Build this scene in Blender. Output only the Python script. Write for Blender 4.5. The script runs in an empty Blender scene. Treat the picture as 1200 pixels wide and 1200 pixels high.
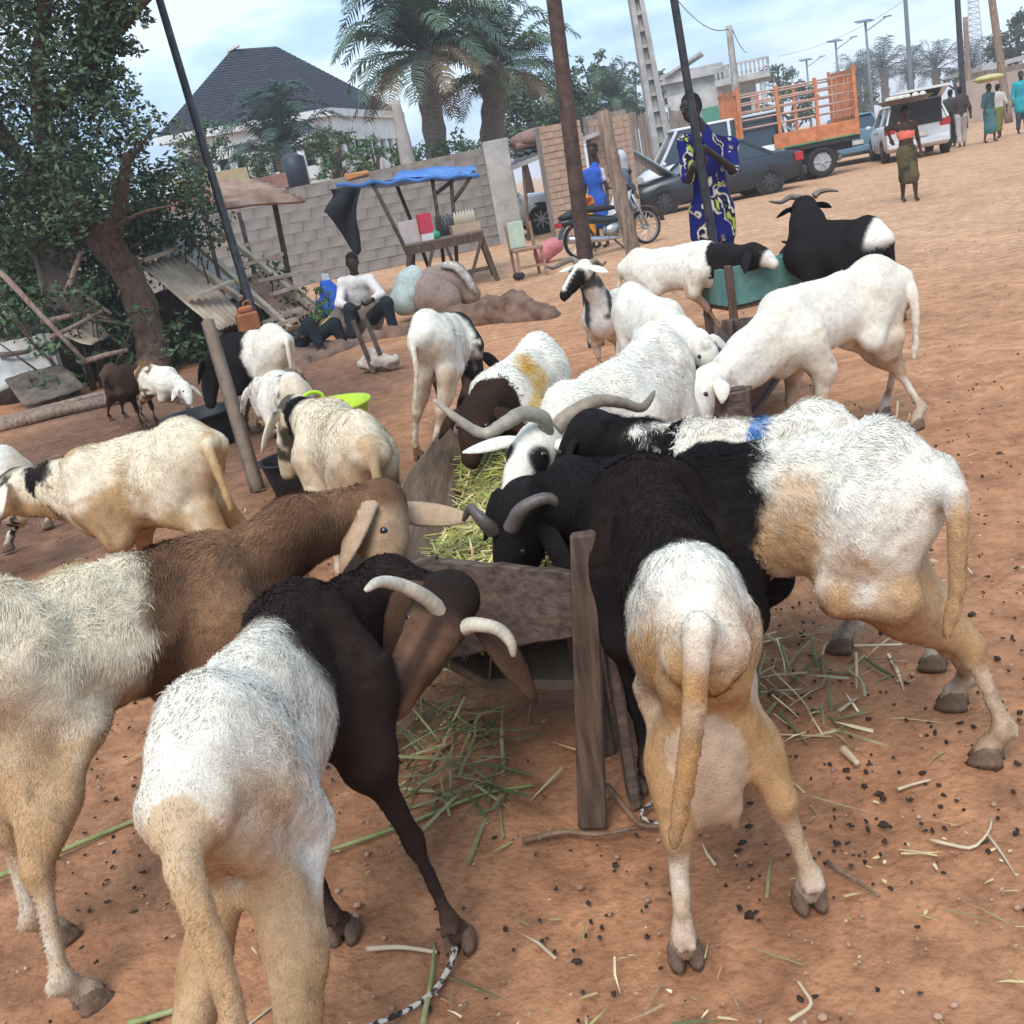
import bpy, bmesh, math, random
import numpy as np
from mathutils import Vector, Matrix
random.seed(7); RNG = np.random.default_rng(7)
SC = bpy.context.scene
COL = SC.collection
# ------------------------------------------------------------------ camera
CAM_H = 1.42; PITCH = math.radians(17.6); ROLL = math.radians(11.0)
F_ = np.array([0, math.cos(PITCH), -math.sin(PITCH)]); U0_ = np.array([0, math.sin(PITCH), math.cos(PITCH)])
R_ = math.cos(ROLL)*np.array([1, 0, 0.]) - math.sin(ROLL)*U0_
U_ = math.sin(ROLL)*np.array([1, 0, 0.]) + math.cos(ROLL)*U0_
CAMP = np.array([0, 0, CAM_H])
cd = bpy.data.cameras.new('camera'); cam = bpy.data.objects.new('camera', cd); COL.objects.link(cam)
m = Matrix.Identity(4)
for i in range(3):
    m[i][0] = R_[i]; m[i][1] = U_[i]; m[i][2] = -F_[i]; m[i][3] = CAMP[i]
cam.matrix_world = m
cd.sensor_width = 36; cd.lens = 36.0; cd.clip_start = 0.05; cd.clip_end = 3000
SC.camera = cam
# ------------------------------------------------------------------ world: overcast daylight
SUN_EL, SUN_AZ = math.radians(52), math.radians(200)
w = bpy.data.worlds.new('World'); SC.world = w; w.use_nodes = True
nt = w.node_tree; nt.nodes.clear()
def N(tree, t, **kw):
    n = tree.nodes.new(t)
    for k, v in kw.items():
        if k in n.inputs: n.inputs[k].default_value = v
        else: setattr(n, k, v)
    return n
out = N(nt, 'ShaderNodeOutputWorld'); bg = N(nt, 'ShaderNodeBackground')
sky = N(nt, 'ShaderNodeTexSky'); sky.sky_type = 'NISHITA'; sky.sun_disc = False
sky.sun_elevation = SUN_EL; sky.sun_rotation = SUN_AZ; sky.air_density = 1.2; sky.dust_density = 2.0
tc = N(nt, 'ShaderNodeTexCoord'); mp = N(nt, 'ShaderNodeMapping'); mp.inputs['Scale'].default_value = (1.6, 1.6, 5.5)
n1 = N(nt, 'ShaderNodeTexNoise', Scale=2.2, Detail=6.0, Roughness=0.55)
cr = N(nt, 'ShaderNodeValToRGB')
cr.color_ramp.elements[0].position = 0.40; cr.color_ramp.elements[0].color = (1.6, 2.7, 4.2, 1)
cr.color_ramp.elements[1].position = 0.60; cr.color_ramp.elements[1].color = (4.5, 5.5, 6.4, 1)
e = cr.color_ramp.elements.new(0.5); e.color = (2.6, 3.95, 5.5, 1)
mx = N(nt, 'ShaderNodeMix'); mx.data_type = 'RGBA'; mx.inputs['Factor'].default_value = 0.88
nt.links.new(tc.outputs['Generated'], mp.inputs[0]); nt.links.new(mp.outputs[0], n1.inputs['Vector'])
nt.links.new(n1.outputs['Fac'], cr.inputs[0]); nt.links.new(sky.outputs[0], mx.inputs['A']); nt.links.new(cr.outputs[0], mx.inputs['B'])
nt.links.new(mx.outputs['Result'], bg.inputs['Color']); bg.inputs['Strength'].default_value = 0.115
nt.links.new(bg.outputs[0], out.inputs[0])
sl = bpy.data.lights.new('sun', 'SUN'); sl.energy = 1.5; sl.angle = math.radians(35); sl.color = (1, 0.95, 0.87)
sun = bpy.data.objects.new('sun', sl); COL.objects.link(sun)
sd = Vector((math.sin(SUN_AZ)*math.cos(SUN_EL), math.cos(SUN_AZ)*math.cos(SUN_EL), math.sin(SUN_EL)))
sun.rotation_euler = sd.to_track_quat('Z', 'Y').to_euler()
SC.view_settings.view_transform = 'Standard'; SC.view_settings.look = 'None'
SC.view_settings.gamma = 1.0; SC.view_settings.exposure = 1.0; SC.view_settings.use_curve_mapping = False
SC.cycles.max_bounces = 6; SC.cycles.transparent_max_bounces = 6

# ------------------------------------------------------------------ helpers
def at(x, y, Y):
    """world point at distance Y seen at photo pixel x, y (1200 px photo)"""
    d = F_ + R_*(x-600)/1200 - U_*(y-600)/1200
    return CAMP + d*(Y/d[1])
def gp(x, y, z=0.0):
    d = F_ + R_*(x-600)/1200 - U_*(y-600)/1200
    return CAMP + d*((z-CAM_H)/d[2])
def nrm(v):
    v = np.asarray(v, float); return v/max(1e-9, np.linalg.norm(v))
def V3(*a): return np.array(a, float)
Z = V3(0, 0, 1)
def lerp(a, b, t): return a+(b-a)*t
def sstep(a, b, x):
    t = np.clip((x-a)/(b-a), 0, 1); return t*t*(3-2*t)
def _hash(ix, iy, iz, seed):
    h = (ix.astype(np.int64)*374761393 + iy.astype(np.int64)*668265263 + iz.astype(np.int64)*2147483647 + seed*974634777) & 0x7fffffff
    h = ((h ^ (h >> 13))*1274126177) & 0x7fffffff
    h = ((h ^ (h >> 16))*668265263) & 0x7fffffff
    return ((h ^ (h >> 15)) & 0xffff)/65535.0
def vnoise(p, scale=1.0, seed=0):
    """value noise -1..1 on an Nx3 array"""
    q = np.asarray(p)*scale; i = np.floor(q); f = q-i; f = f*f*(3-2*f); r = 0
    ix, iy, iz = i[:, 0], i[:, 1], i[:, 2]
    for dx in (0, 1):
        for dy in (0, 1):
            for dz in (0, 1):
                wgt = (f[:, 0] if dx else 1-f[:, 0])*(f[:, 1] if dy else 1-f[:, 1])*(f[:, 2] if dz else 1-f[:, 2])
                r = r + wgt*_hash(ix+dx, iy+dy, iz+dz, seed)
    return r*2-1
def fbm(p, scale=1.0, seed=0, o=3):
    r = 0; a = 1; s = 0
    for k in range(o):
        r = r+a*vnoise(p, scale*2**k, seed+k*17); s += a; a *= 0.5
    return r/s
# ---- materials
def mat(name, color=(.5, .5, .5), rough=.7, var=.15, scale=8.0, bump=.2, bscale=None, metal=0., spec=.4, attr=None, color2=None, stretch=None, detail=5., sheen=0., noise_low=.35, noise_hi=.65):
    """principled with a noise-mottled base colour and a noise bump; attr reads a colour attribute"""
    M = bpy.data.materials.new(name); M.use_nodes = True; t = M.node_tree; b = t.nodes['Principled BSDF']
    b.inputs['Roughness'].default_value = rough; b.inputs['Metallic'].default_value = metal
    b.inputs['Specular IOR Level'].default_value = spec
    if sheen: b.inputs['Sheen Weight'].default_value = sheen
    tc = N(t, 'ShaderNodeTexCoord'); mp = N(t, 'ShaderNodeMapping')
    if stretch: mp.inputs['Scale'].default_value = stretch
    t.links.new(tc.outputs['Object'], mp.inputs[0])
    nz = N(t, 'ShaderNodeTexNoise', Scale=scale, Detail=detail, Roughness=.6); t.links.new(mp.outputs[0], nz.inputs['Vector'])
    r = N(t, 'ShaderNodeValToRGB'); t.links.new(nz.outputs['Fac'], r.inputs[0])
    r.color_ramp.elements[0].position = noise_low; r.color_ramp.elements[1].position = noise_hi
    if attr:
        lo, hi = 1-var, 1+var
        r.color_ramp.elements[0].color = (lo, lo, lo, 1); r.color_ramp.elements[1].color = (hi, hi, hi, 1)
        a = N(t, 'ShaderNodeAttribute', attribute_name=attr); x = N(t, 'ShaderNodeMix'); x.data_type = 'RGBA'; x.blend_type = 'MULTIPLY'
        x.inputs['Factor'].default_value = 1
        t.links.new(a.outputs['Color'], x.inputs['A']); t.links.new(r.outputs[0], x.inputs['B']); t.links.new(x.outputs['Result'], b.inputs['Base Color'])
    else:
        c2 = color2 or [min(1, c*(1+var)) for c in color]; c1 = color if color2 else [c*(1-var) for c in color]
        r.color_ramp.elements[0].color = (*c1, 1); r.color_ramp.elements[1].color = (*c2, 1)
        t.links.new(r.outputs[0], b.inputs['Base Color'])
    if bump:
        n2 = N(t, 'ShaderNodeTexNoise', Scale=bscale or scale*4, Detail=4.); t.links.new(mp.outputs[0], n2.inputs['Vector'])
        bm = N(t, 'ShaderNodeBump', Strength=bump, Distance=.02); t.links.new(n2.outputs['Fac'], bm.inputs['Height']); t.links.new(bm.outputs[0], b.inputs['Normal'])
    return M
# ---- mesh building
def mesh_np(name, v, loops, counts, smooth=True, col=None, mats=None, midx=None):
    me = bpy.data.meshes.new(name)
    v = np.asarray(v, np.float32); loops = np.asarray(loops, np.int32).ravel(); counts = np.asarray(counts, np.int32)
    me.vertices.add(len(v)); me.vertices.foreach_set('co', v.ravel())
    me.loops.add(len(loops)); me.loops.foreach_set('vertex_index', loops)
    me.polygons.add(len(counts)); st = np.zeros(len(counts), np.int32); st[1:] = np.cumsum(counts)[:-1]
    me.polygons.foreach_set('loop_start', st); me.polygons.foreach_set('loop_total', counts)
    if smooth: me.polygons.foreach_set('use_smooth', np.ones(len(counts), bool))
    if col is not None:
        a = me.color_attributes.new('Col', 'FLOAT_COLOR', 'POINT')
        c = np.ones((len(v), 4), np.float32); c[:, :3] = col; a.data.foreach_set('color', c.ravel())
    for mm in (mats or []): me.materials.append(mm)
    if midx is not None: me.polygons.foreach_set('material_index', np.asarray(midx, np.int32))
    me.update(); me.validate(); return me
def link(name, me, parent=None, loc=None):
    o = bpy.data.objects.new(name, me); COL.objects.link(o)
    if loc is not None: o.location = tuple(loc)
    if parent is not None: o.parent = parent
    return o
def tag(o, label=None, cat=None, group=None, kind=None):
    if label: o['label'] = label
    if cat: o['category'] = cat
    if group: o['group'] = group
    if kind: o['kind'] = kind
    return o
def thing(name, label, cat, loc=(0, 0, 0), rz=0., group=None):
    o = bpy.data.objects.new(name, None); COL.objects.link(o); o.location = tuple(loc); o.rotation_euler = (0, 0, rz)
    o.empty_display_size = .1
    return tag(o, label, cat, group)
def copy_tree(o, parent=None):
    c = o.copy(); COL.objects.link(c)
    if parent is not None: c.parent = parent
    for ch in list(o.children): copy_tree(ch, c)
    return c
class MB:
    """collects boxes, tubes and lofts; build() makes ONE mesh object"""
    def __init__(s): s.v = []; s.f = []; s.mi = []; s.m = 0
    def add(s, vs, fs):
        b = len(s.v); s.v += [tuple(map(float, q)) for q in vs]; s.f += [tuple(b+i for i in f) for f in fs]; s.mi += [s.m]*len(fs); return s
    def box(s, c, size, rot=None, jit=0., bev=0.):
        hx, hy, hz = [q/2 for q in size]; vs = []
        for z in (-hz, hz):
            for (x, y) in ((-hx, -hy), (hx, -hy), (hx, hy), (-hx, hy)): vs.append([x+random.uniform(-jit, jit), y+random.uniform(-jit, jit), z+random.uniform(-jit, jit)])
        vs = np.array(vs)
        if rot is not None: vs = vs @ np.asarray(rot).T
        vs = vs+np.asarray(c, float)
        return s.add(vs, [(3, 2, 1, 0), (4, 5, 6, 7), (0, 1, 5, 4), (1, 2, 6, 5), (2, 3, 7, 6), (3, 0, 4, 7)])
    def bar(s, a, b, w, h, up=(0, 0, 1), jit=0.):
        """rectangular bar from a to b, w across, h along up"""
        a = np.asarray(a, float); b = np.asarray(b, float); d = nrm(b-a); x = np.cross(d, up)
        if np.linalg.norm(x) < 1e-4: x = np.cross(d, (1, 0, 0))
        x = nrm(x); y = np.cross(x, d); L = np.linalg.norm(b-a)
        return s.box((a+b)/2, (w, L, h), np.stack([x, d, y], 1), jit)
    def tube(s, pts, rad, n=8, rad2=None, up=None, cap=True):
        pts = [np.asarray(p, float) for p in pts]; k = len(pts)
        if np.isscalar(rad): rad = [rad]*k
        rad2 = rad if rad2 is None else ([rad2]*k if np.isscalar(rad2) else rad2)
        vs = []; u = None
        for i in range(k):
            d = nrm(pts[min(k-1, i+1)]-pts[max(0, i-1)])
            if u is None: u = np.asarray(up, float) if up is not None else (V3(1, 0, 0) if abs(d[2]) > .8 else Z)
            u = u-d*np.dot(u, d)
            if np.linalg.norm(u) < 1e-5: u = np.cross(d, V3(.3, .9, .2))
            u = nrm(u); x = np.cross(d, u)
            for j in range(n):
                a = 2*math.pi*j/n; vs.append(pts[i]+x*math.cos(a)*rad[i]+u*math.sin(a)*rad2[i])
        fs = [(i*n+j, i*n+(j+1) % n, (i+1)*n+(j+1) % n, (i+1)*n+j) for i in range(k-1) for j in range(n)]
        if cap: fs += [tuple(range(n-1, -1, -1)), tuple(range((k-1)*n, k*n))]
        return s.add(vs, fs)
    def loft(s, rings, cap=True, closed=True):
        n = len(rings[0]); vs = [q for r in rings for q in r]; k = len(rings); fs = []
        for i in range(k-1):
            for j in range(n if closed else n-1): fs.append((i*n+j, i*n+(j+1) % n, (i+1)*n+(j+1) % n, (i+1)*n+j))
        if cap and closed: fs += [tuple(range(n-1, -1, -1)), tuple(range((k-1)*n, k*n))]
        return s.add(vs, fs)
    def ell(s, c, r, n=12, m=8, rot=None):
        rings = []
        for i in range(1, m):
            th = math.pi*i/m; rings.append([V3(r[0]*math.sin(th)*math.cos(2*math.pi*j/n), r[1]*math.sin(th)*math.sin(2*math.pi*j/n), -r[2]*math.cos(th)) for j in range(n)])
        vs = [V3(0, 0, -r[2])]+[q for g in rings for q in g]+[V3(0, 0, r[2])]; fs = []
        for j in range(n): fs.append((0, 1+(j+1) % n, 1+j)); fs.append((len(vs)-1, 1+(m-2)*n+j, 1+(m-2)*n+(j+1) % n))
        for i in range(m-2):
            for j in range(n): a = 1+i*n; fs.append((a+j, a+(j+1) % n, a+n+(j+1) % n, a+n+j))
        vs = np.array(vs)
        if rot is not None: vs = vs @ np.asarray(rot).T
        return s.add(vs+np.asarray(c, float), fs)
    def mesh(s, name, mats, smooth=False):
        me = bpy.data.meshes.new(name); me.from_pydata(s.v, [], s.f)
        mats = mats if isinstance(mats, (list, tuple)) else [mats]
        for q in mats: me.materials.append(q)
        if len(mats) > 1: me.polygons.foreach_set('material_index', s.mi)
        if smooth: me.polygons.foreach_set('use_smooth', [True]*len(s.f))
        me.update(); return me
    def build(s, name, mats, parent=None, smooth=False, bevel=0., loc=None, bseg=1):
        o = link(name, s.mesh(name, mats, smooth), parent, loc)
        if bevel:
            b = o.modifiers.new('bevel', 'BEVEL'); b.width = bevel; b.segments = bseg; b.limit_method = 'ANGLE'; b.angle_limit = .6
        return o
def rotz(a):
    c, s = math.cos(a), math.sin(a); return np.array([[c, -s, 0], [s, c, 0], [0, 0, 1.]])
def catmull(pts, n):
    P = [np.asarray(p, float) for p in pts]; P = [2*P[0]-P[1]]+P+[2*P[-1]-P[-2]]; o = []
    segs = len(P)-3
    for k in range(n):
        t = k/(n-1)*segs; i = min(int(t), segs-1); u = t-i; a, b, c, d = P[i:i+4]
        o.append(.5*((2*b)+(-a+c)*u+(2*a-5*b+4*c-d)*u*u+(-a+3*b-3*c+d)*u**3))
    return o
# ------------------------------------------------------------------ smooth solid bodies (signed distance field -> one continuous mesh)
def d_prim(q, P):
    if q[0] == 'rc':
        _, a, b, ra, rb = q[:5]; ab = b-a; t = np.clip(((P-a)@ab)/max(1e-9, ab@ab), 0, 1)
        return np.linalg.norm(P-a-t[:, None]*ab, axis=1)-(ra+(rb-ra)*t)
    _, c, r, M = q[:4]; l = (P-c)@M; k0 = np.linalg.norm(l/r, axis=1); k1 = np.linalg.norm(l/(r*r), axis=1)
    return k0*(k0-1)/np.maximum(k1, 1e-9)
def b_prim(q):
    if q[0] == 'rc':
        _, a, b, ra, rb = q[:5]; r = max(ra, rb); return np.minimum(a, b)-r, np.maximum(a, b)+r
    c, r = q[1], q[2].max(); return c-r, c+r
def sdf_mesh(prims, res):
    pad = res*4+.5*max(q[-1] for q in prims); lo = np.min([b_prim(q)[0] for q in prims], 0)-pad; hi = np.max([b_prim(q)[1] for q in prims], 0)+pad
    n = np.ceil((hi-lo)/res).astype(int)+1; f = np.full(n, .08, np.float64)
    for q in prims:
        k = q[-1]; a, b = b_prim(q); mg = max(.03, k)+res*2
        i0 = np.maximum(0, np.floor((a-mg-lo)/res).astype(int)); i1 = np.minimum(n, np.ceil((b+mg-lo)/res).astype(int)+1)
        gx, gy, gz = [lo[d]+np.arange(i0[d], i1[d])*res for d in range(3)]
        P = np.stack(np.meshgrid(gx, gy, gz, indexing='ij'), -1).reshape(-1, 3)
        d = d_prim(q, P).reshape([len(gx), len(gy), len(gz)]); s = f[i0[0]:i1[0], i0[1]:i1[1], i0[2]:i1[2]]
        h = np.maximum(k-np.abs(s-d), 0)/k; f[i0[0]:i1[0], i0[1]:i1[1], i0[2]:i1[2]] = np.minimum(s, d)-h*h*k*.25
    ins = f < 0; c = ins[:-1, :-1, :-1].astype(np.int8); 
    sl = [slice(None, -1), slice(1, None)]
    tot = sum(ins[sl[i], sl[j], sl[k]].astype(np.int8) for i in (0, 1) for j in (0, 1) for k in (0, 1))
    cells = np.argwhere((tot > 0) & (tot < 8)); idx = np.full(tot.shape, -1, np.int64); idx[tuple(cells.T)] = np.arange(len(cells))
    acc = np.zeros((len(cells), 3)); cnt = np.zeros(len(cells))
    corner = [(i, j, k) for i in (0, 1) for j in (0, 1) for k in (0, 1)]
    vals = {o: f[cells[:, 0]+o[0], cells[:, 1]+o[1], cells[:, 2]+o[2]] for o in corner}
    for o in corner:
        for ax in range(3):
            if o[ax]: continue
            p = list(o); p[ax] = 1; p = tuple(p); va, vb = vals[o], vals[p]; cr = (va < 0) != (vb < 0)
            t = np.where(cr, va/np.where(cr, va-vb, 1), 0); pt = np.tile(np.array(o, float), (len(cells), 1)); pt[:, ax] += t
            acc += pt*cr[:, None]; cnt += cr
    v = lo+(cells+acc/cnt[:, None])*res
    quads = []
    for ax in range(3):
        s0 = [slice(None)]*3; s1 = [slice(None)]*3; s0[ax] = slice(None, -1); s1[ax] = slice(1, None)
        ch = ins[tuple(s0)] != ins[tuple(s1)]; e = np.argwhere(ch); inn = ins[tuple(s0)][ch]
        b, cx = (ax+1) % 3, (ax+2) % 3
        ok = (e[:, b] > 0) & (e[:, cx] > 0); e = e[ok]; inn = inn[ok]; o = []
        for (db, dc) in ((-1, -1), (0, -1), (0, 0), (-1, 0)):
            q = e.copy(); q[:, b] += db; q[:, cx] += dc; o.append(idx[q[:, 0], q[:, 1], q[:, 2]])
        qd = np.stack(o, 1); qd[~inn] = qd[~inn][:, ::-1]; quads.append(qd)
    quads = np.concatenate(quads); 
    e = np.concatenate([quads[:, [0, 1]], quads[:, [1, 2]], quads[:, [2, 3]], quads[:, [3, 0]]])
    for it in range(2):
        a2 = np.zeros_like(v); c2 = np.zeros(len(v)); np.add.at(a2, e[:, 0], v[e[:, 1]]); np.add.at(c2, e[:, 0], 1)
        v = .5*v+.5*a2/np.maximum(c2, 1)[:, None]
    return v, quads
def vnormals(v, q):
    fn = np.cross(v[q[:, 2]]-v[q[:, 0]], v[q[:, 3]]-v[q[:, 1]]); n = np.zeros_like(v)
    for j in range(4): np.add.at(n, q[:, j], fn)
    return n/np.maximum(1e-12, np.linalg.norm(n, axis=1))[:, None]
# ------------------------------------------------------------------ sheep
M_COAT = mat('sheep_coat', rough=.92, var=.13, scale=34, bump=.35, bscale=230, attr='Col', spec=.12)
M_WOOL = mat('sheep_wool', rough=.95, var=.18, scale=40, bump=0, attr='Col', spec=.1)
M_HORN = mat('sheep_horn', rough=.42, var=.2, scale=22, bump=.1, attr='Col', spec=.4)
M_EYE = mat('sheep_eye', (.016, .010, .007), rough=.2, var=.1, bump=0, spec=.8)
M_HOOF = mat('sheep_hoof', (.17, .11, .075), rough=.75, var=.3, scale=60, bump=.3)
WHITE = V3(.80, .755, .665); CREAM = V3(.74, .64, .48); TAN = V3(.52, .335, .185); DTAN = V3(.34, .185, .08); BLACK = V3(.014, .0115, .012)
CHOC = V3(.029, .0175, .0145); BROWN = V3(.19, .105, .06); DBROWN = V3(.08, .042, .026); GREY = V3(.36, .31, .25); SKIN = V3(.50, .36, .27)
HOOF_ME = None
def hoof_mesh():
    global HOOF_ME
    if HOOF_ME is None:
        b = MB()
        for s in (-1, 1):
            y = s*.0165; r = []
            for (x0, x1, w_, z) in ((-.028, .046, .0155, 0), (-.027, .040, .0155, .012), (-.024, .022, .0135, .034), (-.020, .008, .010, .046)):
                r.append([V3(lerp(x0, x1, .5+.5*math.cos(a))-0, y+w_*math.sin(a), z) for a in [2*math.pi*j/10 for j in range(10)]])
            b.loft(r)
        HOOF_ME = b.mesh('hoof', M_HOOF, True)
    return HOOF_ME
def paint(base, c, m_):
    return base+(c-base)*np.clip(m_, 0, 1)[:, None]
def sheep(name, label, R, W, Pl, Nn, feet, coat, k=1., res=.013, tail=None, belly=1., udder=None, horns=None, ears=(.17, .5, -.75, 0.), nmid=None,
          hup=None, tufts=0, tl=.03, tw=.0035, lumps=.006, lump_scale=9., bony=1., group='sheep at the feeding troughs', hook=1., eyes=True, leg=1., toe=None, neckr=.95, width=.90, pw=.80, depth=.90, cat='sheep'):
    """R hip top, W withers top, Pl poll, Nn nose, feet = front left, front right, hind left, hind right (ground points or None)"""
    R, W, Pl, Nn = [np.asarray(q, float) for q in (R, W, Pl, Nn)]
    R = R-Z*.028*k; W = W-Z*.022*k; leg = leg*.93
    L = np.linalg.norm(W-R); f = (W-R)/L; lat = nrm(np.cross(Z, f)); up = nrm(np.cross(f, lat)); f2 = nrm(np.cross(lat, Z)); sx = L/.56
    sz = k
    def T(x, y, z): return R+f*(x*sx)+lat*(y*k)+nrm(up*.5+Z*.5)*(z*sz)
    M = np.stack([f, lat, nrm(np.cross(f, lat))], 1)
    pr = []; grp = []
    def add(q, g): pr.append(q); grp.append(g)
    def rc(a, b, ra, rb, g, kk=.03): add(('rc', np.asarray(a, float), np.asarray(b, float), ra*k, rb*k, kk*k), g)
    def el(c, r, g, kk=.05, MM=None): add(('el', np.asarray(c, float), np.array([r[0]*sx, r[1]*k, r[2]*k]), M if MM is None else MM, kk*k), g)
    wd = width
    # trunk
    dp = depth; el(T(.42, 0, -.195*dp), (.22, .112*wd, .178*dp), 0); el(T(.19, 0, -.205*dp*(.5+.5*belly)), (.28, .130*belly*wd, .165*belly*dp), 0, .07); el(T(.0, 0, -.14*dp), (.18, .098*pw, .125*dp), 0, .06)
    rc(T(-.04, 0, -.045), T(.20, 0, -.062), .045, .048, 0, .05); rc(T(.20, 0, -.062), T(.56, 0, -.05), .048, .05, 0, .05)
    el(T(.58, 0, -.235), (.10, .078, .12), 0, .05)
    rc(T(-.0, 0, -.04), T(-.15, 0, -.11), .065, .045, 0, .05)
    if bony:
        for s in (-1, 1):
            rc(T(.05, s*.085*pw, -.055), T(.07, s*.105*hook*pw, -.085), .022*bony, .026*bony, 0, .035); rc(T(-.15, s*.04, -.115*dp), T(-.11, s*.05*pw, -.13*dp), .026, .03, 0, .04)
    # neck
    q0 = T(.54, 0, -.12); q1 = T(.60, 0, -.21); nd = nrm(Pl-q0); hd = nrm(Nn-Pl); hl = np.linalg.norm(Nn-Pl)
    if hup is None: hup = Z*1.0+nd*.9
    hup = np.asarray(hup, float); hu = nrm(hup-hd*np.dot(hup, hd)); hlat = np.cross(hu, hd)
    back = Pl-hu*.03*k+hd*.0; thr = Pl-hu*.085*k+hd*.05
    nm = q0*.5+back*.5+Z*.005 if nmid is None else np.asarray(nmid, float)
    nm2 = nm-hu*.035*k-Z*.045*k
    nr = neckr
    rc(q0, nm, .095*nr, .078*nr, 1, .05); rc(nm, back, .078*nr, .06*nr, 1, .04); rc(q1, nm2, .10*nr, .075*nr, 1, .05); rc(nm2, thr, .075*nr, .052*nr, 1, .04)
    # head
    hm = Pl+hd*hl*.5
    rc(Pl-hu*.012*k, Pl+hd*.05*k-hu*.012*k, .064, .060, 2, .03)
    rc(Pl+hd*.04*k-hu*.012*k, hm-hu*.008*k, .058, .047, 2, .03); rc(hm-hu*.008*k, Nn-hd*.035*k-hu*.022*k, .046, .034, 2, .03)
    rc(Pl+hd*.10*k+hu*.014*k, Pl+hd*(hl-.08*k)+hu*.002*k, .030, .026, 2, .03)
    rc(Pl+hd*.05*k-hu*.052*k, hm-hu*.05*k, .036, .030, 2, .03); rc(hm-hu*.05*k, Nn-hd*.03*k-hu*.048*k, .028, .02, 2, .02)
    for s in (-1, 1):
        rc(Pl+hd*.072*k+hlat*s*.043*k+hu*.022*k, Pl+hd*.10*k+hlat*s*.043*k+hu*.018*k, .019, .016, 2, .012)
        rc(Nn-hd*.022*k+hlat*s*.014*k-hu*.016*k, Nn-hd*.030*k+hlat*s*.018*k-hu*.02*k, .014, .016, 2, .012)
    # legs
    hoofs = []
    for i in range(4):
        s = 1 if i % 2 == 0 else -1; front = i < 2
        base = T(.47 if front else .02, s*.10, 0)
        Ft = feet[i] if feet is not None else None
        if Ft is None: Ft = V3(base[0], base[1], 0)+f2*(0.0 if front else -.12)*k
        Ft = V3(Ft[0], Ft[1], Ft[2] if len(Ft) > 2 else 0)
        td = f2 if toe is None or toe[i] is None else nrm(toe[i]); zz = Z
        fet = Ft+zz*.088*k-td*.032*k
        if front:
            sh = T(.50, s*.082, -.20); eb = T(.43, s*.098, -.345)
            kn = eb+(fet-eb)*.52+f2*.022*k
            rc(T(.53, s*.05, -.08), sh, .06, .075, 0, .05); rc(sh, eb, .075, .058, 3+i, .05); rc(eb, kn, .047*leg, .029*leg, 3+i, .03); rc(kn+f2*.004, kn-zz*.02*k, .029*leg, .027*leg, 3+i, .02)
            rc(kn, fet, .023*leg, .019*leg, 3+i, .015)
        else:
            tq = .45+.55*pw; hp = T(.0, s*.062*pw, -.14); st = T(.115, s*.092*(.4+.6*pw), -.30)
            hk = st+(fet-st)*.50; hk = hk-f2*.075*k
            rc(hp, st, .080*tq, .050*tq, 0, .065); rc(T(-.09, s*.058*pw, -.18), T(-.02, s*.085*pw, -.30), .048*tq, .032*tq, 3+i, .04)
            rc(st, lerp(st, hk, .55), .050*leg*tq, .032*leg, 3+i, .04); rc(lerp(st, hk, .5), hk, .037*leg, .026*leg, 3+i, .03)
            rc(T(-.05, s*.075*pw, -.32), hk-f2*.008*k+zz*.015*k, .038*leg, .015*leg, 3+i, .05)
            rc(T(.0, s*.085*pw, -.32), lerp(st, hk, .55), .038*tq*leg, .030*leg, 3+i, .05); rc(T(-.04, s*.08*pw, -.32), lerp(st, hk, .75), .030*tq*leg, .023*leg, 3+i, .05)
            rc(hk-f2*.008*k, hk-zz*.025*k, .026*leg, .026*leg, 3+i, .02); rc(hk, fet, .0235*leg, .020*leg, 3+i, .015)
        pas = Ft+zz*.040*k
        rc(fet+zz*.012*k, fet-zz*.004*k, .024*leg, .027*leg, 3+i, .015); rc(fet, pas, .023*leg, .026*leg, 3+i, .015); rc(pas, Ft+zz*.028*k+td*.01*k, .027, .025, 3+i, .01)
        for dq in (-1, 1): rc(fet-td*.024*k+np.cross(Z, td)*dq*.012*k, fet-td*.03*k-zz*.012*k+np.cross(Z, td)*dq*.012*k, .009, .006, 3+i, .008)
        hoofs.append((Ft, td))
    # tail
    tp = [T(-.15, 0, -.10), T(-.205, 0, -.17), T(-.215, 0, -.30), T(-.20, 0, -.42)] if tail is None else [T(-.15, 0, -.10)]+[np.asarray(q, float) for q in tail]
    tp = catmull(tp, 9); rr = [.034, .029, .025, .022, .020, .0185, .017, .016, .012]
    for i in range(8): rc(tp[i], tp[i+1], rr[i], rr[i+1], 7, .003 if i else .04)
    if udder is not None:
        u_ = T(*udder[:3]); el(u_, (.06*udder[3]/sx, .058*udder[3], .115*udder[3]), 8, .04)
        for s in (-1, 1): rc(u_+lat*s*.03*k-Z*.08*udder[3]*k, u_+lat*s*.035*k-Z*.135*udder[3]*k+f2*.02, .022, .010, 8, .02)
    v, q = sdf_mesh(pr, res)
    # region of every vertex
    ng = 9; D = np.full((ng, len(v)), 9.)
    for p_, g in zip(pr, grp): D[g] = np.minimum(D[g], d_prim(p_, v))
    rel = v-R; Lc = (rel@M)
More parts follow.
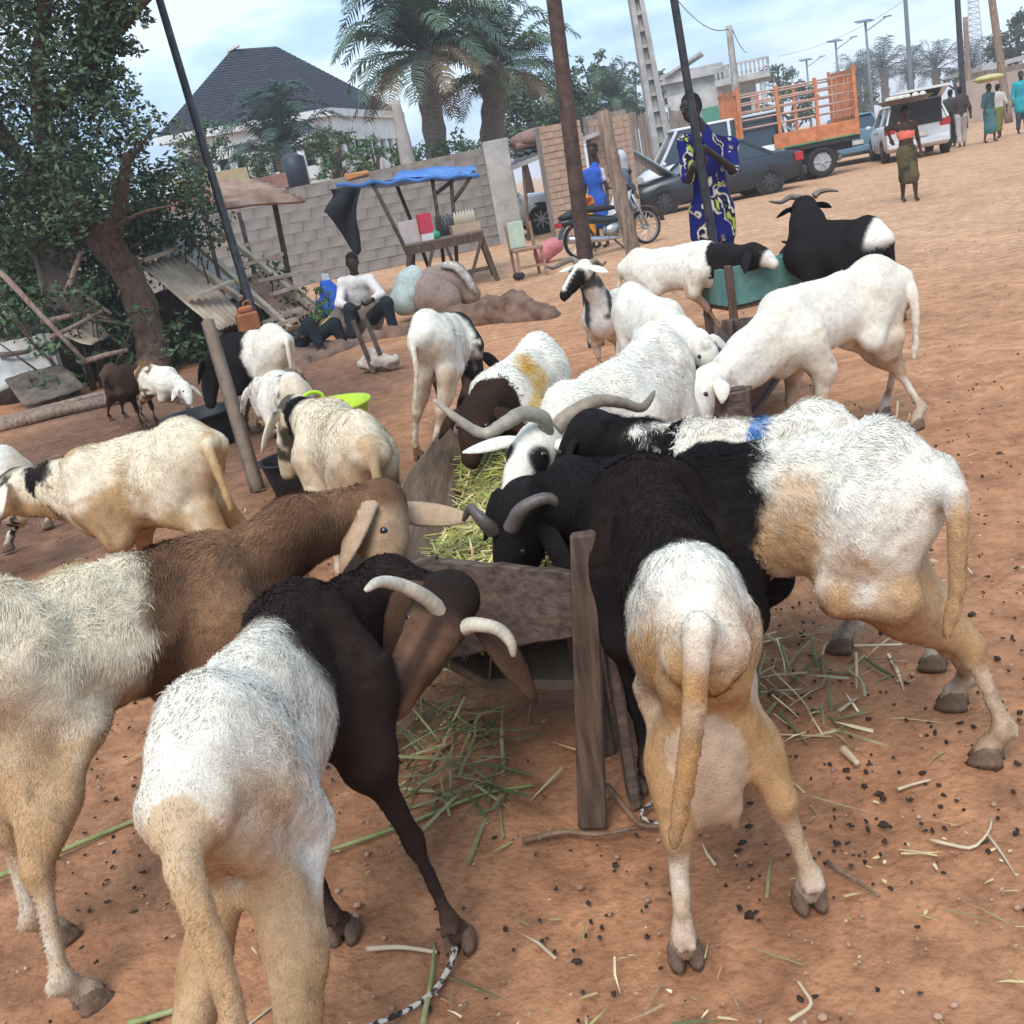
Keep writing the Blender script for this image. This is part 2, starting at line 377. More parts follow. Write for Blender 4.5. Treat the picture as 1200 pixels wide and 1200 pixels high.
    def ctx(P, D):
        g = np.argmin(D, 0); rel = P-R; l = rel@M; c = type('C', (), {})()
        c.P = P; c.g = g; c.D = D; c.s = l[:, 0]/L; c.y = l[:, 1]/k; c.up = l[:, 2]/k; c.z = P[:, 2]
        c.tn = np.clip(((P-q0)@nd)/np.linalg.norm(Pl-q0), -1, 1.5); h = P-Pl; c.th = (h@hd)/hl; c.hy = (h@hlat)/k; c.hz = (h@hu)/k
        c.leg = (g >= 3) & (g <= 6); c.soft = lambda i, wdt=.03: np.clip(.5-(D[i]-np.delete(D, i, 0).min(0))/wdt, 0, 1)
        c.n = lambda sc, sd=0, o=3: fbm(P-R, sc, sd+abs(hash_name(name+label)) % 97, o)
        c.fx = R+f*0; return c
    c = ctx(v, D); col = coat(c)
    low = np.clip((.16-v[:, 2])/.16, 0, 1)*.5*c.leg*(1+.6*c.n(16, 5)); col = paint(col, V3(.26, .15, .09), low)      # dried mud on the feet
    nv = vnormals(v, q)
    amp = np.where(c.g == 0, 1., np.where(c.g == 1, .7, np.where(c.g == 2, .1, .12)))
    v2 = v+nv*(amp*lumps*(c.n(lump_scale, 31, 3)+.5*c.n(lump_scale*2.6, 41, 2)))[:, None]
    root = thing(name, label, cat, (R[0], R[1], 0), 0, group); o0 = V3(R[0], R[1], 0)
    body = link('body', mesh_np('body', v2-o0, q, np.full(len(q), 4), True, col, [M_COAT]), root)
    # hooves, eyes, ears, horns
    for (Ft, td) in hoofs:
        h = link('hoof', hoof_mesh(), root, Ft-o0+V3(0, 0, .001)); h.rotation_euler = (0, 0, math.atan2(td[1], td[0])); h.scale = (k*1.05,)*3
    if eyes:
        for s in (-1, 1):
            b = MB(); b.ell(Pl+hd*.088*k+hlat*s*.0515*k+hu*.021*k-o0, (.0115*k,)*3, 10, 7); b.build('eye', M_EYE, root, True)
    if ears:
        for s in (-1, 1):
            er = ears[(s+1)//2] if isinstance(ears[0], tuple) else ears; el_, eo, ez, ef = er[:4]
            b0 = Pl+hd*.012*k+hlat*s*.052*k-hu*.002*k; d0 = nrm(hlat*s*1.0+hu*.05); d1 = nrm(hlat*s*eo+Z*ez+hd*ef+hu*(er[4] if len(er) > 4 else 0))
            pts = catmull([b0-d0*.01, b0+d0*.03*k+d1*.02*k, b0+d0*.04*k+d1*el_*.55*k, b0+d0*.04*k+d1*el_*k], 8)
            wr = [.016, .022, .030, .034, .033, .028, .018, .005]
            eb = MB(); eb.tube(pts, [q_*k for q_ in wr], 10, [.012*k, .012*k, .009*k, .008*k, .008*k, .007*k, .006*k, .003*k], up=nrm(np.cross(d1, hd)+1e-3) if abs(np.dot(nrm(np.cross(d1, hd)), d1)) < .9 else hu)
            ev = np.array(eb.v); Dv = np.full((ng, len(ev)), 9.); Dv[2] = 0; ce = ctx(ev, Dv); ce.th = ce.th*0+.05; ce.hz = ce.hz*0-.02; ce.ear = True
            ec = coat(ce); o = eb.mesh('ear', M_COAT, True); a = o.color_attributes.new('Col', 'FLOAT_COLOR', 'POINT'); cc = np.ones((len(ev), 4), np.float32); cc[:, :3] = ec; a.data.foreach_set('color', cc.ravel())
            o.vertices.foreach_set('co', (ev-o0).astype(np.float32).ravel()); o.update(); link('ear', o, root)
    for hn in (horns or []):
        # hn = (points or local curve, base radius, colour, green tint)
        s, pts, r0, c0, c1 = hn
        if s: base = Pl+hu*.045*k+hlat*s*.028*k-hd*.005*k; pts = [base+hlat*s*p_[0]*k+hu*p_[1]*k+hd*p_[2]*k for p_ in [(0, -.02, 0), (0, 0, 0)]+list(pts)]
        n = 40; cv = catmull(pts, n); hb = MB(); rad = []; cl = []
        for i in range(n):
            t = i/(n-1); r_ = r0*(1-t)**.6*(1+(.05 if r0 > .025 else .012)*math.sin(i*2.1))+.004; rad.append(r_); cl += [lerp(c0, c1, min(1, t*1.2))*(.93+.07*math.sin(i*2.1))]*10
        hb.tube([p_-o0 for p_ in cv], rad, 10, [r_*.8 for r_ in rad]); me = hb.mesh('horn', M_HORN, True)
        a = me.color_attributes.new('Col', 'FLOAT_COLOR', 'POINT'); cc = np.ones((len(cl), 4), np.float32); cc[:, :3] = np.array(cl); a.data.foreach_set('color', cc.ravel()); link('horn', me, root)
    if tufts: fleece(root, o0, v2, q, col, c, f, nv, int(tufts*2.7), tl*.66, tw*.50)
    return root
def hash_name(s):
    h = 7
    for ch in s: h = (h*31+ord(ch)) % 1000003
    return h
def fleece(root, o0, v, q, col, c, f, nv, n, tl, tw):
    """short locks of wool lying along the body, rooted on its surface, as one mesh of thin blades"""
    p0, p1, p2, p3 = [v[q[:, j]] for j in range(4)]
    ar = np.linalg.norm(np.cross(p2-p0, p3-p1), axis=1)*.5
    gw = np.array([1., 1., .55, .95, .95, .95, .95, 1., .7])[c.g[q[:, 0]]]; gl = np.array([1., .9, .22, .36, .36, .36, .36, .42, .2])
    pr_ = ar*gw; pr_ /= pr_.sum(); fi = RNG.choice(len(q), n, p=pr_); a, b = RNG.random(n)[:, None], RNG.random(n)[:, None]
    Q = q[fi]; P = (v[Q[:, 0]]*(1-a)+v[Q[:, 1]]*a)*(1-b)+(v[Q[:, 3]]*(1-a)+v[Q[:, 2]]*a)*b
    nn = nv[Q[:, 0]]; cc = col[Q[RNG.integers(0, 1)*np.ones(n, int) == 0][:, 0]] if False else col[Q[np.arange(n), RNG.integers(0, 4, n)]]
    g = c.g[Q[:, 0]]; lf = np.where(g == 0, np.clip(c.D[3:8].min(0)[Q[:, 0]]/.12, .42, 1), 1); ln = tl*gl[g]*lf*(.55+.9*RNG.random(n))
    s1 = np.stack([vnoise(P, 11, 3), vnoise(P, 11, 4), vnoise(P, 11, 5)], 1)
    flow = -f[None, :]*.55+np.array([0, 0, -.75])[None, :]+s1*.95+RNG.normal(0, .22, (n, 3)); flow -= nn*np.sum(flow*nn, 1)[:, None]
    flow /= np.maximum(1e-6, np.linalg.norm(flow, axis=1))[:, None]; lift = (.14+.26*RNG.random(n)**1.5)[:, None]
    d0 = flow*(1-lift)+nn*lift; d0 /= np.linalg.norm(d0, axis=1)[:, None]; d1 = flow+nn*.08
    sd = np.cross(d0, nn); sd /= np.maximum(1e-6, np.linalg.norm(sd, axis=1))[:, None]; hw = (tw*.5*(.6+.8*RNG.random(n))*np.where(gl[g] < .5, .7, 1))[:, None]; l = ln[:, None]
    b_ = P-nn*.003; m_ = P+d0*l*.5; t_ = m_+d1*l*.55
    vs = np.stack([b_-sd*hw, b_+sd*hw, m_+sd*hw*.8, m_-sd*hw*.8, t_], 1).reshape(-1, 3)-o0
    i5 = np.arange(n)[:, None]*5; loops = np.concatenate([i5+[0, 1, 2, 3], i5+[3, 2, 4]], 1).ravel(); counts = np.tile([4, 3], n)
    sh = (.88+.22*RNG.random(n)+.08*vnoise(P, 30, 9))[:, None]; kc = np.repeat((cc*sh)[:, None, :], 5, 1); kc[:, 4] *= 1.06; kc[:, :2] *= .93
    me = mesh_np('fleece', vs, loops, counts, True, kc.reshape(-1, 3), [M_WOOL]); gn = np.cross(sd, d0); gn *= np.sign(np.sum(gn*nn, 1))[:, None]; cn = nn*.72+gn*.28; cn /= np.linalg.norm(cn, axis=1)[:, None]
    me.normals_split_custom_set_from_vertices(np.repeat(cn, 5, 0).tolist()); o = link('fleece', me, root); tag(o, kind='stuff')
# ---- coats
def grime(c, col):
    """dust and dried dung caught in the coat"""
    return paint(col, V3(.20, .125, .075), .55*sstep(.28, .6, c.n(26, 61))*sstep(.75, .45, c.z)+.25*sstep(.1, .6, c.n(4.5, 62))*sstep(.7, .4, c.z))
def face_dark(c, col, a=.8, cc=None):
    return paint(col, V3(.10, .07, .06) if cc is None else cc, sstep(.90, 1.0, c.th)*(c.g == 2)*a)
def coat_plain(base=WHITE, stain=.35, st=TAN, extra=None, front=None, fs=.72, fg=None, face=None, slope=0., lo=.0, legs=None, legh=.45, edge=.05, hindstain=.5):
    """white rear with stains; front colour beyond s = fs on trunk, neck, head and front legs"""
    def fn(c):
        col = np.tile(base, (len(c.P), 1))*(1+.07*c.n(7, 1))[:, None]
        col = paint(col, CREAM, .12+.4*c.n(4, 2))
        col = paint(col, st, stain*sstep(.12, .55, .9*c.n(6.5, 3, 4)+.9*np.clip((.68-c.z)/.3, 0, 1)+.25*(c.g == 7)))
        if hindstain: col = paint(col, st, hindstain*sstep(.10, -.20, c.s+.14*c.n(7, 8))*sstep(.79, .64, c.z+.08*c.n(6, 9))*((c.g == 0) | (c.g >= 5))*(.65+.6*sstep(-.3,.4,c.n(9,10))))
        col = paint(col, WHITE*.92, c.leg*sstep(.30, .2, c.z)*.55); col = paint(col, DTAN*1.1, c.leg*.6*sstep(.0, .5, c.n(9, 14)+.5*np.exp(-((c.z-.29)/.06)**2))*sstep(.6, .4, c.z)); col = paint(col, TAN, c.leg*.5*sstep(-.3, .3, c.n(15, 15)))
        col = grime(c, col)
        if front is not None:
            isf = np.where(c.g <= 0, c.s, np.where((c.g == 1) | (c.g == 2) | (c.g == 3) | (c.g == 4), 2., -1.)); isf = np.where((c.g == 3) | (c.g == 4), np.maximum(c.s, .9), isf)
            t = isf+slope*(c.up+.2)+.11*c.n(5, 11)+.08*c.n(19, 12)
            fcol = np.tile(front, (len(c.P), 1))*(1+.3*c.n(10, 21))[:, None]
            if fg is not None: fcol = paint(fcol, fg, sstep(-.2, .5, c.n(5, 22)))
            col = col+(fcol-col)*sstep(fs-edge, fs+edge, t)[:, None]
        if legs is not None: col = paint(col, legs, c.leg*sstep(legh, legh-.15, c.z))
        if face is not None: col = face(c, col)
        if extra is not None: col = extra(c, col)
        return np.clip(col, .004, .9)
    return fn
# ------------------------------------------------------------------ the flock
# S1 front left ewe
def x1(c, col):
    col = paint(col, TAN*.9, .75*sstep(.06, -.2, c.s+.2*c.n(5, 50))*sstep(.78, .62, c.z+.06*c.n(6, 51))*((c.g == 0)))
    col = paint(col, TAN, .8*(c.g == 7)); col = paint(col, V3(.20, .11, .065), (c.g == 2)*sstep(.12, .3, c.th)*(.4+.4*sstep(-.2,.3,c.n(22,52))))
    col = paint(col, V3(.035, .02, .016), (c.g == 2)*sstep(.022, .008, np.abs(c.hy))*sstep(.1, .3, c.th)*sstep(0, .02, c.hz)*.8); return paint(col, V3(.085, .046, .03), np.full(len(c.P), 1. if hasattr(c, 'ear') else 0.))
S = {}
CH = V3(.46, .38, .28); CHT = V3(.62, .54, .42)
S['1'] = sheep('sheep', 'white rumped ewe at front left with chocolate shoulders and pale curved horns', at(226, 798, 1.36), at(338, 668, 1.86), at(528, 700, 1.98), at(455, 838, 1.80),
    [gp(405, 1100), gp(540, 1110), V3(-.665, 1.08, 0), V3(-.455, 1.04, 0)], coat_plain(front=CHOC, fs=.55, slope=-.25, stain=.5, st=V3(.50,.29,.13), extra=x1, hindstain=1.0), k=1.0, res=.0095,
    tail=[at(215, 1020, 1.13), at(250, 1110, 1.10), at(275, 1200, 1.08), at(280, 1290, 1.06)], ears=(.20, .40, -.9, .0, .22), hup=V3(.22, -1, .62), nmid=at(452, 688, 2.16), neckr=.82,
    horns=[(0, [at(516, 716, 1.92), at(498, 700, 1.90), at(470, 686, 1.87), at(445, 682, 1.83), at(428, 692, 1.79)], .0175, CH, CHT), (0, [at(543, 735, 1.92), at(558, 732, 1.90), at(583, 737, 1.87), at(598, 752, 1.83), at(602, 770, 1.81)], .0175, CHT, CH*.8)],
    width=.74, pw=.60, depth=.84, leg=.72, tufts=32000, tl=.022, tw=.0042, lumps=.010)
S['3'] = sheep('sheep', 'black fronted ewe with white rump and full udder, seen from behind beside trough post', at(800, 645, 1.63), at(752, 522, 2.10), at(612, 592, 2.28), at(592, 705, 2.32),
    [V3(.20, 2.12, 0), V3(.37, 2.10, 0), gp(805, 1128), gp(950, 1062)], coat_plain(front=CHOC*.8, fg=BLACK, fs=.17, slope=0, stain=.6, st=V3(.50,.285,.125), hindstain=1.15, extra=lambda c, col: paint(paint(col, BLACK, ((c.g == 1) | (c.g == 2))*.9), V3(.56,.40,.28), (c.g == 8)*.9)), k=1.02, res=.0095,
    tail=[at(818, 735, 1.44), at(814, 830, 1.42), at(802, 920, 1.43), at(790, 988, 1.45)], udder=(-.085, .015, -.36, 1.0), hup=V3(-.3, -.5, .8), ears=(.17, .5, -.8, 0), nmid=at(672, 583, 2.22), neckr=.88,
    horns=[(0, [at(600, 618, 2.20), at(612, 597, 2.17), at(640, 584, 2.16), at(662, 592, 2.17), at(682, 580, 2.2)], .02, V3(.14, .115, .10), V3(.10, .08, .07)), (0, [at(578, 622, 2.28), at(567, 612, 2.26), at(558, 602, 2.27), at(551, 596, 2.29), at(543, 610, 2.32)], .018, V3(.14, .115, .10), V3(.10, .08, .07))],
    width=.82, pw=.60, depth=.74, leg=.88, tufts=32000, tl=.025, tw=.0042, lumps=.011)
S['4'] = sheep('sheep', 'big side-on ewe at right with tan stained white body and black shoulders', at(1026, 497, 1.97), at(815, 515, 2.18), at(665, 560, 2.55), at(640, 660, 2.62),
    [gp(863, 905), gp(800, 880), gp(1120, 828), gp(1160, 893)], coat_plain(front=BLACK, fs=.60, slope=.0, stain=.95, st=V3(.52,.315,.155), hindstain=.2), k=1.03, res=.012,
    tail=[at(1118, 575, 1.82), at(1122, 640, 1.82), at(1120, 700, 1.83), at(1108, 745, 1.85)], width=.86, pw=.76, depth=.77, leg=.92, tufts=32000, tl=.029, tw=.0042, lumps=.014, lump_scale=12)
def near_ray(P, pts, rad):
    """paint sprayed from where one stands: closeness of surface points to a stroke given as photo pixels"""
    v = P-CAMP; v = v/np.linalg.norm(v, axis=1)[:, None]; d = np.full(len(P), 9.); A = [nrm(at(*q)-CAMP) for q in pts]; R_ = np.linalg.norm(P-CAMP, axis=1)
    for a, b in zip(A[:-1], A[1:]):
        ab = b-a; t = np.clip(((v-a)@ab)/(ab@ab), 0, 1); d = np.minimum(d, np.linalg.norm(v-a-t[:, None]*ab, axis=1)*R_)
    return sstep(rad, rad*.4, d)
def x2(c, col):
    col = paint(col, V3(.33, .20, .12), sstep(.62, .40, c.z+.03*c.n(8, 60))*sstep(.35, .8, np.where(c.g == 1, 1., c.s))*(c.g <= 1)*.0)
    col = paint(col, V3(.34, .19, .105), (c.g == 1)*sstep(.4, 1.1, c.tn)*.6); col = paint(col, V3(.44, .29, .18), (c.g == 2)*sstep(.0, .25, c.th)*.9)
    return paint(col, V3(.52, .36, .24), np.full(len(c.P), .9 if hasattr(c, 'ear') else 0.))
S['2'] = sheep('sheep', 'cream ewe with shaggy brown neck and shoulders reaching into trough from left edge', at(-30, 682, 1.99), at(238, 616, 2.36), at(452, 588, 2.60), at(458, 690, 2.48),
    [None, None, gp(70, 1105), gp(108, 1180)], coat_plain(base=CREAM*1.05, front=V3(.15, .078, .043), fg=V3(.24, .13, .072), fs=.50, slope=-.55, stain=.8, st=V3(.46,.27,.13), hindstain=.7, extra=x2), k=1.04, leg=.88, depth=.84, pw=.74, res=.012, horns=None, hup=V3(1, -.25, .35), ears=((.19, .45, -.85, 0, -.25), (.19, .25, -.2, 0, .9)),
    nmid=at(345, 616, 2.48), neckr=.85, tufts=30000, tl=.036, tw=.0042, lumps=.011, udder=(-.04, 0, -.40, .8))
def x5(c, col):
    blk = ((c.g == 2) | (c.g == 1) | ((c.g == 0) & (c.s > 1.0)) | (c.g == 3) | (c.g == 4))*sstep(-.25, .1, c.n(16, 70)+(c.g != 1)*.6+c.tn*.5)
    col = paint(col, BLACK, blk); return paint(col, V3(.02, .13, .36), near_ray(c.P, [(893, 466, 2.36), (888, 492, 2.32), (884, 515, 2.28)], .028)*(c.up > -.16)*(.85+.4*c.n(40, 71)))
S['5'] = sheep('sheep', 'white sheep with blue paint mark on back and black curly neck', at(950, 471, 2.42), at(800, 488, 2.58), at(690, 502, 2.74), at(650, 580, 2.90),
    [gp(735, 722), None, gp(988, 762), gp(1097, 782)], coat_plain(stain=.15, extra=x5, hindstain=.3), k=1.0, res=.013, ears=(.17, .25, -.95, .0), tufts=15000, tl=.036, tw=.0055, lumps=.012, lump_scale=14, tail=[at(1035, 505, 2.40), at(1048, 560, 2.42), at(1045, 620, 2.44)])
def x6(c, col):
    ey = np.sqrt((c.th-.40)**2*.05+(np.abs(c.hy)-.05)**2+(c.hz-.01)**2*.5)
    col = paint(col, BLACK, (c.g == 2)*sstep(.045, .03, ey)); col = paint(col, BLACK, (c.g == 2)*sstep(.72, .80, c.th+.1*c.n(20, 80))*sstep(-.01, .03, c.hy))
    return col
HG = V3(.17, .175, .12); HB = V3(.30, .24, .17); HT = V3(.40, .33, .25)
S['6'] = sheep('ram', 'white ram with large twisted horns, one greenish, and black eye patch', at(765, 378, 3.72), at(702, 425, 3.32), at(630, 515, 2.98), at(592, 588, 2.76),
    None, coat_plain(stain=.12, extra=x6, hindstain=.3), k=1.03, res=.014, cat='ram', hup=V3(-.2, -.6, .8), ears=(.15, 1, -.25, .1), belly=1.08, tufts=12000, tl=.026, tw=.006, nmid=at(668, 478, 3.2),
    horns=[(0, [at(640, 506, 2.96), at(636, 490, 2.94), at(612, 485, 2.91), at(590, 497, 2.88), at(566, 508, 2.88), at(535, 490, 2.88), at(508, 468, 2.9)], .026, HG, HT), (0, [at(650, 503, 3.0), at(668, 486, 3.02), at(700, 470, 3.05), at(728, 472, 3.08), at(750, 478, 3.1), at(760, 470, 3.12), at(767, 458, 3.14)], .028, HB, HB*.7)])
def x7(c, col):
    return paint(col, V3(.62, .33, .02), near_ray(c.P, [(612, 425, 4.02), (628, 440, 3.98), (636, 455, 3.95), (630, 475, 3.9)], .05)*(c.up > -.3)*(.75+.4*c.n(30, 81)))
S['7'] = sheep('sheep', 'white sheep with yellow paint on its side and dark brown head in the hay', at(625, 390, 4.35), at(575, 428, 3.95), at(560, 478, 3.68), at(548, 545, 3.52),
    None, coat_plain(stain=.15, front=DBROWN*.45, fs=1.35, extra=x7, hindstain=.2), k=1.03, res=.016, ears=(.12, .6, -.8, 0), hup=V3(-.2, -.7, .6), tufts=9000, tl=.028, tw=.007)
S['8'] = sheep('sheep', 'thin white sheep with a black neck seen from behind in front of the seated man', at(497, 362, 5.65), at(528, 362, 6.15), at(553, 412, 6.35), at(548, 470, 6.3),
    [gp(522, 522), gp(532, 522), gp(492, 538), gp(513, 546)], coat_plain(stain=.12, front=BLACK*1.3, fs=.88, hindstain=.35), k=1.04, res=.018, tail=[at(483, 400, 5.5), at(488, 430, 5.45), at(487, 475, 5.45)], tufts=5000, tl=.022, tw=.008, bony=1.3, horns=None)
def x9(c, col):
    col = paint(col, BLACK, ((c.g == 1)*sstep(.45, .6, c.tn)*sstep(.1, -.02, c.n(9, 90)-.2)+(c.g == 2)*sstep(.0, .35, c.n(14, 91))*.9))
    return paint(col, TAN, .6*(c.g == 7))
S['9'] = sheep('sheep', 'cream sheep from behind with speckled head down in lime green tub', at(412, 482, 3.55), at(372, 462, 4.02), at(343, 478, 4.25), at(333, 560, 4.32),
    [None, None, gp(432, 612), gp(480, 603)], coat_plain(base=CREAM*1.08, stain=.4, st=DTAN, extra=x9, hindstain=.6), k=1.02, res=.015, tail=[at(432, 520, 3.40), at(440, 550, 3.36), at(446, 600, 3.34)], tufts=12000, tl=.028, tw=.006)
S['10'] = sheep('sheep', 'small white speckled sheep beyond the lime green tub', at(338, 436, 5.5), at(318, 430, 5.85), at(302, 452, 6.0), at(303, 490, 6.0),
    [gp(305, 505), gp(312, 500), gp(322, 512), gp(335, 508)], coat_plain(stain=.1, legs=DTAN, legh=.4, extra=lambda c, col: paint(col, GREY*.4, sstep(.3, .5, c.n(13, 93))*((c.g <= 2)))), k=.86, res=.018, tufts=3000, tl=.018, tw=.008)
S['11'] = sheep('sheep', 'sheep with white rump and black forequarters beside the leaning plank', at(314, 379, 7.2), at(262, 388, 7.45), at(245, 425, 7.6), at(243, 480, 7.5),
    [gp(262, 500), gp(288, 505), gp(310, 488), gp(355, 456)], coat_plain(stain=.3, front=BLACK, fs=.48, hindstain=.3, legs=DTAN, legh=.35), k=1.06, res=.02, tail=[at(336, 400, 7.05), at(340, 425, 7.0), at(342, 445, 7.0)], tufts=4000, tl=.025, tw=.009)
S['12'] = sheep('lamb', 'small white lamb with brown patches on its rump, beside the dark brown sheep', at(168, 424, 8.3), at(196, 428, 8.2), at(216, 452, 8.1), at(225, 474, 8.0),
    [gp(220, 478), gp(226, 482), gp(163, 488), gp(170, 493)], coat_plain(stain=.1, extra=lambda c, col: paint(col, DTAN*.45, sstep(.02, .10, c.n(8, 95))*((c.g == 0) & (c.s < .45) | (c.g == 5) | (c.g == 6)))), k=.70, res=.015, tufts=2500, tl=.015, tw=.009, cat='lamb')
S['13'] = sheep('sheep', 'dark reddish brown sheep under the tree, half hidden by the patched lamb', at(128, 425, 8.55), at(160, 425, 8.9), at(190, 440, 9.0), at(200, 470, 9.0),
    [None, None, gp(131, 493), gp(148, 490)], coat_plain(base=DBROWN*.8, stain=.0, front=DBROWN*.7, hindstain=0, extra=lambda c, col: paint(col, DBROWN*.8, np.ones(len(c.P))*.93)), k=.74, res=.016, tufts=2500, tl=.018, tw=.009)
def x14(c, col):
    sp = sstep(.08, .2, c.n(17, 96))*((c.g == 2)*.9+(c.g == 1)*sstep(.1, .5, c.tn)); col = paint(col, BLACK*1.5, sp)
    return paint(col, DBROWN*.5, ((c.g == 1)*sstep(.35, .55, c.tn)+(c.g == 2)*sstep(.5, .2, c.th))*sstep(.0, .05, np.where(c.g == 1, c.up+.06, c.hz)))
S['14'] = sheep('sheep', 'heavy cream ewe with tan flank and black speckled face, side on at the left', at(205, 489, 3.92), at(88, 520, 3.98), at(22, 562, 4.10), at(-35, 610, 4.12),
    [gp(132, 665), None, None, None], coat_plain(base=CREAM*1.1, stain=.9, st=V3(.46,.27,.12), extra=x14, hindstain=.5), k=1.05, res=.015, tail=[at(243, 525, 3.78), at(258, 560, 3.72), at(272, 600, 3.7)], belly=1.12, tufts=14000, tl=.026, tw=.006)
S['15'] = sheep('sheep', 'white sheep with black speckled legs cut off by the left edge of the photo', at(-2, 522, 4.95), at(-85, 530, 4.85), at(-150, 560, 4.8), at(-200, 600, 4.8),
    [None, None, gp(12, 645), gp(58, 618)], coat_plain(stain=.1, extra=lambda c, col: paint(col, BLACK*1.4, sstep(-.15, .05, c.n(14, 97))*c.leg)), k=.98, res=.02, tufts=2500, tl=.02, tw=.009)
S['16'] = sheep('sheep', 'tall white sheep side on at the right, neck stretched down to the dark trough', at(1020, 299, 4.55), at(908, 336, 4.38), at(827, 445, 4.18), at(802, 520, 4.02),
    [None, None, gp(1036, 488), gp(1074, 502)], coat_plain(stain=.08, hindstain=.15), k=1.06, res=.014, tail=[at(1070, 340, 4.5), at(1073, 385, 4.48), at(1072, 420, 4.48)], ears=(.10, .2, -.5, .8), width=.82, depth=.84, leg=.92, tufts=9000, tl=.013, tw=.005, lumps=.004, bony=1.2, belly=.9)
S['17'] = sheep('sheep', 'white sheep with black head and neck and a white muzzle eating at the green trough', at(748, 290, 8.1), at(826, 278, 7.85), at(882, 292, 7.55), at(914, 308, 7.4),
    [gp(832, 380), gp(846, 391), gp(760, 392), gp(768, 402)], coat_plain(stain=.15, front=BLACK*1.3, fs=1.42, hindstain=.1, extra=lambda c, col: paint(col, WHITE*.9, (c.g == 2)*sstep(.45, .55, c.th))), k=1.03, res=.02, tufts=4000, tl=.016, tw=.009, ears=(.15, .4, -.9, 0))
S['18'] = sheep('ram', 'black ram with wide curved horns and white rump patch, facing away by the green trough', at(1016, 252, 7.15), at(945, 252, 7.5), at(942, 240, 7.8), at(931, 266, 8.05),
    None, coat_plain(base=BLACK*1.2, stain=0, front=BLACK*1.2, fs=.0, hindstain=0, extra=lambda c, col: paint(paint(col, BLACK*1.2, np.ones(len(c.P))), WHITE, sstep(-.10, -.16, c.s+.05*c.n(7, 99))*(c.g == 0)*sstep(-.16, -.08, c.up))), k=1.22, res=.02, cat='ram', neckr=1.25, width=1.05, pw=1., ears=(.09, 1, -.5, 0), hup=V3(0, .3, 1), tufts=4000, tl=.02, tw=.009,
    horns=[(0, [at(938, 232, 7.85), at(926, 231, 7.85), at(915, 237, 7.8), at(901, 236, 7.75)], .028, V3(.2, .15, .11), V3(.14, .1, .08)), (0, [at(954, 230, 7.85), at(960, 225, 7.85), at(970, 223, 7.82), at(983, 224, 7.8)], .028, V3(.2, .15, .11), V3(.14, .1, .08))])
S['21'] = sheep('goat', 'small dark goat with short horns lowering its head beside the black ram', at(985, 272, 9.0), at(953, 276, 8.85), at(934, 284, 8.65), at(913, 298, 8.5),
    None, coat_plain(base=BLACK*2, stain=0, hindstain=0, extra=lambda c, col: paint(col, CHOC*.9, np.ones(len(c.P))*.95)), k=.82, res=.022, cat='goat', ears=(.10, 1, .1, -.2),
    horns=[(1, [(.02, .05, -.03), (.03, .10, -.07)], .014, V3(.3, .24, .18), V3(.2, .15, .1)), (-1, [(.02, .05, -.03), (.03, .10, -.07)], .014, V3(.3, .24, .18), V3(.2, .15, .1))], tufts=1500, tl=.015, tw=.009)
S['19'] = sheep('sheep', 'bony white sheep beside rough leaning post, neck stretched right to dark trough', at(738, 330, 5.75), at(775, 347, 5.38), at(818, 398, 5.05), at(842, 440, 4.95),
    None, coat_plain(stain=.1, hindstain=.15), k=1.02, res=.018, tufts=5000, tl=.014, tw=.008, bony=1.4, lumps=.004)
def x20(c, col):
    return paint(col, BLACK, (c.g == 2)*np.clip(sstep(.012, .022, np.abs(c.hy))*sstep(.15, .3, c.th)+sstep(.8, .9, c.th), 0, 1)+(c.g == 1)*sstep(-.1, .1, c.n(6, 98))*.9)
S['20'] = sheep('ram', 'horned black and white faced ram behind the dark metal pole', at(722, 338, 7.5), at(700, 335, 7.05), at(684, 312, 6.85), at(656, 348, 6.65),
    None, coat_plain(stain=.1, hindstain=.1, extra=x20), k=.95, res=.02, cat='ram', tufts=3000, tl=.016, tw=.009, ears=(.12, 1, -.3, 0),
    horns=[(0, [at(678, 309, 6.85), at(670, 304, 6.85), at(660, 308, 6.8), at(648, 314, 6.75), at(640, 312, 6.72)], .024, V3(.25, .2, .15), V3(.14, .1, .08)), (0, [at(690, 309, 6.85), at(697, 306, 6.87), at(704, 311, 6.9), at(711, 306, 6.9)], .024, V3(.25, .2, .15), V3(.14, .1, .08))])
# ------------------------------------------------------------------ ground
def axis(fine_lo, fine_hi, step, lo, hi, g=1.09):
    a = list(np.arange(fine_lo, fine_hi+1e-6, step)); s = step
    while a[-1] < hi: s *= g; a.append(a[-1]+s)
    s = step
    while a[0] > lo: s *= g; a.insert(0, a[0]-s)
    return np.array(a)
GX = axis(-2.2, 3.0, .025, -1500, 1600, 1.07); GY = axis(.95, 5.2, .025, -200, 1800, 1.07)
gx, gy = np.meshgrid(GX, GY, indexing='ij'); P = np.stack([gx.ravel(), gy.ravel(), 0*gx.ravel()], 1)
rr = np.hypot(P[:, 0], P[:, 1]); fade = sstep(60, 20, rr)
P[:, 2] = fade*(.018*fbm(P, 1.1, 5, 3)+.012*fbm(P, 5, 6, 3)*sstep(14, 6, rr)-.006)
near = np.where((np.abs(P[:, 0]) < 3.6) & (P[:, 1] > .8) & (P[:, 1] < 6.5))[0]; Pn = P[near]; dz = np.zeros(len(near)); rg = np.random.default_rng(11)
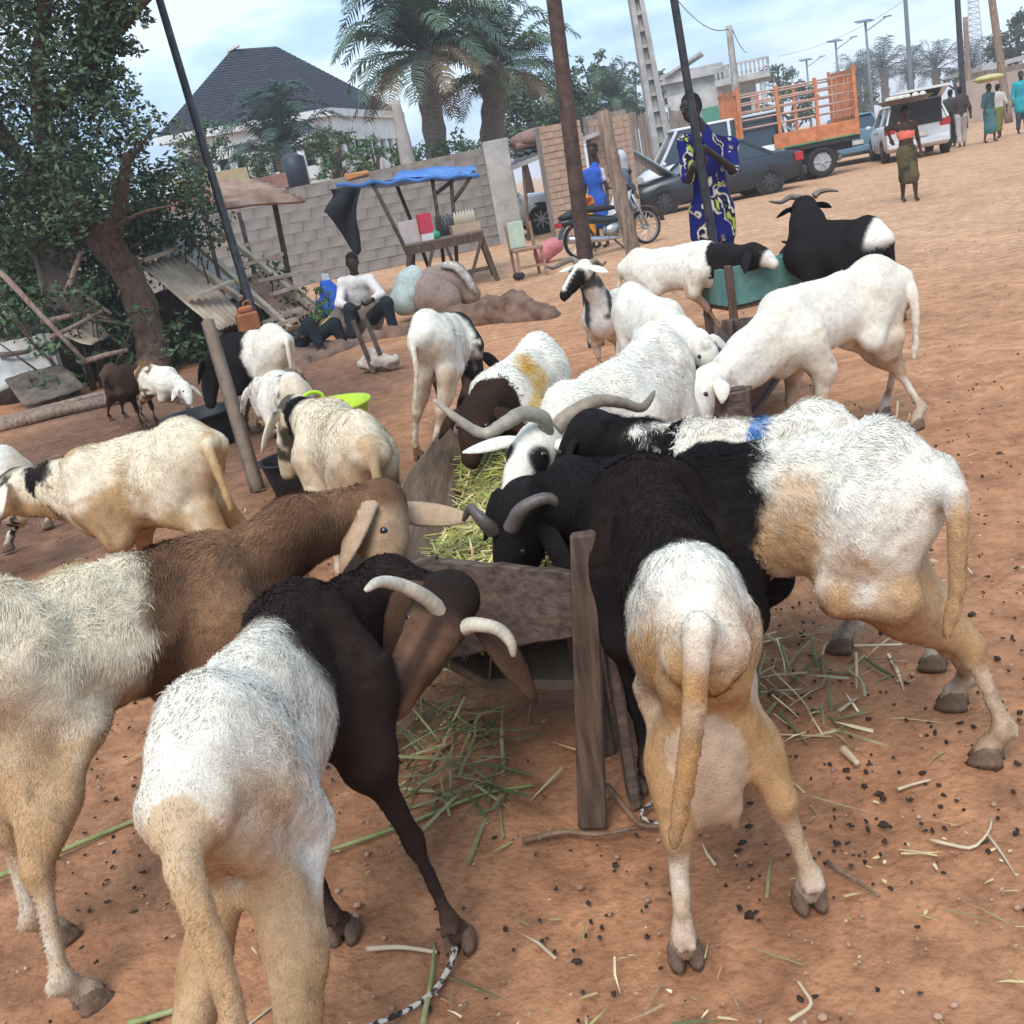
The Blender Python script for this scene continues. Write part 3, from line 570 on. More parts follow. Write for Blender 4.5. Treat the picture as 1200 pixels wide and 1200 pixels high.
for _ in range(420):      # cloven hoof prints
    hx, hy, ha = rg.uniform(-2.4, 3.2), rg.uniform(1.1, 5.5), rg.uniform(0, 6.28); q = np.where((np.abs(Pn[:, 0]-hx) < .1) & (np.abs(Pn[:, 1]-hy) < .1))[0]
    if len(q) == 0: continue
    ux, uy = (Pn[q, 0]-hx)*math.cos(ha)+(Pn[q, 1]-hy)*math.sin(ha), -(Pn[q, 0]-hx)*math.sin(ha)+(Pn[q, 1]-hy)*math.cos(ha); r_ = np.sqrt((ux/.042)**2+(uy/.03)**2)
    dz[q] += -.010*np.exp(-r_**2*1.2)+.004*np.exp(-(r_-1.6)**2*5)
P[near, 2] += dz
trk = np.zeros(len(P))
for (x0_, sl_, w_) in ((2.6, .30, .11), (4.05, .30, .11), (3.6, .46, .10), (5.0, .46, .10), (1.2, .62, .12)):
    d_ = P[:, 0]-(x0_+sl_*(P[:, 1]-5)+.25*np.sin(P[:, 1]*.35+x0_)); trk = np.maximum(trk, np.exp(-(d_/w_)**2)*sstep(4.5, 8, P[:, 1])*sstep(34, 24, P[:, 1])*(.6+.5*fbm(P, .8, 19)))
P[:, 2] -= .014*trk
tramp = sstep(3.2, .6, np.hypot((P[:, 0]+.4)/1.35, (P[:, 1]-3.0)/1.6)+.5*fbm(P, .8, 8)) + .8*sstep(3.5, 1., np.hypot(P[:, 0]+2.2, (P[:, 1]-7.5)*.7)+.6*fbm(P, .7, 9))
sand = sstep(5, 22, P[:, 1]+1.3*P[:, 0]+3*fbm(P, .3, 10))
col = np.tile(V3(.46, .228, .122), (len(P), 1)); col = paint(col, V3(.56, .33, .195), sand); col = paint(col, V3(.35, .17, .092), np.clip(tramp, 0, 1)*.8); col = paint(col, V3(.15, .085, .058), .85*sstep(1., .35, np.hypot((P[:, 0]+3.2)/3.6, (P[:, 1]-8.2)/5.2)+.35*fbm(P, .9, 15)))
col *= (1+.12*fbm(P, 2.2, 11)+.08*fbm(P, 9, 12)*sstep(14, 6, rr))[:, None]
col *= (1-.13*trk)[:, None]; nx, ny = len(GX), len(GY); ii, jj = np.meshgrid(np.arange(nx-1), np.arange(ny-1), indexing='ij'); a = (ii*ny+jj).ravel()
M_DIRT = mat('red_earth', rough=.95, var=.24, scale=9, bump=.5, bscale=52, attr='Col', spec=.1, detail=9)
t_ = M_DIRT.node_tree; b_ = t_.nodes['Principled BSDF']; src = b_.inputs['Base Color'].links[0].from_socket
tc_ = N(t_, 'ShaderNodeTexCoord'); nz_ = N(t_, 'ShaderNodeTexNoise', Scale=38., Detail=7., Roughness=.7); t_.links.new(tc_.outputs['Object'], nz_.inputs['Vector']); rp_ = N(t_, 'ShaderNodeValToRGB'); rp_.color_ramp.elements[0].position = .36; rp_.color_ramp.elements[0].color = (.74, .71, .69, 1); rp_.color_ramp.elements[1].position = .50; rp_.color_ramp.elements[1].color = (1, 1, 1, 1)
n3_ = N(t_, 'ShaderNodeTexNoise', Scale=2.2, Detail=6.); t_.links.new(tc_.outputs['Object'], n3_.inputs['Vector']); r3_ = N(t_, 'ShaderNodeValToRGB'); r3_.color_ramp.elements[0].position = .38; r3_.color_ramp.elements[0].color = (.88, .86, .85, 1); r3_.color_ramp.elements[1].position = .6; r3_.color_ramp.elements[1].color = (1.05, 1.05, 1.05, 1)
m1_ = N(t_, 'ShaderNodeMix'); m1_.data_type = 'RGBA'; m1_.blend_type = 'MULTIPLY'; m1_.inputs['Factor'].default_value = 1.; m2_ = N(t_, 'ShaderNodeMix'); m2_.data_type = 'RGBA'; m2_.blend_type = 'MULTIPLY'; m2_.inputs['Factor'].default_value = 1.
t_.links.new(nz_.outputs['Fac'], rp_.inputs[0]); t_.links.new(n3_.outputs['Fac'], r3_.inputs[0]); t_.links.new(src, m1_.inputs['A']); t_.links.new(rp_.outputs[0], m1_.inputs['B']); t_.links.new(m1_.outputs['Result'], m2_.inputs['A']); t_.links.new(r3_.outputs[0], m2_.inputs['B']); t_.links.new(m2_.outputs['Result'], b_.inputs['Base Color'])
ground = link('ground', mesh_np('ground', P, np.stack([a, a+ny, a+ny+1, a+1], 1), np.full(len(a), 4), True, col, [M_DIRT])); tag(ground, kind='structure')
def scatter(n, region, fn):
    """region(rng) -> x, y arrays; fn -> verts (n,k,3), faces template, colours"""
    pass
def pick(n, dens=None):
    """random ground points, thinning with distance so they read evenly in perspective"""
    y = np.exp(RNG.uniform(math.log(1.15), math.log(16), n)); x = (RNG.random(n)*1.5-.72)*y*1.05; return x, y
M_DUNG = mat('dung', (.045, .028, .02), rough=.9, var=.4, scale=30, bump=.3)
n = 5200; x, y = pick(n); cl = 1.6*fbm(np.stack([x, y, x*0], 1), 1.6, 20)-.12; keep = RNG.random(n) < np.clip(.35+1.1*cl+.35*(np.hypot(x+.2, y-3.2) < 3), .06, 1); x, y = x[keep], y[keep]; n = len(x)
ic = MB(); ic.ell((0, 0, 0), (1, 1, 1), 6, 4); iv = np.array(ic.v); s = (.0022+.0028*RNG.random(n)*(1+(RNG.random(n) < .05)*1.4))[:, None, None]
vs = iv[None]*s*(1+1.4*RNG.random((n, 1, 3))**3)*(1+.25*RNG.normal(0, 1, (n, len(iv), 1)))*V3(1, 1, .6)+np.stack([x, y, .003+.004*RNG.random(n)], 1)[:, None]
lp = []; ct = []
for f_ in ic.f: lp.append(f_); 
base = np.arange(n)*len(iv); loops = np.concatenate([np.concatenate([np.array(f_)+b_ for f_ in ic.f]) for b_ in base]); counts = np.tile([len(f_) for f_ in ic.f], n)
tag(link('sheep_droppings', mesh_np('sheep_droppings', vs.reshape(-1, 3), loops, counts, True, None, [M_DUNG])), 'dark sheep droppings scattered over the red earth', 'dung', kind='stuff')
M_STRAW = mat('straw', rough=.8, var=.2, scale=20, bump=0, attr='Col')
def blades(name, P0, D, ln, wd, cols, bend=.25, mats=None, up=None):
    """n thin grass blades: two quads and a tip each, folded so that they have depth"""
    n = len(P0); D = D/np.linalg.norm(D, axis=1)[:, None]; s = np.cross(D, np.tile(Z, (n, 1))+RNG.normal(0, .3, (n, 3))); s /= np.maximum(1e-6, np.linalg.norm(s, axis=1))[:, None]
    u = np.cross(s, D); w_ = (wd*.5)[:, None]; l = ln[:, None]; bd = (RNG.normal(0, bend, n)*ln)[:, None]
    a_ = P0; m1 = P0+D*l*.5+s*bd*.4; t = P0+D*l+s*bd-u*l*.06
    vs = np.stack([a_-s*w_, a_+u*w_*.5, a_+s*w_, m1-s*w_, m1+u*w_*.6, m1+s*w_, t], 1)
    i7 = np.arange(n)[:, None]*7; lo = np.concatenate([i7+[0, 1, 4, 3], i7+[1, 2, 5, 4], i7+[3, 4, 6], i7+[4, 5, 6]], 1).ravel(); ct = np.tile([4, 4, 3, 3], n)
    return link(name, mesh_np(name, vs.reshape(-1, 3), lo, ct, False, np.repeat(cols[:, None], 7, 1).reshape(-1, 3), mats or [M_STRAW]))
def hue(n, cs):
    c = np.array(cs)[RNG.integers(0, len(cs), n)]; return c*(.7+.6*RNG.random((n, 1)))
ST = [(.55, .42, .22), (.45, .36, .18), (.62, .52, .34), (.30, .28, .10), (.36, .24, .13)]
n = 8000; x, y = pick(n); cl = fbm(np.stack([x, y, x*0], 1), 1.6, 22); keep = RNG.random(n) < np.clip(.3+1.2*cl, .05, 1); x, y = x[keep], y[keep]; n = len(x)
an = RNG.uniform(0, 6.28, n); D = np.stack([np.cos(an), np.sin(an), RNG.normal(0, .06, n)], 1)
ln = .008+.035*RNG.random(n)**4+.07*(RNG.random(n) < .02); o = blades('straw_litter', np.stack([x, y, .008+.004*RNG.random(n)], 1), D, ln, .003+.004*RNG.random(n), hue(n, ST)); tag(o, 'scattered bits of straw and pale chaff on the red earth', 'straw', kind='stuff')
# small stones and lumps of earth
n = 1300; x, y = pick(n); s = (.002+.006*RNG.random(n)**3)[:, None, None]; vs = iv[None]*s*(1+.7*RNG.random((n, len(iv), 1))*0+.6*RNG.random((n, 1, 3)))*V3(1, 1, .6)+np.stack([x, y, .004+0*x], 1)[:, None]
base = np.arange(n)*len(iv); loops = np.concatenate([np.concatenate([np.array(f_)+b_ for f_ in ic.f]) for b_ in base]); counts = np.tile([len(f_) for f_ in ic.f], n)
M_STONE = mat('gravel', (.36, .22, .15), rough=.9, var=.4, scale=3, bump=.2)
tag(link('pebbles', mesh_np('pebbles', vs.reshape(-1, 3), loops, counts, True, None, [M_STONE])), 'small pale stones and crumbs of earth on the ground', 'pebbles', kind='stuff')
# ------------------------------------------------------------------ troughs
M_PLANK = mat('weathered_plank', (.055, .034, .024), color2=(.14, .09, .064), rough=.85, scale=5, stretch=(12, 12, 1.2), bump=.3, bscale=6)
M_PLANKX = mat('weathered_plank_dark', (.055, .036, .028), color2=(.15, .105, .08), rough=.85, scale=5, stretch=(1.0, 9, 9), bump=.25, bscale=8)
M_GREYWOOD = mat('grey_wood', (.12, .085, .06), color2=(.26, .19, .14), rough=.85, scale=3, stretch=(5, 1, 5), bump=.15, bscale=20, noise_low=.2, noise_hi=.8)
M_TROUGHB = mat('brown_trough_board', (.10, .062, .042), color2=(.24, .165, .115), rough=.9, scale=4, stretch=(7, .8, 7), bump=.3, bscale=9, spec=.1, noise_low=.25, noise_hi=.75)
M_HAY = mat('hay', rough=.8, var=.2, scale=15, bump=0, attr='Col')
tr = thing('feeding_trough', 'long wooden feeding trough full of hay with a broad dark end board', 'trough', (0, 2.2, 0))
O = V3(0, 2.2, 0)
def board(name, pts, th, m_, parent, o0, rot=0):
    """plank whose face is the quad pts (world), th thick, with slightly uneven edges"""
    a, b, c_, d = [np.asarray(q, float)-o0 for q in pts]; nn = nrm(np.cross(b-a, d-a)); K = 9; vs = []; fs = []
    for i in range(K):
        t = i/(K-1); p, q = lerp(a, b, t), lerp(d, c_, t); e = nrm(q-p)
        p = p+e*random.uniform(-.004, .004); q = q+e*random.uniform(-.004, .004); w_ = nn*random.uniform(-.002, .002)
        vs += [p+w_, q+w_, q+w_-nn*th, p+w_-nn*th]
    for i in range(K-1):
        for j in range(4): fs.append((i*4+j, i*4+(j+1) % 4, i*4+4+(j+1) % 4, i*4+4+j))
    fs += [(3, 2, 1, 0), (K*4-4, K*4-3, K*4-2, K*4-1)]
    mb = MB(); mb.add(vs, fs); o = mb.build(name, m_, parent, bevel=.004); return o
board('end_board', [at(505, 775, 2.36), at(672, 746, 2.10), at(667, 671, 2.10), at(505, 656, 2.36)], .028, M_PLANKX, tr, O)
board('end_board', [V3(-.42, 2.40, .40), V3(-.26, 2.37, .34), V3(-.20, 2.36, .60), V3(-.46, 2.42, .55)], .026, M_PLANKX, tr, O)
sb = [V3(-.14, 2.36, .24), V3(-.00, 4.10, .24), V3(-.20, 4.14, .54), V3(-.50, 2.42, .54)]
for t0, t1 in ((0, .47), (.485, 1)): board('side_board', [lerp(sb[0], sb[3], t0), lerp(sb[1], sb[2], t0), lerp(sb[1], sb[2], t1), lerp(sb[0], sb[3], t1)], .025, M_TROUGHB, tr, O)
board('side_board', [V3(.28, 4.06, .22), V3(.08, 2.20, .22), V3(.16, 2.18, .54), V3(.40, 4.06, .54)], .025, M_PLANK, tr, O)
board('bottom_board', [V3(.08, 2.30, .225), V3(.30, 4.05, .225), V3(-.02, 4.08, .225), V3(-.14, 2.40, .225)], .03, M_GREYWOOD, tr, O)
b = MB(); b.bar(gp(694, 968)-O, at(684, 624, 2.045)-O, .064, .035, up=(0, 1, 0), jit=.004); b.build('post', M_PLANK, tr, bevel=.006)
b = MB(); b.bar(V3(.155, 2.075, 0)-O, V3(.163, 2.085, .66)-O, .03, .07, up=(0, 1, 0), jit=.004); b.build('post', M_PLANKX, tr, bevel=.006)
b = MB(); b.bar(V3(.115, 2.34, 0)-O, V3(.115, 2.30, .635)-O, .075, .09, up=(0, 1, 0), jit=.006); b.build('post', M_PLANK, tr, bevel=.008)
for (xx, yy) in ((-.15, 4.12), (.36, 4.1), (-.46, 2.47)):
    b = MB(); b.bar(V3(xx, yy, 0)-O, V3(xx, yy, .5)-O, .06, .05, up=(0, 1, 0), jit=.004); b.build('post', M_PLANK, tr, bevel=.005)
b = MB(); b.bar(V3(.12, 2.30, .50)-O, V3(.52, 2.52, .47)-O, .03, .06, jit=.004); b.build('rail', M_PLANKX, tr, bevel=.004)
HAYC = [(.42, .36, .10), (.50, .43, .16), (.34, .34, .08), (.24, .30, .06), (.58, .50, .24), (.30, .22, .08)]
def haypile(n, f, colours, name, label, ln=(.08, .14), wd=.004):
    t, u = RNG.random(n), RNG.random(n); p, hgt = f(t, u); p = p.copy(); p[:, 2] += hgt*RNG.random(n)**.4
    an = RNG.uniform(0, 6.28, n); D = np.stack([np.cos(an), np.sin(an), RNG.normal(.05, .30, n)], 1); l = ln[0]+(ln[1]-ln[0])*RNG.random(n)
    o = blades(name, p-D*l[:, None]*.5, D, l, wd*(.5+RNG.random(n)), hue(n, colours), .3, [M_HAY]); tag(o, label, 'hay', kind='stuff'); return o
def hay1(t, u):
    y = 2.42+t*1.65; xl = -.30+.19*t; xr = .10+.2*t; x = xl+(xr-xl)*u; return np.stack([x, y, .25+0*x], 1), .17+.05*np.sin(u*3.14)+.03*np.sin(t*9)
haypile(9000, hay1, HAYC, 'hay', 'yellow green hay filling the wooden trough', (.07, .16), .006)
# trough behind the tall white sheep
t2 = thing('feeding_trough', 'low dark wooden trough under the lowered heads of two white sheep', 'trough', (1.2, 4.9, 0)); O2 = V3(1.2, 4.9, 0)
a0, a1 = V3(.80, 4.15, 0), V3(1.62, 5.75, 0); ax_ = nrm(a1-a0); sx_ = np.cross(ax_, Z)
for s in (-1, 1):
    board('side_board', [a0+sx_*s*.12+Z*.22, a1+sx_*s*.12+Z*.22, a1+sx_*s*.24+Z*.43, a0+sx_*s*.24+Z*.43], .025, M_PLANKX, t2, O2)
    for e_ in (a0+ax_*.06, a1-ax_*.06):
        b = MB(); b.bar(e_+sx_*s*.27-O2, e_+sx_*s*.20+Z*.46-O2, .06, .05, up=ax_, jit=.004); b.build('leg', M_PLANK, t2, bevel=.005)
board('bottom_board', [a0-sx_*.14+Z*.21, a1-sx_*.14+Z*.21, a1+sx_*.14+Z*.21, a0+sx_*.14+Z*.21], -.025, M_PLANK, t2, O2)
for e_ in (a0, a1): board('end_board', [e_-sx_*.24+Z*.2, e_+sx_*.24+Z*.2, e_+sx_*.26+Z*.45, e_-sx_*.26+Z*.45], .025, M_PLANKX, t2, O2)
# green painted trough
M_GREENP = mat('flaking_green_paint', (.055, .17, .16), color2=(.15, .30, .27), rough=.7, scale=6, bump=.3, noise_low=.3, noise_hi=.7)
t3 = thing('feeding_trough', 'trough of faded blue green boards beside the black ram', 'trough', (2.3, 7.8, 0)); O3 = V3(2.3, 7.8, 0)
g0, g1 = V3(1.88, 7.55, 0), V3(2.86, 7.75, 0); ax_ = nrm(g1-g0); sx_ = np.cross(Z, ax_)
board('side_board', [g0+Z*.26, g1+Z*.26, g1+Z*.54, g0+Z*.54], .028, M_GREENP, t3, O3)
board('side_board', [g0+sx_*.42+Z*.26, g1+sx_*.42+Z*.26, g1+sx_*.42+Z*.5, g0+sx_*.42+Z*.5], .028, M_GREENP, t3, O3)
board('bottom_board', [g0+sx_*.02+Z*.25, g1+sx_*.02+Z*.25, g1+sx_*.42+Z*.25, g0+sx_*.42+Z*.25], .03, M_PLANK, t3, O3)
for e_ in (g0, g1):
    board('end_board', [e_+sx_*.02+Z*.26, e_+sx_*.40+Z*.26, e_+sx_*.40+Z*.53, e_+sx_*.02+Z*.53], .025, M_GREENP, t3, O3)
    for s in (-.01, .43):
        b = MB(); b.bar(e_+sx_*s-O3, e_+sx_*s+Z*.56-O3, .05, .05, up=sx_, jit=.004); b.build('leg', M_PLANK, t3, bevel=.005)
# cut green grass under the front ewe's head, loose stalks, twigs, ropes
def gr1(t, u):
    an = t*6.28; r = np.sqrt(u); return np.stack([-.28+.14*r*np.cos(an), 2.42+.34*r*np.sin(an), .005+0*t], 1), .08*(1-r*.8)
GRS = [(.12, .135, .05), (.17, .18, .07), (.23, .22, .10), (.30, .27, .15), (.10, .115, .045)]
o = haypile(90, gr1, GRS, 'cut_grass', 'heap of cut green grass on the ground under the front ewe', (.12, .34), .008); o['category'] = 'grass'
def gr2(t, u):
    an = t*6.28; r = np.sqrt(u); return np.stack([.66+.30*r*np.cos(an), 2.48+.32*r*np.sin(an), .005+0*t], 1), .025*(1-r*.8)
o = haypile(95, gr2, GRS[2:]+ST[:3], 'trampled_grass', 'trampled grey green stalks on the ground beside the standing ewes', (.08, .26), .008); o['category'] = 'grass'
def gr3(t, u):
    x, y = pick(len(t)); return np.stack([x*.55, y*.9, .006+0*t], 1), .01+0*t
o = haypile(200, gr3, GRS[2:]+ST, 'grass_stalks', 'loose grass stalks strewn over the trampled earth', (.04, .15), .005); o['category'] = 'grass'
M_STALK = mat('green_stalk', (.20, .24, .07), color2=(.34, .34, .16), rough=.6, scale=20, bump=.1); M_TWIG = mat('dry_twig', (.13, .075, .05), color2=(.26, .17, .11), rough=.9, scale=20, bump=.5)
M_PALE = mat('pale_stalk', (.50, .38, .24), color2=(.62, .50, .34), rough=.8, scale=20, bump=.1)
def stick(name, label, cat, pts, r, m_, group=None, n=6):
    P_ = catmull([gp(*q[:2], q[2] if len(q) > 2 else .008+r) for q in pts], 12); c0 = P_[0].copy(); c0[2] = 0; b = MB(); b.tube([q-c0 for q in P_], [r*(1-.35*i/11) for i in range(12)], n)
    o = b.build(name, m_, None, True, loc=c0); tag(o, label, cat, group); return o
stick('grass_stem', 'long green grass stem running from the front ewe to the trough post', 'stem', [(330, 1015), (470, 968), (560, 932), (625, 920)], .006, M_STALK)
stick('grass_stem', 'thick green stem lying behind the front ewe at the left', 'stem', [(-10, 1030), (60, 1002), (150, 965), (215, 940)], .008, M_STALK)
stick('grass_stem', 'green stem lying below the front ewe at the bottom', 'stem', [(150, 1200), (215, 1180), (245, 1162)], .007, M_STALK)
stick('grass_stem', 'short stem standing off the ground beside the roped foot', 'stem', [(495, 1200), (505, 1150), (510, 1105)], .006, M_STALK)
stick('grass_stem', 'dry stem lying beside the roped foot of the front ewe', 'stem', [(430, 1112), (470, 1110), (512, 1116)], .006, M_PALE)
stick('twig', 'brown twig lying at the foot of the trough post', 'twig', [(612, 985), (660, 975), (700, 978), (745, 970)], .007, M_TWIG)
stick('twig', 'bent dark twig between the trough post and the udder', 'twig', [(712, 920), (735, 950), (752, 967), (785, 968)], .007, M_TWIG)
stick('twig', 'thin dark twig on bare earth right of the standing ewe', 'twig', [(970, 1010), (1000, 1030), (1030, 1050)], .005, M_TWIG)
stick('twig', 'dark curved root in the trampled stalks', 'root', [(900, 812), (935, 812), (965, 800), (962, 775)], .009, M_TWIG)
stick('straw_stalk', 'pale bent straw at the lower right', 'straw', [(1090, 984), (1115, 990), (1140, 993), (1158, 975), (1162, 960)], .004, M_PALE)
stick('straw_stalk', 'pale straw lying near the bottom edge', 'straw', [(925, 1196), (950, 1178), (942, 1160), (935, 1150)], .004, M_PALE)
stick('straw_stalk', 'stiff pale stalk pointing at the hind foot of the big ewe', 'straw', [(1052, 925), (1070, 919), (1090, 914)], .004, M_PALE)
stick('straw_stalk', 'short thick cut stalk on bare earth', 'straw', [(988, 878), (1005, 895)], .011, M_PALE)
M_ROPE = mat('braided_rope', (.03, .02, .018), color2=(.55, .48, .42), rough=.9, scale=60, bump=.3, noise_low=.45, noise_hi=.55)
stick('rope', 'black and white braided rope trailing from the front foot of the horned ewe', 'rope', [(533, 1110, .05), (528, 1130, .02), (510, 1160), (480, 1182), (440, 1200), (400, 1215)], .007, M_ROPE)
stick('rope', 'braided tether trailing behind the udder of the standing ewe', 'rope', [(800, 880), (780, 920), (765, 940), (750, 955), (770, 965), (795, 962)], .006, M_ROPE)
stick('rope', 'knotted pale string round the foot of the tall white sheep', 'string', [(1052, 470, .12), (1050, 490, .05), (1040, 497), (1062, 496), (1066, 484, .06)], .006, M_PALE)
# poles
M_RUST = mat('rusty_pipe', (.055, .035, .03), color2=(.13, .08, .065), rough=.7, scale=9, bump=.3, metal=.3)
M_PIPE = mat('dark_pipe', (.03, .033, .038), color2=(.07, .07, .075), rough=.5, scale=9, bump=.15, metal=.5)
M_POLEW = mat('rough_post', (.17, .11, .08), color2=(.34, .25, .19), rough=.9, scale=6, stretch=(5, 5, .8), bump=.8, bscale=14)
def pole(name, label, cat, base, top, r0, r1, m_, n=10, wob=0., extend=0., group=None):
    base = np.asarray(base, float); top = np.asarray(top, float); top = top+(top-base)*extend; b = MB(); k = 14
    b.tube([lerp(base, top, i/(k-1))-base*V3(1, 1, 0)+(V3(random.uniform(-wob, wob), random.uniform(-wob, wob), 0) if 0 < i < k-1 else 0) for i in range(k)], [lerp(r0, r1, i/(k-1))*(1+random.uniform(-wob, wob)*4) for i in range(k)], n)
    o = b.build(name, m_, None, True, loc=base*V3(1, 1, 0)); tag(o, label, cat, group); return o
q0 = gp(312, 400); pole('metal_pole', 'thin dark metal pole leaning left above the fallen shed roof', 'pole', V3(*at(303, 385, 13)[:2], 0), at(187, 0, 13.6), .055, .045, M_PIPE, extend=.25)
q0 = gp(698, 405); pole('metal_pole', 'thick rusty metal pole standing behind the ram with the big horns', 'pole', q0*V3(1, 1, 0)-Z*.1, at(649, 0, q0[1]), .070, .056, M_RUST, extend=.3)
q0 = V3(2.42, 9.0, 0); pole('metal_pole', 'slim bluish metal pole gripped by the man in patterned blue', 'pole', at(840, 290, 9.3)*V3(1, 1, 0), at(790, 0, 9.3), .040, .032, M_PIPE, extend=.3)
q0 = gp(755, 335); pole('wooden_post', 'rough leaning wooden post with a split top near the motorbike', 'post', at(752, 325, 10.0)*V3(1, 1, 0), at(706, 130, 10.2), .085, .06, M_POLEW, wob=.012)
pole('plank_post', 'weathered plank leaning in the ground between the sheep at the left', 'post', gp(303, 577), at(243, 376, 6.35), .045, .04, M_GREYWOOD, n=4)
# ------------------------------------------------------------------ trees and plants
M_LEAF = mat('leaves', rough=.55, var=.25, scale=2, bump=0, attr='Col', spec=.35)
M_BARK = mat('bark', (.06, .036, .027), color2=(.14, .085, .06), rough=.95, scale=7, stretch=(3, 3, 1), bump=1., bscale=18)
M_PALMTR = mat('palm_trunk', (.10, .08, .065), color2=(.22, .18, .15), rough=.95, scale=5, stretch=(1, 1, 6), bump=.9, bscale=8)
M_SOLID = {}
def flat(name, c, rough=.7, **kw):
    if name not in M_SOLID: M_SOLID[name] = mat(name, c, rough, **{**dict(var=.12, scale=5, bump=.1), **kw})
    return M_SOLID[name]
def leaf_cloud(name, C, size, cols, parent=None, o0=V3(0, 0, 0), droop=.35, narrow=.45):
    """one small folded leaf at every point of C, with uneven tilt"""
    n = len(C); d = RNG.normal(0, 1, (n, 3)); d[:, 2] = d[:, 2]*.6-droop; d /= np.linalg.norm(d, axis=1)[:, None]
    s = np.cross(d, RNG.normal(0, 1, (n, 3))); s /= np.maximum(1e-6, np.linalg.norm(s, axis=1))[:, None]; u = np.cross(s, d)
    l = (size*(.6+.8*RNG.random(n)))[:, None]; w_ = l*narrow*.5
    a = C-d*l*.5; b_ = C+s*w_+u*l*.08; t = C+d*l*.5; e_ = C-s*w_+u*l*.08
    vs = np.stack([a, b_, t, e_], 1).reshape(-1, 3)-o0; i4 = np.arange(n)[:, None]*4
    cc = hue(n, cols)*(1+.25*fbm(C, .9, 33))[:, None]
    return link(name, mesh_np(name, vs, np.concatenate([i4+[0, 1, 2], i4+[0, 2, 3]], 1).ravel(), np.full(2*n, 3), False, np.repeat(cc[:, None], 4, 1).reshape(-1, 3), [M_LEAF]), parent)
def clumps(cents, rads, per, flatz=.8):
    o = []
    for c_, r_ in zip(cents, rads):
        k = max(3, int(per*r_**2)); v = RNG.normal(0, 1, (k, 3)); v /= np.linalg.norm(v, axis=1)[:, None]; o.append(np.asarray(c_)+v*(r_*RNG.random((k, 1))**.45)*V3(1, 1, flatz))
    return np.concatenate(o)
GRN = [(.035, .07, .028), (.05, .09, .035), (.03, .055, .03), (.07, .11, .04), (.045, .075, .045)]
GRB = [(.055, .10, .058), (.075, .125, .065), (.05, .085, .06), (.09, .14, .065)]
def broadleaf(label, base, h, cr, crad, n_cl, per, size, trunk_r, cols=GRB, name='broadleaf_tree', cat='tree', group=None, flatz=.8, seed=1, hollow=.25):
    rg = np.random.default_rng(seed); base = np.asarray(base, float); root = thing(name, label, cat, base, 0, group)
    cen = V3(0, 0, h-crad*flatz*.8); b = MB()
    b.tube(catmull([V3(0, 0, -.1), V3(.04*h*rg.normal(), .02*h, h*.3), cen*.8], 8), [trunk_r*(1.25-.09*i) for i in range(8)], 8)
    cs, rs = [], []
    for i in range(n_cl):
        v = rg.normal(0, 1, 3); v /= np.linalg.norm(v); v *= (hollow+(1-hollow)*rg.random()**.5); p = cen+v*V3(crad, crad, crad*flatz); cs.append(p); rs.append(crad*rg.uniform(.22, .40))
        if i % 2 == 0: b.tube(catmull([cen*.7, lerp(cen*.75, p, .5)+V3(0, 0, .06*h), p], 5), [trunk_r*.4, trunk_r*.32, trunk_r*.22, trunk_r*.15, trunk_r*.06], 5)
    b.build('trunk', M_BARK, root, True); leaf_cloud('crown', clumps(cs, rs, per), size, cols, root); return root
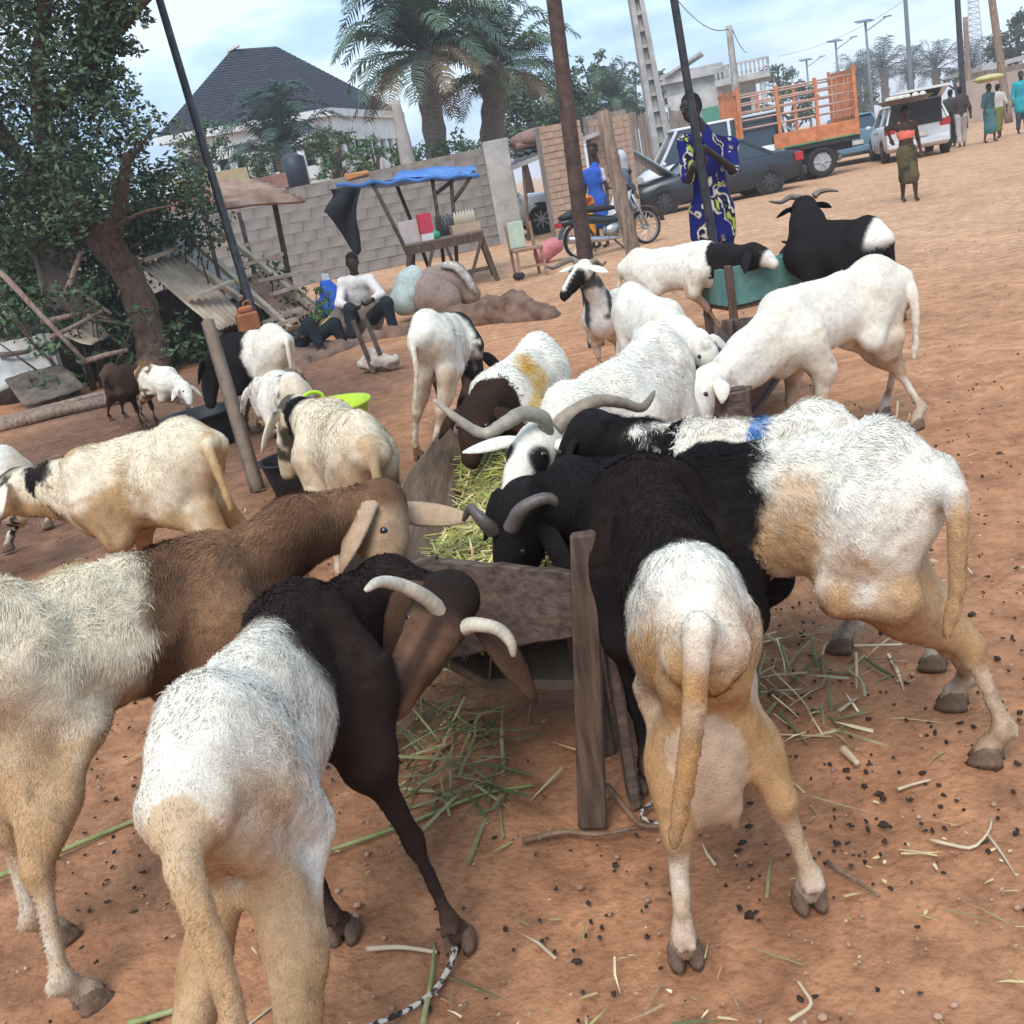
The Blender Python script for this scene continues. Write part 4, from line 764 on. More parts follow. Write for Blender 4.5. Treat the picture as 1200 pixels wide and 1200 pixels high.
def palm(label, base, h, R, nf, cols, trunk_r=.2, seed=1, group=None, lean=(0, 0), droop=1., name='palm_tree', leaflets=34, dead=3, width=.42):
    rg = np.random.default_rng(seed); base = np.asarray(base, float); root = thing(name, label, 'palm tree', base, 0, group); top = V3(lean[0], lean[1], h); b = MB(); k = 16; pts = catmull([V3(0, 0, -.1), top*.5+V3(lean[0]*-.15, 0, 0), top], k)
    b.tube(pts, [trunk_r*(1.15-.3*i/k+(.10 if i % 2 else -.05)+(.35 if i > k-4 else 0)) for i in range(k)], 9); b.build('trunk', M_PALMTR, root, True)
    for j in range(nf):
        az = j*2.399+rg.uniform(-.25, .25); el_ = math.radians(82-104*(j/nf)**.85*droop+rg.uniform(-8, 8)); L = R*rg.uniform(.85, 1.1)*(1.1-.15*j/nf); d = V3(math.cos(az)*math.cos(el_), math.sin(az)*math.cos(el_), math.sin(el_))
        p1 = top+d*L*.35; p2 = p1+nrm(d*1-Z*.25*droop)*L*.33; p3 = p2+nrm(d*.8-Z*.95*droop)*L*.36; cv = catmull([top, p1, p2, p3], 14); mb = MB(); mb.tube(cv, [.035*R/3*(1-.8*i/13) for i in range(14)], 4)
        isdead = j >= nf-dead
        V, Fc = [], []; q = leaflets
        for i in range(q):
            t = .12+.86*i/q; x_ = t*13; i0 = min(12, int(x_)); pp = lerp(cv[i0], cv[i0+1], x_-i0); tg = nrm(cv[i0+1]-cv[i0]); sd_ = nrm(np.cross(tg, Z)+V3(0, 0, .001)); upn = np.cross(sd_, tg)
            ll = width*L*.62*(math.sin(math.pi*min(.97, t*.92+.06))**.6)*rg.uniform(.8, 1.1)
            for s in (-1, 1):
                dd = nrm(sd_*s+tg*.65+upn*rg.uniform(-.1, .35)-Z*.05); m_ = pp+dd*ll*.5; e_ = m_+nrm(dd-Z*.75)*ll*.5; wv = tg*.026*R/2.5; n0 = len(V)
                V += [pp-wv*.6, pp+wv*.6, m_+wv, m_-wv, e_]; Fc += [(n0, n0+1, n0+2, n0+3), (n0+3, n0+2, n0+4)]
        mb.add(V, Fc); base_c = np.array(cols[rg.integers(0, len(cols))] if not isdead else (.20, .155, .09))
        me = mb.mesh('frond', M_LEAF); a = me.color_attributes.new('Col', 'FLOAT_COLOR', 'POINT'); cc = np.ones((len(mb.v), 4), np.float32); cc[:, :3] = base_c*(.8+.4*rg.random((len(mb.v), 1))); a.data.foreach_set('color', cc.ravel()); link('frond', me, root)
    return root
PAL = [(.06, .105, .07), (.08, .13, .075), (.055, .09, .068), (.10, .145, .075)]
g_ = at(515, 205, 34); palm('tall oil palm with thick trunk standing right of the dark roofed house', (g_[0], 34, 0), at(488, 62, 34)[2], 3.3, 46, PAL, .36, 3, lean=(at(488, 62, 34)[0]-g_[0]+.2, 0), dead=7)
g_ = at(566, 175, 38); palm('second oil palm, right of the tallest one, behind the block wall', (g_[0], 38, 0), at(580, 80, 38)[2], 3.1, 42, PAL, .42, 5, lean=(at(580, 80, 38)[0]-g_[0], 0), dead=5)
g_ = at(335, 190, 40); palm('short dark palm in front of the big dark roofed house', (g_[0], 40, 0), at(332, 178, 40)[2], 2.9, 30, [(.04, .075, .06), (.05, .09, .065)], .3, 7, dead=1, droop=.85)
g_ = at(722, 150, 52); palm('bushy palm behind the lean-to roof, left of the concrete pole', (g_[0], 52, 0), at(722, 120, 52)[2], 2.6, 26, PAL, .3, 9, dead=0)
for i, (px, py, Y) in enumerate([(1004, 84, 105), (1035, 75, 100), (1066, 80, 104), (1096, 76, 98), (1015, 92, 118), (1140, 74, 96)]):
    p_ = at(px, py, Y); palm(['leftmost far palm above the orange truck cage', 'far palm right of the leftmost, between two street lights', 'far palm behind the tall thin pole', 'far palm above the open tailgate', 'low far palm partly hidden by the truck cage', 'far palm right of the two thin poles'][i], (p_[0], Y, 0), p_[2]-.4, 3.4, 22, [(.035, .065, .06), (.045, .08, .065)], .35, 20+i, 'palms far beyond the cars', leaflets=16, dead=0, width=.5)
def bl(label, px, py, Y, crw, n_cl, per, size, seed, cols=GRB, flatz=.8, **kw):
    """tree whose crown centre is at photo pixel px, py and whose crown is crw pixels in radius"""
    p_ = at(px, py, Y); r_ = crw*Y/1200; return broadleaf(label, (p_[0], Y, 0), max(p_[2], .5)+r_*flatz*.8, None, r_, n_cl, per, size, .10+.02*Y/10, cols, seed=seed, flatz=flatz, **kw)
bl('dark leafy tree right of the second palm', 638, 132, 46, 50, 40, 420, .22, 31)
bl('narrow columnar tree rising above the lean-to roof', 692, 88, 55, 20, 16, 420, .24, 32, flatz=1.6)
bl('dark leafy tree behind the lean-to roof, right of the rusty pole', 668, 138, 47, 40, 30, 420, .22, 51)
bl('low dark tree behind the palms and block wall', 610, 168, 44, 30, 16, 420, .22, 33)
bl('green bush showing above the block wall under the tall palm', 535, 182, 33, 32, 18, 700, .14, 34, [(.07, .13, .05), (.055, .10, .045)], name='bush', cat='bush')
bl('bright bush above the wall in front of the house columns', 437, 186, 31, 30, 18, 700, .14, 35, [(.07, .14, .05), (.06, .11, .04)], name='bush', cat='bush')
bl('bush above the wall between the two bushes', 487, 188, 32, 30, 18, 700, .14, 36, [(.06, .11, .05), (.05, .09, .04)], name='bush', cat='bush')
bl('bush beside the dark water tank', 393, 200, 31, 22, 12, 700, .14, 37, [(.06, .12, .05), (.05, .09, .04)], name='bush', cat='bush')
bl('leafy bush in front of the white house wall beside the left pole', 232, 172, 33, 34, 20, 700, .14, 61, [(.06, .12, .05), (.05, .09, .045)], name='bush', cat='bush')
bl('green bush between the short palm and the house columns', 392, 172, 36, 30, 18, 700, .14, 62, [(.07, .13, .05), (.05, .10, .045)], name='bush', cat='bush')
bl('low bush left of the dark water tank', 300, 192, 32, 26, 16, 700, .14, 63, [(.06, .12, .05), (.05, .09, .045)], name='bush', cat='bush')
bl('pale green tree behind the wooden plank fence', 745, 118, 58, 34, 18, 320, .26, 38, [(.07, .11, .075), (.055, .09, .06)])
bl('dark tree left of the balcony building', 785, 105, 64, 24, 14, 320, .26, 39)
bl('round tree between the balcony building and the truck cage', 915, 92, 75, 26, 14, 260, .26, 40, hollow=.1)
bl('tree seen through the orange truck cage', 925, 125, 60, 30, 14, 260, .27, 41)
bl('far tree behind the open tailgate', 1010, 118, 90, 22, 12, 160, .36, 42)
bl('big tree at the upper right corner', 1190, 45, 75, 34, 26, 230, .3, 43, [(.05, .075, .05), (.065, .09, .055)], hollow=.1)
bl('far trees mass left of the small square house', 1120, 96, 100, 18, 10, 160, .36, 44)
# the big near tree at the left
tr_ = thing('shade_tree', 'big dark leaning shade tree with thick forked trunk at the left edge', 'tree', gp(178, 440)); T0 = gp(178, 440)
b = MB(); tk = catmull([gp(178, 445), at(178, 400, 12.7), at(150, 322, 12.8), at(112, 275, 13.0), at(75, 235, 13.2)], 34); b.tube([q-T0 for q in tk], [.215-.0022*i+.05*math.exp(-i*.5)+random.uniform(-.018, .03) for i in range(34)], 14, [.20-.002*i+random.uniform(-.02, .03) for i in range(34)])
def limb(pts, r): b.tube([q-T0 for q in catmull(pts, 9)], [r*(1-.085*i) for i in range(9)], 8)
limb([at(150, 320, 12.8), at(130, 282, 12.6), at(140, 240, 12.4), at(150, 180, 12.3)], .16); limb([at(108, 275, 13), at(60, 190, 12.7), at(45, 90, 12.5), at(60, -40, 12.4)], .17); limb([at(75, 235, 13.2), at(20, 180, 13.5), at(-40, 100, 13.8)], .15)
limb([at(60, 130, 12.6), at(120, 60, 12.3), at(170, 0, 12.2), at(215, -40, 12.2)], .09); limb([at(145, 200, 12.3), at(165, 170, 12.2), at(185, 150, 12.1)], .03); limb([at(128, 270, 12.5), at(165, 250, 12.2), at(205, 240, 12.0)], .035)
b.build('trunk', M_BARK, tr_, True)
cs, rs = [], []
for (x0, y0, x1, y1, n_, r0, r1) in [(-60, -40, 90, 120, 40, .3, .55), (-60, 100, 110, 260, 44, .28, .5), (80, -60, 165, 60, 18, .14, .30), (80, 60, 160, 150, 18, .12, .28), (60, 140, 200, 250, 26, .16, .36), (150, 180, 240, 260, 10, .16, .3), (-80, -300, 160, -50, 50, .5, .8)]:
    for _ in range(n_): cs.append(at(random.uniform(x0, x1), random.uniform(y0, y1), random.uniform(11.8, 14.2))); rs.append(random.uniform(r0, r1))
for _ in range(26):      # hanging sprays on the right of the crown
    x_, y_ = random.choice([(random.uniform(120, 178), random.uniform(5, 60)), (random.uniform(120, 170), random.uniform(60, 150))])
    for j in range(5): cs.append(at(x_-j*6, y_-j*4, 12.2)); rs.append(.09+.03*j)
leaf_cloud('crown', clumps(cs, rs, 900), .085, [(.048, .085, .046), (.062, .105, .052), (.038, .068, .04), (.095, .135, .06), (.055, .088, .06)], tr_, T0, narrow=.42)
def shrub(label, boxes, per, size, cols, name='bush', cat='bush'):
    cs, rs = [], []
    for (x0, y0, x1, y1, Y0, Y1, n_, r_) in boxes:
        for _ in range(n_):
            p_ = at(random.uniform(x0, x1), random.uniform(y0, y1), random.uniform(Y0, Y1)); p_[2] = max(p_[2], .12); cs.append(p_); rs.append(r_*random.uniform(.6, 1.3))
    c0 = np.mean(cs, 0)*V3(1, 1, 0); root = thing(name, label, cat, c0); leaf_cloud('foliage', clumps(cs, rs, per), size, cols, root, c0, droop=.1, narrow=.5)
    b = MB()
    for p_ in cs[::2]: b.tube([V3(p_[0]*.3+c0[0]*.7, p_[1]*.3+c0[1]*.7, 0)-c0, np.asarray(p_)-c0], [.02, .006], 5)
    b.build('stem', M_BARK, root, True); return root
DG = [(.045, .085, .038), (.065, .115, .045), (.035, .062, .033), (.085, .135, .05)]
shrub('dark tangled bush under the shade tree at the left edge', [(-30, 255, 120, 450, 12.6, 15.5, 90, .34), (100, 270, 170, 420, 13.6, 16, 30, .32), (-30, 195, 190, 300, 13.4, 15.5, 60, .34)], 800, .085, DG)
shrub('leafy creeper over the fallen boards behind the trunk', [(190, 390, 245, 440, 12.8, 13.6, 14, .22), (165, 235, 250, 285, 13.5, 15, 22, .28), (120, 400, 200, 450, 13.2, 14.2, 20, .2)], 800, .085, [(.04, .085, .035), (.055, .11, .045), (.03, .06, .03)])
shrub('bright green weeds beside the seated man', [(335, 340, 385, 378, 13.4, 15.5, 16, .16)], 900, .09, [(.08, .16, .05), (.06, .12, .04)], 'weeds', 'weeds')
shrub('weeds growing through the fallen frame', [(255, 300, 330, 360, 14, 15.5, 16, .15)], 700, .09, [(.06, .12, .05), (.05, .09, .045)], 'weeds', 'weeds')
shrub('pale green spray hanging over the rusty roof', [(205, 205, 235, 245, 13.4, 14.2, 8, .22)], 700, .10, [(.09, .16, .06), (.12, .19, .08)])
# ------------------------------------------------------------------ walls and buildings
M_BLOCK = mat('mud_block', (.115, .105, .098), color2=(.31, .28, .255), rough=.95, scale=.8, bump=.6, bscale=14)
M_MORT = mat('old_mortar', (.17, .142, .122), color2=(.29, .245, .21), rough=.95, scale=5, bump=.4)
M_COPE = mat('red_coping', (.20, .105, .085), color2=(.30, .17, .14), rough=.9, scale=4, bump=.3)
M_CONC = mat('concrete', (.30, .29, .275), color2=(.46, .44, .42), rough=.9, scale=3, bump=.3, bscale=25)
M_BRICK = mat('tan_brick', (.30, .20, .14), color2=(.42, .29, .215), rough=.92, scale=2.5, bump=.4, bscale=30)
M_WHITEW = mat('white_render', (.62, .63, .62), color2=(.76, .77, .76), rough=.85, scale=2, bump=.1)
M_OLDW = mat('stained_render', (.30, .30, .30), color2=(.55, .55, .54), rough=.9, scale=.9, bump=.3, bscale=12)
def blockwall(name, label, A, B, h0, h1, th, bw, bh, m_, joint=.02, cat='wall', coping=None, mortar=M_MORT):
    """wall from A to B laid in courses, each block its own part standing proud of the mortar core"""
    A = np.asarray(A, float); B = np.asarray(B, float); L = np.linalg.norm(B-A); d = (B-A)/L; nn = V3(d[1], -d[0], 0); root = thing(name, label, cat, A, math.atan2(d[1], d[0]))
    b = MB(); t2_ = th/2-.012; b.add([(0, -t2_, -.1), (L, -t2_, -.1), (L, t2_, -.1), (0, t2_, -.1), (0, -t2_, h0-.02), (L, -t2_, h1-.02), (L, t2_, h1-.02), (0, t2_, h0-.02)], [(3, 2, 1, 0), (4, 5, 6, 7), (0, 1, 5, 4), (1, 2, 6, 5), (2, 3, 7, 6), (3, 0, 4, 7)]); b.build('core', mortar, root)
    ms = []
    for _ in range(4):
        q = MB(); q.box((0, 0, 0), (bw-joint, th, bh-joint), jit=.006); ms.append(q.mesh('block', m_))
    hf = MB(); hf.box((0, 0, 0), (bw/2-joint, th, bh-joint), jit=.005); hm_ = hf.mesh('block', m_)
    n_ = 0; r = 0
    while (r+1)*bh <= max(h0, h1)+.01:
        x = 0.; first = r % 2 == 1
        while x < L-bw*.3:
            w_ = bw/2 if first or x+bw > L+.01 else bw
            if (r+1)*bh <= lerp(h0, h1, min(1, (x+w_/2)/L))+bh*.45 and n_ < 330:
                o = link('block', hm_ if w_ < bw else random.choice(ms), root, (x+w_/2, random.uniform(-.008, .008), (r+.5)*bh)); n_ += 1
            x += w_; first = False
        r += 1
    if coping: q = MB(); q.add([(coping[0], -th*.62, h0+.002), (coping[1], -th*.62, lerp(h0, h1, coping[1]/L)+.012), (coping[1], th*.62, lerp(h0, h1, coping[1]/L)+.012), (coping[0], th*.62, h0+.002), (coping[0], -th*.62, h0+coping[2]), (coping[1], -th*.62, lerp(h0, h1, coping[1]/L)+coping[2]), (coping[1], th*.62, lerp(h0, h1, coping[1]/L)+coping[2]), (coping[0], th*.62, h0+coping[2])], [(3, 2, 1, 0), (4, 5, 6, 7), (0, 1, 5, 4), (1, 2, 6, 5), (2, 3, 7, 6), (3, 0, 4, 7)]); q.build('coping', M_COPE, root)
    return root
blockwall('block_wall', 'long weathered mud block wall behind the blue roofed stall', (-12.5, 23.6, 0), (1.0, 26.3, 0), 2.05, 2.32, .22, .52, .24, M_BLOCK, .008, coping=(2., 9.0, .34))
b = MB(); p_ = at(602, 290, 26); q_ = p_*V3(1, 1, 0); b.box((0, 0, 1.18), (.62, .34, 2.46), jit=.01); tag(b.build('concrete_pillar', M_CONC, None, bevel=.02, loc=q_), 'grey white concrete pillar ending the block wall', 'pillar')
q_ = at(651, 288, 22.2)*V3(1, 1, 0); blockwall('brick_pillar', 'tan brick pier holding the lean-to roof beside the motorbike', q_, q_+V3(.86, .1, 0), 2.34, 2.34, .5, .29, .13, M_BRICK, .016, cat='brick pier')
q_ = at(705, 270, 24.5)*V3(1, 1, 0); blockwall('brick_wall', 'short tan brick wall behind the woman in blue', q_, q_+V3(.95, .35, 0), 2.5, 2.5, .25, .3, .14, M_BRICK, .016)
M_ROOFD = mat('dark_roof_sheet', (.05, .04, .04), color2=(.10, .085, .08), rough=.7, scale=3, bump=.2)
def sheet(name, label, cat, c00, c10, c11, c01, m_, n=14, amp=.03, th=.006, parent=None, kind='corr', sag=0.):
    """corrugated sheet: ridges run from edge c00-c10 to edge c01-c11"""
    c00, c10, c11, c01 = [np.asarray(q, float) for q in (c00, c10, c11, c01)]; nn = nrm(np.cross(c10-c00, c01-c00)); nn = nn if nn[2] > 0 else -nn; o0 = c00*V3(1, 1, 0); N_ = n*4+1; K = 7; b = MB(); vs = []
    for s_ in (0, 1):
        for j in range(K):
            for i in range(N_):
                u, v_ = i/(N_-1), j/(K-1); p_ = lerp(lerp(c00, c10, u), lerp(c01, c11, u), v_); vs.append(p_-o0+nn*(amp*math.sin(u*n*2*math.pi)*(1 if kind == 'corr' else 0)-th*s_)-Z*sag*(4*v_*(1-v_)+.5*math.sin(u*9)*.3)+V3(0, 0, .012*math.sin(u*5+v_*7)))
    fs = []; M_ = N_*K
    for j in range(K-1):
        for i in range(N_-1): a = j*N_+i; fs.append((a, a+1, a+N_+1, a+N_)); fs.append((M_+a, M_+a+N_, M_+a+N_+1, M_+a+1))
    for i in range(N_-1): fs.append((i, M_+i, M_+i+1, i+1)); a = (K-1)*N_+i; fs.append((a, a+1, M_+a+1, M_+a))
    for j in range(K-1): a = j*N_; fs.append((a, a+N_, M_+a+N_, M_+a)); a = j*N_+N_-1; fs.append((a, M_+a, M_+a+N_, a+N_))
    b.add(vs, fs)
    if parent is None: o = b.build(name, m_, None, True, loc=o0); tag(o, label, cat)
    else:
        o = b.build(name, m_, parent, True); o.location = tuple(o0-np.array(parent.location))
    return o
ln_ = thing('lean_to', 'low lean-to roof with pale edge over the white pickup', 'shelter', at(610, 280, 24)*V3(1, 1, 0)); L0 = np.array(ln_.location)
rz = [at(598, 196, 23.2), at(706, 152, 24.0), at(716, 148, 27.5), at(606, 180, 27.0)]
sheet('roof_sheet', None, None, *[rz[0], rz[1], rz[2], rz[3]], M_ROOFD, 12, .025, parent=ln_)
b = MB(); b.bar(rz[0]-L0-V3(0, .02, .03), rz[1]-L0-V3(0, .02, .03), .04, .09); b.build('eaves_board', M_CONC, ln_)
b = MB(); b.tube([at(617, 265, 25.5)*V3(1, 1, 0)-L0, at(613, 190, 25.5)-L0], .05, 6); b.build('post', M_POLEW, ln_, True)
b = MB(); q_ = at(632, 160, 26); b.ell((0, 0, 0), (.75, .6, .24), 14, 8); b.box((0, 0, -.1), (1.3, .9, .18), jit=.05); tag(b.build('covered_load', mat('brown_tarp', (.17, .10, .08), color2=(.26, .16, .13), scale=4, bump=.5), None, True, loc=q_+V3(0, 0, -.02)), 'brown cloth bundle lying on the lean-to roof', 'bundle')
# plank fence
pf = thing('plank_fence', 'tall fence of grey upright planks behind the forked post', 'fence', at(710, 200, 33)*V3(1, 1, 0)); F0 = np.array(pf.location); n_ = 30
b = MB()
M_PLG = mat('grey_plank', (.20, .16, .13), color2=(.36, .29, .24), rough=.9, scale=3, stretch=(6, 6, .8), bump=.5)
for i in range(n_):
    A = lerp(at(706, 140, 33), at(812, 122, 35), i/(n_-1)); x0 = A*V3(1, 1, 0)-F0; b = MB(); h_ = A[2]+random.uniform(-.15, .12); b.box(x0+V3(0, random.uniform(-.02, .02), h_/2), (.105*random.uniform(.75, 1.08), .025, h_), rotz(.35+random.uniform(-.05, .05)), .01); b.build('plank', M_PLG, pf)
for z_ in (.9, 2.3): b = MB(); b.bar(at(706, 140, 33.08)*V3(1, 1, 0)-F0+Z*z_, at(812, 122, 35.08)*V3(1, 1, 0)-F0+Z*z_, .05, .09); b.build('rail', M_PLG, pf)
# big house
M_SHING = mat('dark_shingle', (.018, .022, .034), color2=(.045, .05, .068), rough=.85, scale=3.5, stretch=(1, 1, 3), bump=.5, bscale=9)
hs = thing('big_house', 'big white house with steep dark hipped roof and upper columns behind the wall', 'house', at(300, 200, 47)*V3(1, 1, 0)); H0 = np.array(hs.location)
A, B, C_ = [at(183, 161, 45)-H0, at(386, 128, 46.6)-H0, at(472, 131, 56)-H0]; ez = (A[2]+B[2]+C_[2])/3
for q in (A, B, C_): q[2] = ez
D_ = A+(C_-B); r1, r2 = at(272, 58, 51)-H0, at(326, 66, 52.5)-H0; r2[2] = r1[2]
K = 9; b = MB()
def roofface(e0, e1, t1, t0):
    """one slope of the roof, laid in overlapping courses"""
    C9 = 30; nn = nrm(np.cross(e1-e0, t0-e0)); nn = nn if nn[2] > 0 else -nn
    for j in range(C9):
        a, c2 = j/C9, (j+1.06)/C9; cv = lambda t: t+.10*math.sin(math.pi*t)*-.35
        p = [lerp(e0, t0, cv(a)), lerp(e1, t1, cv(a)), lerp(e1, t1, min(1, cv(c2))), lerp(e0, t0, min(1, cv(c2)))]
        b.add([p[0]+nn*.035, p[1]+nn*.035, p[2]+nn*.01, p[3]+nn*.01, p[0]-nn*.02, p[1]-nn*.02], [(0, 1, 2, 3), (4, 5, 1, 0)])
roofface(A, B, r2, r1); roofface(B, C_, r2, r2*.999+r1*.001); roofface(C_, D_, r1, r2); roofface(D_, A, r1, r1*.999+r2*.001); b.build('roof', M_SHING, hs)
b = MB(); b.bar(r1+V3(-.25, 0, -.05), r1+V3(.35, 0, .12), .25, .10); b.build('ridge_cap', M_WHITEW, hs)
cen = (A+B+C_+D_)/4
def inset(q, k=.90): return cen+(q-cen)*k
a_, b2, c2, d2 = [inset(q) for q in (A, B, C_, D_)]
b = MB()
for p, q in ((A, B), (B, C_), (C_, D_), (D_, A)): b.bar(p-Z*.14, q-Z*.14, .14, .30)
b.build('fascia', M_WHITEW, hs)
b = MB(); vs = [q*V3(1, 1, 0) for q in (a_, b2, c2, d2)]+[q*V3(1, 1, 0)+Z*(ez-2.6) for q in (a_, b2, c2, d2)]; b.add(vs, [(3, 2, 1, 0), (4, 5, 6, 7), (0, 1, 5, 4), (1, 2, 6, 5), (2, 3, 7, 6), (3, 0, 4, 7)])
in2 = [cen+(q-cen)*.78 for q in (A, B, C_, D_)]; vs = [q*V3(1, 1, 0)+Z*(ez-2.6) for q in in2]+[q*V3(1, 1, 0)+Z*(ez+.1) for q in in2]; b.add(vs, [(0, 1, 5, 4), (1, 2, 6, 5), (2, 3, 7, 6), (3, 0, 4, 7)]); b.build('wall', M_WHITEW, hs)
b = MB()
for p, q in ((a_, b2), (b2, c2), (c2, d2)): b.bar(p*V3(1, 1, 0)+Z*(ez-.75), q*V3(1, 1, 0)+Z*(ez-.75), .35, .95); b.bar(p*V3(1, 1, 0)+Z*(ez-2.35), q*V3(1, 1, 0)+Z*(ez-2.35), .2, .5)
b.build('beam', M_WHITEW, hs)
M_DARKO = flat('dark_opening', (.025, .03, .035), .5)
for (p, q, n_) in ((a_, b2, 9), (b2, c2, 8)):
    for i in range(n_+1):
        x_ = lerp(p, q, i/n_)*V3(1, 1, 0); b = MB(); b.tube([x_+Z*(ez-2.62), x_+Z*(ez-1.2)], .17, 8); b.build('column', M_WHITEW, hs, True)
for (p, q, n_) in ((in2[0], in2[1], 6), (in2[1], in2[2], 5)):
    nn = nrm(np.cross(q-p, Z))
    for i in range(n_): x_ = lerp(p, q, (i+.5)/n_)*V3(1, 1, 0)+nn*.02; e_ = nrm((q-p)*V3(1, 1, 0)); b = MB(); b.bar(x_-e_*.55+Z*(ez-1.75), x_+e_*.55+Z*(ez-1.75), .05, 1.2); b.build('window', M_DARKO, hs)
b = MB(); q_ = at(345, 196, 34); b.tube([V3(0, 0, -.6), V3(0, 0, .38), V3(0, 0, .42), V3(0, 0, .52)], [.36, .36, .30, .12], 18); tag(b.build('water_tank', flat('black_plastic', (.03, .04, .06), .5), None, True, loc=q_-V3(0, 0, .1)), 'dark plastic water tank in front of the short palm', 'water tank')
b = MB(); q_ = at(345, 222, 34); b.box((0, 0, (q_[2]-.7)/2+.0), (1.6, .6, max(.3, q_[2]-.72+.0))); b.build('tank_stand', M_OLDW, None, loc=(q_[0], q_[1], 0)); o = bpy.data.objects['tank_stand']; tag(o, 'grey masonry stand under the dark water tank', 'stand')
# grey bare trunk, balcony building, right-hand houses
q_ = at(478, 198, 30); b = MB(); pts = [V3(q_[0], 30, 0), at(476, 180, 30), at(470, 150, 30), at(463, 118, 30)]; b.tube([p-V3(q_[0], 30, 0) for p in catmull(pts, 9)], [.24-.015*i for i in range(9)], 8); tag(b.build('bare_trunk', flat('grey_bark', (.36, .31, .28), .9, bump=.6), None, True, loc=(q_[0], 30, 0)), 'bare grey broken trunk left of the tall palm', 'tree')
def yawbox(bld, name, m_, x0, x1, y0, y1, z0, z1, parent): b = MB(); b.box(((x0+x1)/2, (y0+y1)/2, (z0+z1)/2), (x1-x0, y1-y0, z1-z0)); return b.build(name, m_, parent)
q_ = at(838, 165, 62)*V3(1, 1, 0); bb = thing('balcony_building', 'two storey stained white building with a balustraded roof terrace', 'building', q_, -.30)
zt = at(838, 82, 62)[2]
yawbox(bb, 'wall', M_OLDW, -2.4, 2.5, 0, 6, 0, zt-.9, bb); yawbox(bb, 'upper_wall', M_OLDW, -2.6, 1.0, .6, 5.6, zt-.9, zt+.1, bb); yawbox(bb, 'terrace_slab', M_OLDW, .4, 3.4, -.9, 5.4, zt-.95, zt-.62, bb); yawbox(bb, 'parapet', M_OLDW, -2.7, .9, .2, .5, zt-.2, zt+.35, bb)
for i in range(13): o = link('baluster', (lambda q: q.mesh('baluster', M_OLDW))(MB().tube([V3(0, 0, 0), V3(0, 0, .2), V3(0, 0, .35), V3(0, 0, .6)], [.05, .09, .05, .06], 6)) if i == 0 else bpy.data.meshes['baluster'], bb, (.5+.235*i, -.82, zt-.62))
for i in range(8): link('baluster', bpy.data.meshes['baluster'], bb, (3.32, -.5+.7*i, zt-.62))
yawbox(bb, 'rail', M_OLDW, .4, 3.4, -.90, -.74, zt-.02, zt+.1, bb); yawbox(bb, 'rail', M_OLDW, 3.24, 3.4, -.73, 5.0, zt-.02, zt+.1, bb)
b = MB(); b.tube([V3(2.95, -.5, 0), V3(2.95, -.5, zt-.95)], .16, 8); b.build('column', M_OLDW, bb, True)
b = MB(); b.bar(V3(-2.4, 1, zt+.2), V3(-.2, 1, zt+1.05), 2.2, .14); b.build('stair_roof', M_CONC, bb)
for (x0, x1, z0, z1, m_) in ((-.55, .45, zt-2.9, zt-1.9, flat('green_shutter', (.06, .24, .17), .6)), (1.3, 2.2, zt-2.9, zt-1.8, M_DARKO), (-2.1, -1.3, zt-2.9, zt-2.0, M_DARKO), (1.6, 2.4, zt-4.6, zt-3.5, M_DARKO)):
    o = yawbox(bb, 'window', m_, x0, x1, -.05, .03, z0, z1, bb); yawbox(bb, 'sill', M_CONC, x0-.1, x1+.1, -.10, .02, z0-.1, z0-.01, o)
q_ = at(1178, 110, 62)*V3(1, 1, 0); b2_ = thing('far_house', 'far grey house with flat overhanging roof at the right edge', 'house', q_, -.15); zt = at(1178, 78, 62)[2]
yawbox(b2_, 'wall', M_OLDW, -.9, 7, 0, 5, 0, zt, b2_); b = MB(); b.bar(V3(-1.6, 2, zt+.1), V3(8, 2, zt+.75), 6.2, .22); b.build('roof', M_CONC, b2_)
for x_ in (.2, 2.2): yawbox(b2_, 'window', M_DARKO, x_, x_+.8, -.05, .03, zt-1.6, zt-.6, b2_)
M_SAND = mat('sandy_wall', (.42, .33, .26), color2=(.52, .42, .34), rough=.95, scale=1, bump=.2)
b = MB(); A, B = at(1128, 155, 52)*V3(1, 1, 0), at(1235, 135, 46)*V3(1, 1, 0); b.bar(V3(0, 0, .95), B-A+V3(0, 0, .95), .3, 2.0); tag(b.build('boundary_wall', M_SAND, None, loc=A), 'long pale sandy wall behind the walking people at the right', 'wall')
# poles, lights, wires
cp = thing('utility_pole', 'tall pale concrete utility pole with ladder slots behind the raised car hood', 'utility pole', at(783, 205, 31)*V3(1, 1, 0)); C0 = np.array(cp.location)
A, B = V3(0, 0, -.2), at(745, 0, 31)-C0; B = A+(B-A)*1.35; K = 12; wa, wb = .62, .30; xd = nrm(np.cross(nrm(B-A), V3(0, 1, 0))); 
for s in (-1, 1):
    b = MB(); b.loft([[lerp(A, B, t)+xd*s*lerp(wa, wb, t)*.34+xd*e_*.5*lerp(.2, .1, t)+V3(0, f_, 0)*.16 for (e_, f_) in ((-1, -1), (1, -1), (1, 1), (-1, 1))] for t in np.linspace(0, 1, 6)]); b.build('flange', M_CONC, cp)
b = MB(); b.loft([[lerp(A, B, t)+xd*e_*.26*lerp(wa, wb, t)+V3(0, .04+f_*.03, 0) for (e_, f_) in ((-1, -1), (1, -1), (1, 1), (-1, 1))] for t in np.linspace(0, 1, 6)]); b.build('web', M_CONC, cp)
for i in range(18):
    t = (i+.5)/18; c_ = lerp(A, B, t); b = MB(); b.bar(c_-xd*.25*lerp(wa, wb, t), c_+xd*.25*lerp(wa, wb, t), .22, .10, up=B-A); b.build('rung', M_CONC, cp)
